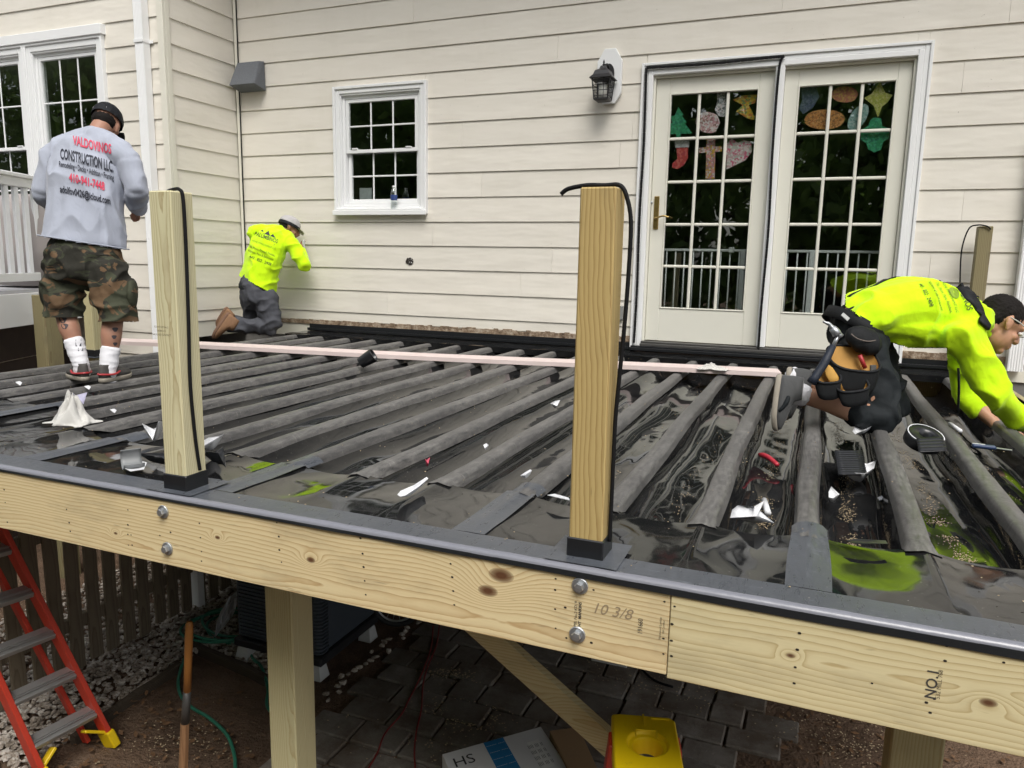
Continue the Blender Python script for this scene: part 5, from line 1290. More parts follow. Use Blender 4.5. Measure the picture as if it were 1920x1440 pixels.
# socks and shoes
for (kn_,an,ft,top,sgn) in ((kL,aL,fL,0.56,-1),(kR,aR,fR,0.58,1)):
    g=MB(); t0=kn_+(an-kn_)*top; ell_tube(g,[t0,t0+(an-t0)*0.5,an,an-UP*0.05+F1*0.02],[(0.055,0.056),(0.050,0.053),(0.043,0.047),(0.045,0.055)],S1); sk,v_,f_=garment('sock',g,SOCK,m1,0.007,3,0.003,25,sgn,(0.3,0.3,1.5))
    if sgn<0:
        tt=bvh(v_,f_)
        for (px,py,w,h) in ((147,643,0.017,0.020),(151,655,0.015,0.009)): shape_on('sock_print',[[(-w,-h),(w,-h),(w,h),(-w,h)]],A(px,py,-0.3),CR,CU,ray(px,py),tt,DKSOCK,sk,0.002)
    fd=rotz(F1,math.radians(-sgn*24)); hl=Vector((an.x,an.y,ZD+0.012))-fd*0.075; shoe(m1,'shoe',an,hl,hl+fd*0.285,UP+fd*0.05,(SHOEG,SOLEW,REDS),width=0.056)
# phone in his hands
mb=MB(); c=A(185,395,0.36); mb.cbox(c,(0.036,0.075,0.005),Matrix((S1,F1,UP)).transposed(),0.003)
single('phone',mb,BLACKRUB,'dark phone held in front of the worker in grey','phone')
# ================================================================ kneeling worker in hi-vis shirt at the wall
K2=onZ(512,628); d2=depth(K2); A2=lambda px,py,dd=0.0: atD(px,py,d2+dd)
m2=thing('person',(K2.x-0.1,K2.y,ZD),'worker in yellow hi-vis shirt and grey trousers kneeling against the wall','person')
F2=Vector((0.30,0.95,0)).normalized(); S2=Vector((F2.y,-F2.x,0)); PF=Vector((0.86,0.5,0)).normalized(); PS=Vector((PF.y,-PF.x,0))
hc=A2(543,428,0.10); nb=A2(522,437,0.05); hu=(A2(547,400,0.10)-A2(533,445,0.06)).normalized(); hf=Vector((0.75,0.62,-0.45))
b=MB(); HP,hfw,hup,hsd=head_parts(b,hc,hf,hu,nb)
ell_tube(b,[A2(482,550),A2(490,515),A2(502,475),A2(513,448,0.03)],[(0.15,0.11),(0.14,0.105),(0.16,0.11),(0.11,0.085)],S2)
shL,shR=A2(479,436,0.04),A2(546,456,-0.02)
ell_tube(b,[shL,A2(514,442,0.04),shR],[0.052,0.07,0.052],UP)
elR,wrR=A2(572,498,-0.06),A2(566,468,0.10); elL,wrL=A2(490,480,0.30),A2(530,470,0.42)
for sh,el,wr,s in ((shR,elR,wrR,1),(shL,elL,wrL,-1)):
    ell_tube(b,[sh,(sh+el)/2,el],[0.048,0.044,0.04],S2); ell_tube(b,[el,(el+wr)/2,wr],[0.04,0.036,0.028],S2); hand(b,wr,(wr-el).normalized(),F2,0.75,1.0,s)
kR=Vector((K2.x,K2.y,ZD+0.085)); toeR=onZ(396,634); anR=A2(428,610,-0.02); kL2=A2(480,610,0.28); anL=A2(436,604,0.40)
for hip,kn_,an in ((A2(497,556,-0.03),kR,anR),(A2(468,556,0.12),kL2,anL)):
    ell_tube(b,[hip,(hip+kn_)/2,kn_],[0.082,0.072,0.056],PS); ell_tube(b,[kn_,(kn_*0.6+an*0.4),an],[0.054,0.052,0.037],UP)
v,nn,f=blob(b,0.009,6); body=mk('body',v,f,SKIN2,m2,True)
g=MB()
ell_tube(g,[A2(480,545,0.02),A2(485,525,0.01),A2(494,490),A2(504,462,0.01),A2(514,444,0.03),A2(520,433,0.045)],[(0.21,0.165),(0.205,0.16),(0.215,0.155),(0.218,0.15),(0.175,0.12),(0.08,0.075)],S2)
ell_tube(g,[shL,A2(498,436,0.045),A2(516,436,0.05),A2(532,446,0.02),shR],[0.064,0.075,0.082,0.078,0.066],UP)
for sh,el,wr in ((shR,elR,elR+(wrR-elR)*0.95),(shL,elL,elL+(wrL-elL)*0.9)):
    ell_tube(g,[sh,(sh+el)/2,el],[0.075,0.066,0.060],S2); ell_tube(g,[el,(el+wr)/2,wr],[0.058,0.050,0.042],S2)
def cut2(p):
    P=Vector(p); dd=(P-CAM).dot(CW); px=960+FPX*(P-CAM).dot(CR)/dd; py=720-FPX*(P-CAM).dot(CU)/dd
    return py>515+(px-442)*0.53 and px<530
shirt2,sv,sf=garment('shirt',g,HIVIS,m2,0.009,4,0.015,6.5,7.3,(0.8,0.8,1.3),cut2,0.2); ts=bvh(sv,sf)
into=ray(500,470); xd=(A2(525,452)-A2(470,432)).normalized(); yd=(A2(500,440)-A2(478,520)).normalized(); yd=(yd-xd*yd.dot(xd)).normalized()
for (s_,px,py,size,mt,kw) in (('PALUMBINOS',498,448,0.055,PGRN,dict(sx=0.72,bold=0.0008)),('HOME IMPROVEMENT LLC',494,460,0.026,PGRN2,dict(sx=0.8)),('Tile, Floors, Drywall, Finishes,',490,472,0.031,PGRN,dict(sx=0.72)),('Kitchens, Paint & Bathrooms',488,480,0.031,PGRN,dict(sx=0.72)),('443 . 822 . 2408',487,491,0.040,PGRN,dict(sx=0.85,bold=0.0004))):
    print_on('lettering',s_,size,A2(px,py,-0.25),xd,yd,into,ts,mt,shirt2,0.004,**kw)
shape_on('emblem',[[(-0.09,0.0),(-0.06,0.035),(-0.045,0.018),(-0.03,0.0)],[(-0.03,0.0),(0.0,0.045),(0.015,0.02),(0.03,0.0)],[(0.03,0.0),(0.05,0.03),(0.065,0.015),(0.09,0.0)]],A2(501,440,-0.25),xd,yd,into,ts,PBLK,shirt2,0.004)
shape_on('emblem',[[(-0.12,-0.008),(0.1,-0.008),(0.1,0.008),(-0.12,0.008)]],A2(496,452,-0.25),xd,yd,into,ts,PGRN,shirt2,0.003)
g=MB(); ell_tube(g,[A2(476,527,0.02),A2(480,545),A2(486,562)],[(0.140,0.118),(0.168,0.142),(0.165,0.145)],PS)
ell_tube(g,[A2(497,556,-0.03),(A2(497,556,-0.03)+kR)/2,kR+UP*0.005],[0.112,0.100,0.083],PS); ell_tube(g,[kR,(kR*0.5+anR*0.5),anR+(kR-anR)*0.05],[(0.080,0.082),0.074,0.066],UP)
ell_tube(g,[A2(468,556,0.12),kL2],[0.105,0.08],PS); ell_tube(g,[kL2,anL],[0.075,0.062],UP)
garment('trousers',g,GREYP,m2,0.009,4,0.018,7,3.3,(1,1,1.1))
mb=MB(); belt=[A2(478,535,0.02)+PS*0.172*math.cos(t)+PF*0.148*math.sin(t)+UP*(-0.025*math.cos(t)) for t in [k*2*math.pi/30 for k in range(31)]]
for a_,b_ in zip(belt[:-1],belt[1:]): mb.beam(a_,b_,0.006,0.036,(0,0,1),0.001)
mb.build('belt',BLACKP,m2)
g=MB(); ellip(g,HP(-0.03,0.006),(hsd*0.072,hfw*0.076,hup*0.066)); hv_,hn_,hf_=blob(g,0.008,3); mk('hair',hv_,hf_,HAIR,m2,True)
g=MB(); ellip(g,HP(-0.013,0.038),(hsd*0.088,hfw*0.109,hup*0.086))
cap2,cv,cf=garment('cap',g,CAPG,m2,0.006,3,0.0015,20,1,(1,1,1),lambda p:(Vector(p)-HP(-0.013,0.018)).dot(hup)<0.0); tc_=bvh(cv,cf)
mb=MB(); mb.loft([[HP(0.07+0.075*t,0.018-0.015*t*t,0.075*s*(1-0.25*t*t)) for s in (-1,-0.5,0,0.5,1)] for t in (0,0.35,0.7,1.0)],cap=False,closed=False); mb.build('brim',CAPG,cap2)
shape_on('strap_opening',[[(0.036*math.cos(t),0.032*math.sin(t)) for t in [k*math.pi/10 for k in range(11)]]],HP(-0.2,0.040),hsd,hup,hfw,tc_,HAIR,cap2,0.002)
mb=MB()
for k in range(20):
    t0=math.pi*2*k/20; t1=math.pi*2*(k+1)/20; q=lambda t: HP(-0.013-0.107*math.cos(t),0.022,0.087*math.sin(t))
    mb.beam(q(t0),q(t1),0.004,0.03,hup,0.001)
mb.build('cap_band',CAPB,cap2)
# boots: toes on the deck, soles turned to the left
for (toe,an,kk) in ((Vector((toeR.x,toeR.y,ZD+0.01)),anR,kR),(Vector((onZ(404,618).x,onZ(404,618).y,ZD+0.01)),anL,kL2)):
    ud=(kk-an); ud.z=0; ud.normalize(); hl=toe+(UP*0.9+ud*0.62).normalized()*0.285
    shoe(m2,'boot',an,hl,toe,(ud*0.9-UP*0.55),(BOOT,BOOTS),width=0.05,high=0.03)
# tool at his hand
mb=MB(); c=wrR+Vector((0.0,0.03,0.04)); mb.cbox(c,(0.012,0.012,0.055),Matrix.Identity(3),0.004); single('marking_tool',mb,FOOT,'small pale tool in the hand of the worker kneeling at the wall','tool')
# ================================================================ worker bent forward on his knees at the right
K3=onZ(1652,803); d3=depth(K3)-0.02; A3=lambda px,py,dd=0.0: atD(px,py,d3+dd)
m3=thing('person',(K3.x,K3.y,ZD),'worker in yellow hi-vis shirt with tool belt crouching forward on hands and knees','person')
F3=Vector((CR.x,CR.y,0)).normalized(); N3=Vector((-F3.y,F3.x,0))     # N3 points away from the camera
c32,s32=math.cos(math.radians(38)),math.sin(math.radians(38))
hf=CR*c32-CU*s32; hu=CU*c32+CR*s32; hc=A3(1876,606,0.14); nb=A3(1824,606,0.19)
b=MB(); HP,hfw,hup,hsd=head_parts(b,hc,hf,hu,nb,1.13)
ell_tube(b,[A3(1600,620,0.19),A3(1640,592,0.19),A3(1700,580,0.19),A3(1765,588,0.19),A3(1815,606,0.19)],[(0.155,0.12),(0.145,0.105),(0.155,0.11),(0.17,0.11),(0.10,0.085)],N3)
shN,shF=A3(1800,622,0.02),A3(1800,612,0.38)
ell_tube(b,[shN,A3(1815,605,0.2),shF],[0.055,0.07,0.055],UP)
elN,wrN=A3(1868,740,-0.02),A3(1926,796,0.06); elF,wrF=A3(1808,742,0.36),A3(1872,800,0.24)
hN=(wrN-elN).normalized(); 
for sh,el,wr in ((shN,elN,wrN),(shF,elF,wrF)):
    ell_tube(b,[sh,(sh+el)/2,el],[0.052,0.047,0.041],N3); ell_tube(b,[el,el+(wr-el)*0.35,wr],[0.041,0.042,0.028],N3)
hand(b,wrF,CR*0.95-UP*0.28-N3*0.1,-UP-CR*0.2,0.35,1.0,-1); hand(b,wrN,CR*0.9-UP*0.35+N3*0.2,-UP,0.5,1.0,1)
kN=A3(1652,782,0.0); anN=A3(1500,739,0.02); kF=A3(1668,770,0.33); anF=A3(1500,713,0.30)
for hip,kn_,an in ((A3(1612,645,0.10),kN,anN),(A3(1612,640,0.28),kF,anF)):
    ell_tube(b,[hip,(hip+kn_)/2,kn_],[0.088,0.078,0.06],N3)
    ell_tube(b,[kn_,kn_+(an-kn_)*0.35-UP*0.006,kn_+(an-kn_)*0.7,an],[(0.054,0.056),(0.056,0.058),(0.046,0.047),(0.038,0.040)],N3)
v,nn,f=blob(b,0.0055,6); body=mk('body',v,f,SKIN,m3,True)
# shirt
g=MB()
ell_tube(g,[A3(1580,612,0.19),A3(1640,588,0.19),A3(1700,580,0.19),A3(1765,590,0.19),A3(1812,603,0.19),A3(1838,612,0.19)],[(0.180,0.095),(0.195,0.135),(0.205,0.155),(0.205,0.15),(0.16,0.115),(0.085,0.08)],N3)
ell_tube(g,[A3(1640,605,0.19),A3(1710,612,0.19),A3(1785,625,0.19)],[(0.17,0.09),(0.19,0.11),(0.17,0.09)],N3)
ell_tube(g,[shN,A3(1812,600,0.10),A3(1818,598,0.2),A3(1812,600,0.3),shF],[0.078,0.085,0.09,0.085,0.075],UP)
for sh,el,wr,e in ((shN,elN,wrN,0.97),(shF,elF,wrF,0.42)):
    w=el+(wr-el)*e
    ell_tube(g,[sh-CR*0.01,(sh*0.55+el*0.45),el],[0.100,0.072,0.060],N3); ell_tube(g,[el,(el+w)/2,w],[0.060,0.054,0.047],N3)
def cut3(p):
    P=Vector(p); dd=(P-CAM).dot(CW); px=960+FPX*(P-CAM).dot(CR)/dd; py=720-FPX*(P-CAM).dot(CU)/dd
    if px<1632: return py>577+(px-1588)*0.75 or px<1584
    if px<1670: return py>610+(px-1632)*0.85
    if px<1700: return py>642+(px-1670)*0.35
    if px<1775: return py>653
    return False
shirt3,sv,sf=garment('shirt',g,HIVIS,m3,0.0075,4,0.020,6.5,2.6,(1.0,1,0.9),cut3,0.25); ts=bvh(sv,sf)
# lettering across the upper back (reads from the neck down the spine, turned on its side)
into=(ray(1760,540)-UP*0.9).normalized(); yd=(A3(1800,545)-A3(1700,545)).normalized(); xd=(A3(1760,575,-0.03)-A3(1755,528,0.12)).normalized(); xd=(xd-yd*xd.dot(yd)).normalized()
for (s_,px,py,size,mt,kw) in (('PALUMBINOS',1800,556,0.040,PBLK,dict(sx=0.7)),('HOME IMPROVEMENT LLC',1780,555,0.018,PGRN,dict(sx=0.85)),('Tile, Floors, Paint, Finishes,',1768,556,0.022,PGRN,dict(sx=0.75)),('Kitchens & Bathrooms',1752,556,0.022,PGRN,dict(sx=0.8)),('443 . 822 . 2408',1733,552,0.026,PGRN,dict(sx=0.85,bold=0.0002))):
    print_on('lettering',s_,size,A3(px,py,0.02),xd,yd,into,ts,mt,shirt3,0.004,**kw)
shape_on('emblem',[[(0.035*math.cos(t),0.02*math.sin(t)) for t in [k*math.pi/8 for k in range(16)]]],A3(1789,548,0.02),xd,yd,into,ts,PGRN2,shirt3,0.0035)
# trousers
g=MB(); ell_tube(g,[A3(1592,596,0.19),A3(1603,620,0.19),A3(1618,648,0.19)],[(0.155,0.085),(0.165,0.115),(0.17,0.12)],N3)
ell_tube(g,[A3(1618,645,0.09),A3(1640,710,0.05),A3(1655,780,0.01)],[0.108,0.090,0.082],N3); ell_tube(g,[A3(1618,642,0.28),A3(1650,705,0.30),A3(1668,772,0.33)],[0.115,0.10,0.085],N3)
ell_tube(g,[A3(1655,783,0.0),A3(1620,778,0.0),A3(1590,766,0.01)],[(0.075,0.068),(0.066,0.060),(0.060,0.056)],N3); ell_tube(g,[kF,kF+(anF-kF)*0.55],[0.075,0.062],N3)
def cutp(p):
    P=Vector(p); dd=(P-CAM).dot(CW); px=960+FPX*(P-CAM).dot(CR)/dd; py=720-FPX*(P-CAM).dot(CU)/dd
    return px<1577 and py>690
garment('trousers',g,BLACKP,m3,0.0075,4,0.017,8,6.6,(1,1,1),cutp)
# hair
g=MB(); ellip(g,HP(-0.018,0.034),(hsd*0.0775,hfw*0.097,hup*0.0865)); ellip(g,HP(-0.050,0.0),(hsd*0.068,hfw*0.056,hup*0.064))
def hcut(p):
    q=Vector(p)-HP(0,0); return (q.dot(hfw)>0.058 and q.dot(hup)<0.062) or (q.dot(hfw)>-0.03 and q.dot(hup)<0.010)
hv_,hn_,hf_=blob(g,0.005,3); hv_=folds(hv_,hn_,0.0035,70,2,(1,1,1)); keep=[not hcut(p) for p in hv_]; mk('hair',hv_,[q for q in hf_ if all(keep[i] for i in q)],HAIR,m3,True)
# safety glasses resting on the ear
mb=MB()
for s in (-1,1): mb.tube(spline([HP(-0.02,0.008,0.083*s),HP(0.03,0.014,0.083*s),HP(0.08,0.012,0.07*s),HP(0.105,0.008,0.045*s)],5),0.0028,6)
mb.tube(spline([HP(0.105,0.008,-0.045),HP(0.118,0.014,0),HP(0.105,0.008,0.045)],5),0.003,6)
single('safety_glasses',mb,FOOT,'clear framed safety glasses worn by the crouching worker','glasses',smooth=True)
mb=MB()
for s in (-1,1): ellip(mb,HP(0.083,0.0,0.031*s),(hsd*0.011,hfw*0.011,hup*0.009),8)
mb.build('eyes',plain('eye_white',(0.6,0.58,0.55),0.2),m3,True)
# suspenders: padded yoke over the shoulders, straps to the belt and down the front
SUSP=plain('black_padded_strap',(0.010,0.011,0.013),0.65,0.3,30,0.3,120,spec=0.25)
def strap(pts,w,name,parent,thick=0.010,updir=None):
    m_=MB(); P_=spline(pts,6); rings=[]
    for i,p in enumerate(P_):
        t=(P_[min(i+1,len(P_)-1)]-P_[max(i-1,0)]).normalized(); h=ts.find_nearest(p); n_=h[1] if h[0] is not None else UP
        q=(h[0] if h[0] is not None else p); n_=(q-A3(1720,600,0.19)) if n_.length<0.1 else n_; s_=t.cross(n_).normalized(); ww=w(i/(len(P_)-1)) if callable(w) else w
        rings.append([q+s_*ww+n_*0.001,q+s_*ww+n_*thick,q-s_*ww+n_*thick,q-s_*ww+n_*0.001])
    m_.loft(rings); return m_.build(name,SUSP,parent,True)
sus=thing('suspenders',A3(1720,520,0.19),'black padded tool belt suspenders over the crouching worker in yellow','suspenders')
def hit(px,py):
    h=ts.ray_cast(CAM,ray(px,py).normalized()); return h[0] if h[0] is not None else A3(px,py,0.1)
yk=[hit(1842,612),hit(1834,585),hit(1818,560),hit(1802,542)]
strap(yk,lambda t:0.036-0.006*t,'shoulder_pad',sus,0.014); strap([A3(1862,560,0.30),A3(1842,540,0.30),A3(1822,536,0.26),A3(1805,536,0.2)],0.032,'shoulder_pad',sus,0.014)
strap([A3(1812,543,0.17),A3(1760,520,0.24),A3(1700,516,0.26),A3(1640,535,0.26),A3(1596,575,0.24)],0.010,'back_strap',sus,0.006)
mb=MB(); mb.tube(spline([A3(1797,690,0.22),A3(1798,730,0.22),A3(1796,775,0.22)],4),[0.006]*8+[0.007],6); mb.build('hanging_strap',SUSP,sus,True)
SHOED=cloth('dark_grey_shoe_mesh',(0.075,0.077,0.078),0.7,0.3)
# socks and shoes
for (kn_,an,ty) in ((kN,anN,A3(1446,806,0.02)),(kF,anF,A3(1466,792,0.30))):
    g=MB(); t0=kn_+(an-kn_)*0.955; t0=kn_+(an-kn_)*0.94; ell_tube(g,[t0,an,an+(an-kn_).normalized()*0.05],[(0.047,0.05),(0.048,0.052),(0.05,0.056)],N3); garment('sock',g,SOCK,m3,0.006,3,0.003,25,1,(1,1,1))
    toe=Vector((ty.x,ty.y,max(ty.z,ZD-0.02))); lg=(kn_-an).normalized(); hl=toe+(CU*0.97+CR*0.10)*0.275; shoe(m3,'shoe',an,hl,toe,CR*0.86-N3*0.5,(SHOED,SOLEW),width=0.047,high=0.02)
# dark side panel and lace dots on the near shoe
mb=MB(); c_=A3(1478,748,-0.035); mb.tube(spline([A3(1460,772,-0.03),A3(1471,760,-0.045),A3(1478,745,-0.04),A3(1477,728,-0.02)],5),[0.003]+[0.009]*5+[0.011]*5+[0.006]*4+[0.002],8); mb.build('side_panel',BLACKP,m3,True)
mb=MB()
for k in range(6): ellip(mb,A3(1462+5.0*k,793-8.5*k,-0.008-0.004*k),(CR*0.004,N3*0.004,CU*0.004),6)
mb.build('eyelets',FOOT,m3,True)
# ---------------------------------------------------------------- tool belt with pouches
LEATH=plain('black_ballistic_nylon',(0.010,0.011,0.012),0.7,0.35,30,0.35,260,spec=0.22); TAN=plain('tan_pouch_lining',(0.46,0.25,0.06),0.75,0.15,20,0.2,80)
tbelt=thing('tool_belt',A3(1590,640,0.0),'black tool belt with open tan lined pouches on the crouching worker','tool belt')
bu=(CU*0.8+CR*0.55).normalized(); rings=[]
for k in range(41):
    t=2*math.pi*k/40; c_=A3(1598,610,0.19); r_=N3*math.cos(t)+(CR*0.80-CU*0.55)*math.sin(t); e_=N3*0.183*math.cos(t)+(CR*0.80-CU*0.55)*0.132*math.sin(t)
    rings.append([c_+e_-bu*0.032,c_+e_+r_*0.009-bu*0.030,c_+e_+r_*0.009+bu*0.030,c_+e_+bu*0.032])
mb=MB(); mb.loft(rings,cap=False); mb.build('waist_belt',LEATH,tbelt,True)
def pouch(ctr,w,dp,h,tilt,name,lean=0.0):
    """open bag: rounded rim at ctr, hanging down h"""
    c=Vector(ctr); ux=(CR*math.cos(tilt)-CU*math.sin(tilt)); uy=(N3*0.86-UP*0.0); ud=(-CU*math.cos(tilt)-CR*math.sin(tilt)); ud=(ud+N3*lean).normalized()
    # the mouth is tipped towards the viewer so that the lining shows
    uy=(N3*0.75+CU*0.66).normalized()
    def rg(z,s,sh=0.0): return [c+ux*(w*s*math.copysign(abs(math.cos(t))**0.7,math.cos(t)))+uy*(dp*s*math.copysign(abs(math.sin(t))**0.7,math.sin(t)))*(1-0.25*z)+ud*(h*z) for t in [k*2*math.pi/28 for k in range(28)]]
    m_=MB(); m_.loft([rg(0.0,1.0),rg(0.25,0.99),rg(0.6,0.92),rg(0.92,0.80),rg(1.0,0.62)],cap=True); 
    # open top: drop the lid polygon (first cap)
    n=28; lid=[i for i,f_ in enumerate(m_.f) if len(f_)==n][0]; m_.f.pop(lid); m_.m.pop(lid); p=m_.build(name,LEATH,tbelt,True)
    l_=MB(); l_.loft([rg(0.005,0.93),rg(0.5,0.86),rg(0.85,0.7)][::-1],cap=True); n_=[i for i,f_ in enumerate(l_.f) if len(f_)==n]; l_.f.pop(n_[-1]); l_.m.pop(n_[-1]); l_.build('lining',TAN,p,True)
    r_=MB(); R0=rg(0.0,0.985); r_.tube(R0+[R0[0]],0.0065,6,cap=False); r_.build('rim_binding',SUSP,p,True)
    return p
pb=pouch(A3(1600,672,-0.105),0.118,0.085,0.15,0.10,'pouch'); 
pouch(A3(1551,705,-0.15),0.060,0.046,0.095,-0.05,'pouch'); pouch(A3(1598,722,-0.165),0.074,0.042,0.085,-0.12,'pouch')
# inner small pouch flap over the big one
g=MB(); ellip(g,A3(1620,638,-0.085),(CR*0.085-CU*0.02,N3*0.05,CU*0.066)); garment('pouch_flap',g,LEATH,tbelt,0.007,3,0.004,14,3)
mb=MB(); P_=spline([A3(1596,626,-0.12),A3(1608,635,-0.138),A3(1628,640,-0.14),A3(1646,637,-0.12)],5); mb.tube(P_,0.0026,6); mb.build('piping',plain('grey_piping',(0.16,0.13,0.11),0.7),tbelt,True)
mb=MB(); mb.cbox(A3(1637,695,-0.14),(0.014,0.006,0.026),Matrix((CR,N3,CU)).transposed(),0.003); mb.build('buckle',SILL,tbelt)
mb=MB(); mb.cbox(A3(1585,594,-0.055),(0.020,0.003,0.009),Matrix(((CR*0.75-CU*0.66),N3,(CU*0.75+CR*0.66))).transposed(),0.001); mb.build('belt_tag',FOOT,tbelt)
# things in the pouches
mb=MB(); mb.tube([A3(1622,690,-0.09),A3(1612,666,-0.10)],0.010,8); single('red_marker',mb,REDS,'red marker standing in the largest tool pouch','marker',smooth=True)
YL=plain('yellow_glove_leather',(0.52,0.29,0.06),0.7,0.15,20,0.2,60)
mb=MB(); a=A3(1556,698,-0.15); mb.loft([[a+CR*(0.03*math.cos(t)*s)+N3*(0.006*math.sin(t))+CU*h-CR*h*0.5 for t in [k*math.pi/4 for k in range(8)]] for h,s in ((-0.08,0.8),(-0.02,1.0),(0.02,0.8),(0.04,0.3))]); single('work_glove',mb,YL,'tan leather glove tucked in the smaller tool pouch','glove',smooth=True)
# hammer hanging from the belt
ham=thing('hammer',A3(1545,660,-0.17),'steel claw hammer with dark blue grip hanging from the tool belt','hammer')
mb=MB(); mb.tube([A3(1573,626,-0.17),A3(1562,650,-0.17)],0.009,8); mb.build('shank',GALV,ham,True)
mb=MB(); mb.tube([A3(1562,648,-0.17),A3(1546,680,-0.17),A3(1528,708,-0.17),A3(1521,718,-0.17)],[0.015,0.020,0.0195,0.022],10); mb.build('grip',plain('dark_blue_rubber',(0.007,0.012,0.024),0.6,0.3,30,0.2,90),ham,True)
mb=MB(); mb.tube([A3(1570,628,-0.17),A3(1566,621,-0.17),A3(1560,615,-0.17)],[0.021,0.019,0.016],10); mb.tube(spline([A3(1562,618,-0.17),A3(1555,608,-0.17),A3(1543,603,-0.17)],4),[0.012]*3+[0.009]*3+[0.006]*2+[0.004],8); mb.tube([A3(1568,622,-0.17),A3(1576,632,-0.17)],[0.011,0.0165],10); mb.build('head',GALV,ham,True)
# ================================================================ paper crafts behind the door glass
def mottle(name,cols,scale=26):
    m=Mat(name,0.7,0.2); v=m.coord(); vo=m.n('ShaderNodeTexVoronoi'); vo.inputs['Scale'].default_value=scale*2.2; m.l(v,vo.inputs['Vector'])
    n=len(cols); sp=m.n('ShaderNodeSeparateColor'); m.l(vo.outputs['Color'],sp.inputs[0])
    m.color(m.ramp(sp.outputs[0],[(k/n,tuple(min(0.8,x*0.72) for x in c)) for k,c in enumerate(cols)],'CONSTANT')); return m.m
def craft(label,px,py,poly,cols,scale=26):
    """poly in photo pixels around (px,py)"""
    mb=MB(); P=[onY(px+a,py+b,0.078) for a,b in poly]; mb.prism([(p.x,0.078,p.z) for p in P],(0,0.002,0)); return single('paper_craft',mb,mottle('tissue_'+label.split()[0]+label.split()[1],cols,scale),label,'paper craft')
cir=lambda rx,ry,n=18,j=0.0,ph=0.0:[(rx*math.cos(2*math.pi*k/n)*(1+j*math.sin(5*k+ph)),ry*math.sin(2*math.pi*k/n)*(1+j*math.cos(7*k+ph))) for k in range(n)]
GR=[(0.02,0.20,0.09),(0.03,0.26,0.12),(0.05,0.30,0.17),(0.02,0.16,0.10)]
craft('green paper Christmas tree in the door glass',1272,228,[(0,-27),(10,-12),(6,-12),(16,2),(11,2),(26,22),(4,23),(4,29),(-4,29),(-4,23),(-28,24),(-15,3),(-10,3),(-16,-10),(-7,-11)],GR)
st=craft('red paper stocking with white cuff in the door glass',1276,292,[(-8,-17),(14,-18),(14,4),(6,18),(-6,25),(-16,22),(-15,14),(-6,6)],[(0.42,0.05,0.05),(0.5,0.12,0.10),(0.36,0.04,0.06)])
mb=MB(); P=[onY(1276+a,292+b,0.0765) for a,b in ((-11,-27),(16,-28),(16,-16),(-10,-15))]; mb.prism([(p.x,0.0755,p.z) for p in P],(0,0.002,0)); mb.build('cuff',mottle('tissue_cuff',[(0.6,0.6,0.6),(0.45,0.46,0.46)],30),st)
PK=[(0.6,0.42,0.42),(0.5,0.26,0.30),(0.66,0.62,0.6),(0.30,0.16,0.16),(0.55,0.5,0.5)]
craft('pink and white paper flower in the door glass',1328,230,cir(22,22,16,0.12),PK,34)
craft('white speckled paper bell in the door glass',1352,196,[(-8,-26),(8,-27),(8,-6),(14,10),(12,24),(-4,22),(-12,10),(-7,-6)],[(0.66,0.66,0.68),(0.35,0.35,0.38),(0.6,0.5,0.52),(0.12,0.13,0.14)],44)
craft('yellow paper angel in the door glass',1396,205,[(-4,-26),(8,-27),(24,-28),(20,-12),(8,-8),(16,8),(24,20),(8,18),(-6,10),(-16,4),(-4,-8),(-22,-18)],[(0.5,0.34,0.03),(0.42,0.16,0.04),(0.16,0.22,0.08),(0.55,0.4,0.1)],30)
craft('pink and orange paper cross in the door glass',1332,298,[(-7,-37),(9,-37),(9,-23),(22,-24),(22,-14),(9,-13),(8,37),(-9,37),(-8,-12),(-22,-11),(-22,-21),(-8,-22)],[(0.55,0.25,0.25),(0.5,0.3,0.05),(0.5,0.45,0.43),(0.4,0.2,0.22),(0.3,0.2,0.15)],34)
craft('pink speckled paper heart in the door glass',1388,288,[(-26,30),(-26,-18),(-16,-28),(-4,-20),(6,-26),(20,-22),(22,-4),(10,12)],[(0.6,0.5,0.5),(0.55,0.12,0.22),(0.62,0.58,0.56),(0.5,0.32,0.34),(0.42,0.44,0.40)],30)
craft('orange paper pumpkin in the door glass',1546,224,cir(38,19,20,0.03),[(0.48,0.22,0.06),(0.40,0.16,0.05),(0.52,0.27,0.10),(0.22,0.10,0.04)],50)
craft('brick red paper acorn in the door glass',1584,177,cir(25,16,18,0.05),[(0.36,0.13,0.08),(0.42,0.24,0.08),(0.30,0.10,0.08)],36)
craft('teal speckled paper egg in the door glass',1609,220,[(a*0.95+b*-0.35,b*1.0+a*-0.2) for a,b in cir(19,25,18)],[(0.22,0.36,0.34),(0.34,0.44,0.42),(0.16,0.28,0.28)],44)
craft('yellow green paper star in the door glass',1648,186,[(2,-33),(12,-12),(26,-8),(16,6),(6,14),(-2,34),(-10,12),(-28,-2),(-14,-10)],[(0.36,0.36,0.08),(0.44,0.42,0.18),(0.28,0.30,0.06)],44)
craft('green paper shamrock in the door glass',1640,256,[(0,-36),(12,-34),(14,-20),(28,-14),(26,4),(16,10),(12,24),(0,30),(-12,24),(-16,12),(-26,6),(-26,-12),(-12,-20),(-8,-32)],GR,34)
craft('dark blue paper mitten in the door glass',1516,188,[(-14,-24),(14,-26),(20,-6),(8,14),(-10,26),(-18,16),(-12,0)],[(0.05,0.07,0.12),(0.09,0.11,0.16),(0.04,0.06,0.09)],40)
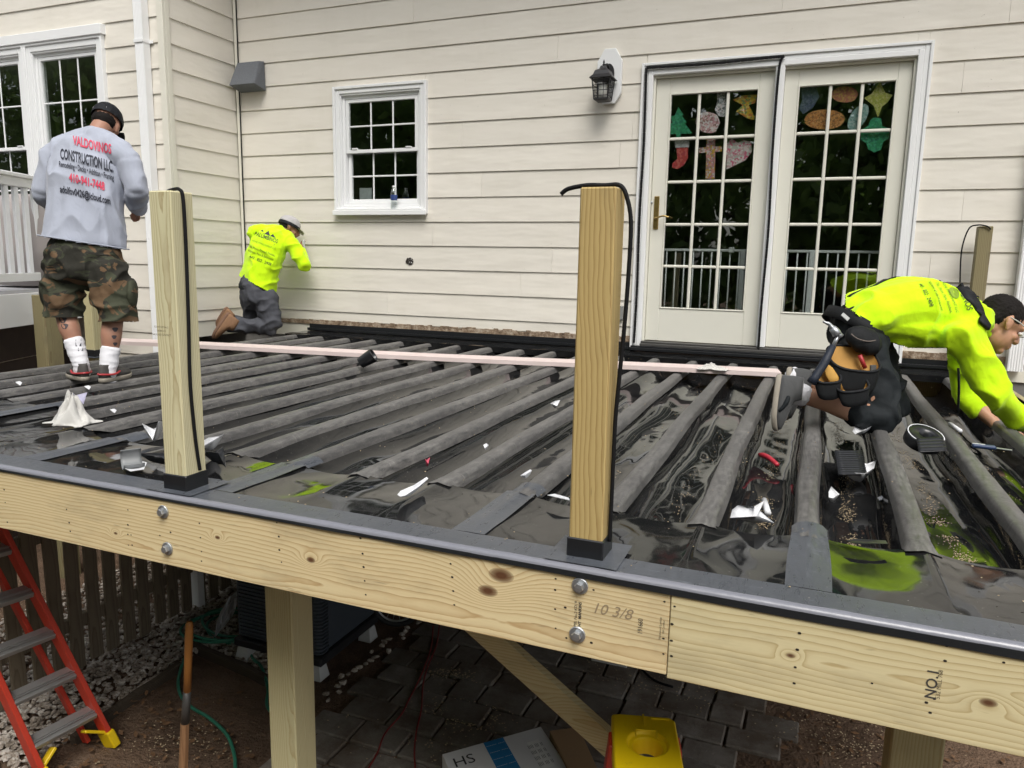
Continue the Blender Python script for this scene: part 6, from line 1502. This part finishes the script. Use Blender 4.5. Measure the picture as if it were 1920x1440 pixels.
# white safety gate just inside the door
gate=thing('safety_gate',(onY(1440,560,0.33).x,0.33,2.02),'white metal safety gate standing inside the patio door','gate')
gz1=onY(1310,469,0.33).z; gx0=onY(1236,560,0.33).x-0.05; gx1=onY(1690,560,0.33).x
GW=plain('white_gate_enamel',(0.50,0.53,0.53),0.35,0.04)
for z in (gz1,2.10):
    mb=MB(); mb.box((gx0,0.318,z-0.011),(gx1,0.342,z+0.011),0.004); mb.build('rail',GW,gate)
x=gx0+0.02
while x<gx1:
    mb=MB(); mb.tube([(x,0.33,2.04),(x,0.33,gz1-0.005)],0.0065,8); mb.build('bar',GW,gate,True); x+=0.0775
for px in (1388,1516):
    x=onY(px,560,0.33).x; mb=MB(); mb.box((x-0.02,0.31,2.03),(x+0.02,0.35,gz1+0.006),0.004); mb.build('gate_post',GW,gate)
x=onY(1372,462,0.33).x; mb=MB(); mb.box((x-0.022,0.305,gz1-0.02),(x+0.022,0.355,gz1+0.028),0.005); mb.build('latch',GW,gate)
# pleated blind end and a framed paper inside the kitchen window
mb=MB(); c=onY(686,366,0.16); mb.box((c.x-0.07,0.155,c.z-0.10),(c.x+0.07,0.165,c.z+0.07)); single('framed_print',mb,plain('pale_print',(0.30,0.33,0.33),0.6,0.3,20),'pale framed print inside the small window','picture')
# water bottle on the window sill
CLEAR=mat_glass((0.90,0.92,0.92)); CLEAR.name='clear_plastic'
bb0=onY(738,391,-0.06); zb_=WZ0+0.051
bot=thing('water_bottle',(bb0.x,-0.053,zb_),'clear water bottle with blue label on the window sill','bottle'); Hh=onY(735,348,-0.05).z-zb_
k=Hh/0.205
prof=[(0.0,0),(0.028,0.0),(0.031,0.006),(0.030,0.05),(0.031,0.07),(0.030,0.115),(0.031,0.128),(0.026,0.155),(0.014,0.182),(0.012,0.186)]
mb=MB(); mb.lathe([(r*k,h*k) for r,h in prof],(bb0.x,-0.053,zb_),18); mb.build('bottle_body',CLEAR,bot,True)
mb=MB(); mb.lathe([(0.0318*k,0.075*k),(0.0318*k,0.120*k)],(bb0.x,-0.053,zb_),18); mb.f=mb.f[:-2]; mb.m=mb.m[:-2]; mb.build('label_sleeve',plain('blue_bottle_label',(0.03,0.06,0.20),0.4,0.3,60),bot,True)
mb=MB(); mb.lathe([(0.0,0.187*k),(0.0145*k,0.187*k),(0.0145*k,0.203*k),(0.0,0.205*k)],(bb0.x,-0.053,zb_),14); mb.build('cap',WHITE,bot,True)
# hole knocked through the siding, and an outlet behind the golden post
c=onY(768,490,-0.016); mb=MB(); mb.prism([(c.x+0.042*math.cos(t)*(1+0.35*nz((t*2,1,1))),-0.0162,c.z+0.036*math.sin(t)*(1+0.4*nz((t*3,4,1)))) for t in [q*math.pi/10 for q in range(20)]],(0,-0.002,0)); single('siding_hole',mb,HOLE,'ragged dark hole broken through the cream siding under the window','hole')
mb=MB(); random.seed(3)
for q in range(14):
    a=random.uniform(0,6.28); r=random.uniform(0.0,0.036); p=Vector((c.x+r*math.cos(a),-0.0188,c.z+r*0.9*math.sin(a))); u=Vector((random.uniform(-1,1),random.uniform(-0.8,0),random.uniform(-1,1)))*0.009; w_=Vector((u.z,0,-u.x))*0.6; mb.add([p,p+u,p+u+w_,p+w_],[(0,1,2,3)])
tag(mb.build('torn_insulation',plain('torn_foam',(0.6,0.6,0.58),0.8),None),'torn pale foam bits in the broken siding hole','foam')
c=onY(1163,586,0); mb=MB(); mb.box((c.x-0.035,-0.05,c.z-0.06),(c.x+0.035,-0.017,c.z+0.06),0.004); single('wall_outlet',mb,plain('grey_outlet_plastic',(0.22,0.22,0.21),0.5),'grey outdoor outlet box low on the siding beside the door','outlet')

# ================================================================ things lying on the deck
random.seed(17)
PINKB=Mat('pinkish_white_composite',0.55,0.3); _v=PINKB.coord(scale=(0.3,14,14)); PINKB.color(PINKB.mix(PINKB.noise(_v,2.0,3),(0.60,0.48,0.46),(0.70,0.61,0.58))); PINKB=PINKB.m
FLt=onZ(216,634,ZD+0.042); FRt=onZ(1458,692,ZD+0.042)
d_=(FRt-FLt).normalized(); s_=Vector((d_.y,-d_.x,0)); Wd=0.165
prof=[(1.25*a_,b_) for a_,b_ in [(0,0),(0,0.030),(0.045,0.030),(0.048,0.026),(0.054,0.026),(0.057,0.030),(0.108,0.030),(0.111,0.026),(0.117,0.026),(0.120,0.030),(0.165,0.030),(0.165,0)]]
mb=MB(); zb0=ZD+0.013
mb.loft([[Vector((p.x,p.y,0))+s_*u+Vector((0,0,zb0+h+0.004*math.sin(t*9))) for u,h in prof] for t,p in [(t/30,FLt+(FRt-FLt)*(t/30)) for t in range(31)]]); single('composite_board',mb,PINKB,'long pinkish white grooved board lying across the joists','board')
PAPER=plain('white_release_paper',(0.74,0.75,0.77),0.5,0.06,9); LILAC=plain('lilac_release_film',(0.50,0.48,0.62),0.4,0.08,9); GREYP2=plain('grey_flashing_back',(0.22,0.23,0.235),0.35,0.2,14); RAG=cloth('grey_white_rag',(0.55,0.54,0.51),0.9,0.1); PINKS=plain('pink_scrap',(0.62,0.10,0.16),0.5); REDTOOL=plain('red_plastic',(0.45,0.03,0.05),0.35)
def scrap(pts,mat,label,cat='scrap',lift=0.0,curl=0.0,z=ZD+0.012,name='paper_scrap',thick=0.0012):
    """flat offcut with outline in photo pixels, lying at height z, slightly curled"""
    P=[onZ(a,b,z) for a,b in pts]; c=sum(P,Vector((0,0,0)))/len(P); mb=MB(); n=len(P); rad=max((p-c).length for p in P)
    top=[]; R=3
    V=[c+Vector((0,0,lift))]; F=[]
    for r in range(1,R+1):
        for p in P:
            q=c+(p-c)*r/R; V.append(q+Vector((0,0,lift+1.5*curl*((r/R)**2)*(0.6+0.5*math.sin(3.1*(q.x-c.x)/rad+1.3)))))
    for k_ in range(n): F.append([0,1+k_,1+(k_+1)%n])
    for r in range(1,R):
        for k_ in range(n): a=1+(r-1)*n; b=1+r*n; F.append([a+k_,b+k_,b+(k_+1)%n,a+(k_+1)%n])
    m=len(V); V2=[v-Vector((0,0,thick)) for v in V]; F2=[[i+m for i in f_[::-1]] for f_ in F]; e=1+(R-1)*n
    F3=[[e+k_,e+m+k_,e+m+(k_+1)%n,e+(k_+1)%n] for k_ in range(n)]
    mb.add(V+V2,F+F2+F3); o=single(name,mb,mat,label,cat,smooth=(curl>0.015)); return o
TZ=ZD-0.125
scrap([(925,0)] and [(745,943),(751,935),(775,925),(800,908),(803,912),(785,928),(760,945),(750,947)],PAPER,'white bent strip of backing paper on the front membrane','paper scrap',0.008,0.012)
scrap([(270,848),(290,829),(312,828),(300,842),(288,856)],PAPER,'white paper offcut leaning behind the pale post','paper scrap',0.03,0.05)
scrap([(379,858),(392,848),(418,833),(420,836),(404,852),(382,862)],PAPER,'pointed white paper sliver beside the pale post','paper scrap',0.012,0.03)
scrap([(255,862),(262,858),(330,872),(340,888),(300,880),(260,868)],FLASH,'black flashing offcut lying beside the pale post','flashing scrap',0.008,0.03,name='flashing_scrap')
scrap([(382,866),(404,856),(420,862),(424,884),(410,874),(388,872)],FLASH,'crumpled black flashing scrap on the membrane past the pale post','flashing scrap',0.004,0.03,name='flashing_scrap')
# curled offcut with pale underside
a0=onZ(232,885,ZD+0.012); a1=onZ(272,880,ZD+0.012); ax=(a1-a0).normalized(); bx_=Vector((-ax.y,ax.x,0))
mb=MB(); L_=(a1-a0).length
def cfn(u,v):
    t=-1.3+v*3.7; r=0.034; return a0+ax*(u*L_)+bx_*(0.035+r*math.sin(t)*1.25)+Vector((0,0,0.036-r*math.cos(t)))
mb.grid(cfn,6,20); o=mb.build('curled_offcut',[GREYP2],None,True); so=o.modifiers.new('solid','SOLIDIFY'); so.thickness=0.0025; tag(o,'curled grey flashing offcut with pale underside near the pale post','flashing scrap')
scrap([(232,884),(245,889),(270,884),(276,874),(262,868),(236,868)],PAPER,'pale tongue of backing paper under the curled offcut','paper scrap',0.004,0.006)
for (px,py,lab) in ((212,772,'small white oval scrap in a trough behind the pale post'),(164,728,'tiny white chip near the feet of the worker in grey'),(35,720,'small white chip on the far left joists')):
    scrap([(px-6,py-3),(px+2,py-5),(px+7,py+1),(px+3,py+4),(px-4,py+2)],PAPER,lab,'paper scrap',0.0,0.008,ZD+0.01)
def crumple(px,py,w,h,mat,label,cat,name,z=ZD+0.01,peak=0.09,seed=1.0):
    c=onZ(px,py,z); mb=MB()
    def fn(u,v):
        x=(u-0.5)*w*(1+0.45*nz((u*3,v*3,seed))); y=(v-0.5)*h*(1+0.45*nz((u*3,v*3,seed+5))); r=math.hypot(u-0.5,v-0.5)*2
        th=math.atan2(v-0.5,u-0.5); zz=peak*max(0,1-r)**0.75*(0.75+0.35*math.sin(5*th+seed+2.5*r)+0.5*nz((u*4,v*4,seed+2)))+0.016*abs(nz((u*8,v*8,seed)))*max(0,1.2-r)
        return (c.x+x,c.y+y,z+0.002+max(0,zz))
    mb.grid(fn,40,40); o=mb.build(name,mat,None,True); s=o.modifiers.new('s','SOLIDIFY'); s.thickness=0.002; tag(o,label,cat); return o
crumple(138,792,0.19,0.15,RAG,'crumpled white rag lying on the joists near the left edge','rag','rag',peak=0.135,seed=4.1)
scrap([(132,756),(140,752),(166,768),(158,776),(140,772)],LILAC,'lilac strip of release film behind the crumpled rag','film scrap',0.02,0.05,name='film_scrap')
crumple(1332,692,0.20,0.09,RAG,'crumpled grey rag resting on the pinkish board','rag','rag',z=zb0+0.031,peak=0.035,seed=7.7)
scrap([(1368,984),(1372,968),(1382,965),(1412,982),(1432,966),(1422,988),(1450,996),(1420,999)],PAPER,'folded white backing paper at the edge of the front membrane','paper scrap',0.006,0.03,ZD-0.02)
scrap([(1582,898),(1600,895),(1622,902),(1640,890),(1636,908),(1618,922),(1596,916),(1584,914)],PAPER,'large folded white paper in the trough under the crouching worker','paper scrap',0.01,0.04,TZ)
scrap([(1552,940),(1557,931),(1567,942),(1572,946),(1560,954),(1552,951)],PAPER,'small torn white paper in the dark trough beside the joist','paper scrap',0.01,0.02,TZ)
scrap([(1645,937),(1653,935),(1656,941),(1648,943)],PAPER,'tiny white paper bit in the trough under the joist','paper scrap',0.0,0.008,TZ)
scrap([(1597,822),(1604,808),(1632,808),(1645,806),(1625,820),(1602,828)],PAPER,'white paper sheet poking out from under the kneeling leg','paper scrap',0.01,0.02,ZD-0.02)
scrap([(976,902),(984,896),(994,892),(997,894),(984,903)],PAPER,'white paper chip on a joist left of the golden post','paper scrap',0.004,0.012)
scrap([(1032,767),(1040,762),(1050,763),(1044,772)],PAPER,'white paper chip on the joists behind the golden post','paper scrap',0.004,0.02)
scrap([(906,842),(912,838),(916,844),(909,849)],PAPER,'white speck of paper on a joist top','paper scrap',0.002,0.012)
scrap([(797,876),(800,868),(806,873),(803,880)],PINKS,'small pink plastic scrap on the membrane','plastic scrap',0.0,0.02,ZD-0.02,'plastic_scrap')
scrap([(1026,930),(1040,929),(1066,936),(1068,940),(1040,936)],PAPER,'thin white sliver along the edge of the front membrane','paper scrap',0.003,0.004)
scrap([(1240,903),(1246,893),(1256,900),(1250,912)],GREYP2,'grey chip of flashing in a trough right of the golden post','flashing scrap',0.0,0.02,TZ,'flashing_scrap')
# paper tube and red tool in the trough
a=onZ(1433,938,TZ+0.02); b=onZ(1440,962,TZ+0.02); mb=MB(); mb.tube([a,b],0.011,12); single('paper_tube',mb,PAPER,'short white paper tube lying in a trough','tube',smooth=True)
a=onZ(1424,852,TZ+0.02); b=onZ(1458,872,TZ+0.02); mb=MB(); mb.tube(spline([a,(a+b)/2+Vector((0,0,0.01)),b],4),[0.008,0.011,0.013,0.012,0.012,0.011,0.011,0.010,0.009],10); single('red_knife',mb,REDTOOL,'red handled knife lying in a trough among sawdust','knife',smooth=True)
# corrugated black flashing under the knee, strip at the membrane edge
mb=MB(); A0=onZ(1565,845,ZD-0.03); A1=onZ(1615,845,ZD-0.03); B0=onZ(1572,890,ZD-0.06)
mb.grid(lambda u,v:A0+(A1-A0)*v+(B0-A0)*u+Vector((0,0,0.004*math.sin(u*70))),60,4); o=mb.build('ribbed_flashing',FLASH,None,True); s=o.modifiers.new('s','SOLIDIFY'); s.thickness=0.003; tag(o,'ribbed black flashing offcut under the crouching worker','flashing scrap')
scrap([(1586,1018),(1600,1016),(1660,1018),(1664,1024),(1600,1024)],FLASH,'flat black strip on the inner edge of the front membrane','flashing scrap',0.006,0.004,ZD+0.006,'flashing_scrap')
# black cup on the joists
c=onZ(688,690,ZD+0.005); mb=MB(); axc=Vector((0.80,0.30,0.52)).normalized(); mb.lathe([(0.72*a_,0.72*b_) for a_,b_ in [(0.0,0.0),(0.052,0.0),(0.055,0.004),(0.070,0.15),(0.074,0.155),(0.066,0.157),(0.060,0.15),(0.045,0.03),(0.0,0.028)]],c+Vector((-0.04,-0.02,0.035)),22,axc); single('black_cup',mb,FLASH,'black plastic cup lying tilted on the joists','cup',smooth=True)
# roll of flashing tape
rc=onZ(1728,832,ZD+0.02); roll=thing('tape_roll',(rc.x,rc.y,ZD),'roll of black flashing tape on its side near the crouching worker','tape roll')
axr=Vector((0.2,-0.35,0.9)).normalized(); mb=MB(); mb.lathe([(0.028,0.0),(0.075,0.0),(0.077,0.004),(0.077,0.045),(0.075,0.05),(0.028,0.05),(0.028,0.0)],rc,26,axr,cap=False); mb.build('tape',FLASH,roll,True)
mb=MB(); mb.lathe([(0.070,0.0505),(0.074,0.0505),(0.074,0.052),(0.070,0.052)],rc,26,axr,cap=False); mb.build('release_liner',PAPER,roll,True)
P0=onZ(1718,824,ZD+0.055); P1=onZ(1768,826,ZD+0.055); Q0=onZ(1722,846,ZD+0.045); mb=MB(); mb.grid(lambda u,v:P0+(P1-P0)*u+(Q0-P0)*v+Vector((0,0,0.006*math.sin(v*24)+0.01*u)),8,30); o=mb.build('loose_flap',FLASH,roll,True); o.modifiers.new('s','SOLIDIFY').thickness=0.003
# utility knife, white pencil, chalk
KB=plain('dark_blue_plastic',(0.02,0.04,0.10),0.4); a=onZ(1822,835,ZD+0.02); b=onZ(1868,840,ZD+0.02); c=onZ(1898,844,ZD+0.02)
kn3=thing('utility_knife',(a.x,a.y,ZD+0.01),'dark blue utility knife lying near the hands of the crouching worker','knife')
mb=MB(); mb.beam(a,b,0.028,0.018,(0,0,1),0.006); mb.build('handle',KB,kn3); mb=MB(); mb.beam(a+Vector((0,0,0.0095)),a+(b-a)*0.55+Vector((0,0,0.0095)),0.012,0.003,(0,0,1),0.001); mb.build('grip_plate',GALV,kn3); mb=MB(); mb.beam(b,c,0.016,0.003,(0,0,1),0.0005); mb.build('blade',GALV,kn3)
a=onZ(1781,794,ZD+0.015); b=onZ(1801,808,ZD+0.015); mb=MB(); mb.tube([a,b],0.009,8); single('white_marker',mb,PAPER,'white marker lying on the joists near the crouching worker','marker',smooth=True)
# sawdust in the right-hand troughs
pts=[]
for (xa,xb,fn) in TF:
    if xb<-0.6 or xa>0.7: continue
    nn_=800 if xa>-0.4 else 120
    for k in range(nn_):
        u=random.random()**1.2*0.75+0.02; u=u if nz((u*14,xa*3,1))>-0.1 else u*0.3; v=0.5+random.gauss(0.0,0.055)+0.04*math.sin(u*20); p=fn(u,min(max(v,0.1),0.9)); pts.append((p[0],p[1],p[2]+0.002))
tag(stones('sawdust',pts,0.0008,0.0030,CHIP,flat=0.5),'pale sawdust lying in the black troughs at the right','sawdust')
pts=[(random.uniform(DXL,DXR),random.uniform(YR+0.05,-0.4),ZD+0.011) for k in range(500)]
tag(stones('deck_crumbs',pts,0.0012,0.0035,CHIP,flat=0.5),'pale crumbs of sawdust scattered over the membrane','sawdust')

# ================================================================ ladders
LRED=plain('orange_red_fibreglass',(0.52,0.045,0.022),0.45,0.1,9,0.1,120); LYEL=plain('yellow_ladder_plastic',(0.80,0.55,0.005),0.45,0.08,9); ALU=plain('ladder_aluminium',(0.42,0.42,0.41),0.45,0.15,20,0.1,60,metal=0.7)
RF=onZ(212,1398,0.0); LF=onZ(87,1472,0.0); wv=(LF-RF).normalized()
uR=Vector((-0.296,-0.171,0.94)).normalized(); uL=Vector((-0.300,-0.115,0.94)).normalized()
lad=thing('stepladder',(RF.x,RF.y,0.0),'red fibreglass stepladder leaning folded against the picket fence','ladder')
back=Vector((-0.95,0.1,-0.28)).normalized()
H_=1.38
def railbar(p,u,off,name,w=0.028,dp=0.075,h=H_):
    mb=MB(); a=p+off+u*0.05; b=p+off+u*h; mb.beam(a,b,w,dp,back,0.004); return mb.build(name,LRED,lad)
rr=railbar(RF,uR,Vector((0,0,0)),'front_rail'); rl=railbar(LF,uL,Vector((0,0,0)),'front_rail')
railbar(RF,uR,back*0.13+wv*0.05,'rear_rail',0.024,0.05); railbar(LF,uL,back*0.13-wv*0.05,'rear_rail',0.024,0.05)
for i in range(5):
    t=0.235+0.255*i; a=RF+uR*t+wv*0.012; b=LF+uL*t-wv*0.012; mb=MB(); mb.beam(a,b,0.085,0.028,(0.35,0.0,0.94),0.003); st_=mb.build('step',ALU,lad)
    mb=MB()
    for q in (-0.025,-0.008,0.009,0.026): mb.beam(a+Vector((q,0,0.0155)),b+Vector((q,0,0.0155)),0.006,0.004,(0.35,0,0.94),0.001)
    mb.build('tread_ribs',ALU,st_)
for p,u in ((RF,uR),(LF,uL)):
    mb=MB(); mb.beam(p+u*0.0,p+u*0.10,0.045,0.10,back,0.006); mb.build('foot',LYEL,lad)
    mb=MB(); mb.beam(p+u*0.09,p+u*0.16+wv*(0.10 if p is RF else -0.10),0.016,0.05,back,0.003); mb.build('foot_brace',LYEL,lad)
# maker's plate on the rail, plain black and white
c=LF+uL*0.55; mb=MB(); mb.beam(c-uL*0.07-wv*0.0165-back*0.0,c+uL*0.07-wv*0.0165,0.003,0.05,back,0.001); mb.build('rail_sticker',plain('sticker_white_black',(0.08,0.08,0.08),0.4),lad)
letter('lettering','WERNER',0.03,lambda a,b:c-wv*0.0186+uL*(-a)+back*(b-0.01),PAPER,lad)
# nearer stepladder: yellow top cap on red rails
ZC=1.20
k0=onZ(1155,1338,ZC); k1=onZ(1257,1346,ZC); xa_=(k1-k0).normalized(); ya_=Vector((xa_.y,-xa_.x,0)); kw_=(k1-k0).length+0.03
yl=thing('stepladder',(k0.x+0.1,k0.y-0.2,0.0),'stepladder with scuffed yellow top cap standing under the rim board','ladder')
def capm():
    m=Mat('scuffed_yellow_cap',0.42,0.4); v=m.coord(); d=m.ramp(m.noise(v,34,5,0.75),[(0.58,0.0),(0.72,1.0)]); b_=m.ramp(m.noise(v,5,3),[(0.45,0.0),(0.7,1.0)])
    m.color(m.mix(m.math('MULTIPLY',m.math('MULTIPLY',d,b_),0.85),(0.88,0.62,0.006),(0.16,0.10,0.03))); m.bump(m.noise(v,60,3),0.15,0.003); return m.m
CAPM=capm()
o0=k0-xa_*0.015+ya_*-0.005
def C_(u,v,z): return o0+xa_*(u*kw_)+ya_*v+Vector((0,0,z))
# plate with a round paint-pot hole, built as a ring of quads
import itertools
LEN=0.44; hcx,hcv,hr=0.52*kw_,0.150,0.044
N=48; mb=MB(); outer=[];inner=[];mid=[]
def edgept(t):
    dx,dy=math.cos(t),math.sin(t); ex0=(kw_-hcx)/dx if dx>0 else (-hcx/dx if dx<0 else 1e9); ey0=(LEN-hcv)/dy if dy>0 else (-hcv/dy if dy<0 else 1e9); r=min(ex0,ey0); return hcx+dx*r,hcv+dy*r
for k in range(N):
    t=2*math.pi*k/N; e=edgept(t); outer.append(e); inner.append((hcx+hr*math.cos(t),hcv+hr*math.sin(t))); mid.append((hcx+hr*1.5*math.cos(t),hcv+hr*1.5*math.sin(t)))
Vp=lambda q,z:o0+xa_*q[0]+ya_*q[1]+Vector((0,0,z))
rings=[[Vp(q,-0.075) for q in outer],[Vp(q,-0.008) for q in outer],[Vp((hcx+(q[0]-hcx)*0.96,hcv+(q[1]-hcv)*0.975),0.0) for q in outer],[Vp(q,0.0) for q in mid],[Vp((hcx+(q[0]-hcx)*0.93,hcv+(q[1]-hcv)*0.93),-0.012) for q in mid],[Vp((hcx+(q[0]-hcx)*1.1,hcv+(q[1]-hcv)*1.1),-0.014) for q in inner],[Vp(q,-0.07) for q in inner]]
mb.loft(rings,cap=False); capo=mb.build('top_cap',CAPM,yl,False,0.004)
mb=MB(); mb.beam(C_(0.5,0.0,0.0015),C_(0.5,0.06,0.0015),0.006,0.004,(0,0,1),0.001); mb.beam(C_(0.62,0.018,0.002),C_(0.9,0.018,0.002),0.006,0.005,(0,0,1),0.001); mb.beam(C_(0.35,0.085,0.002),C_(0.68,0.085,0.002),0.005,0.004,(0,0,1),0.001); mb.beam(C_(0.35,0.085,0.002),C_(0.35,0.125,0.002),0.005,0.004,(0,0,1),0.001); mb.beam(C_(0.68,0.085,0.002),C_(0.68,0.125,0.002),0.005,0.004,(0,0,1),0.001); mb.build('moulded_ribs',CAPM,capo)
for (u,v) in ((0.02,0.10),(0.98,0.10),(0.02,0.36),(0.98,0.36)):
    top_=C_(u,v,-0.03); so=-1 if u<0.5 else 1; ft=Vector((top_.x,top_.y,0))+xa_*so*0.10+ya_*(0.30 if v>0.2 else -0.12); mb=MB(); mb.beam(top_,ft,0.028,0.07,ya_,0.004); mb.build('front_rail' if v>0.2 else 'rear_rail',LRED,yl)
for i in range(3):
    z=0.28+0.29*i; f_=1-z/ZC; a=C_(0.02,0.36,z-ZC)-xa_*0.10*f_+ya_*0.30*f_; b=C_(0.98,0.36,z-ZC)+xa_*0.10*f_+ya_*0.30*f_; mb=MB(); mb.beam(a,b,0.085,0.028,(0,0,1),0.003); mb.build('step',ALU,yl)
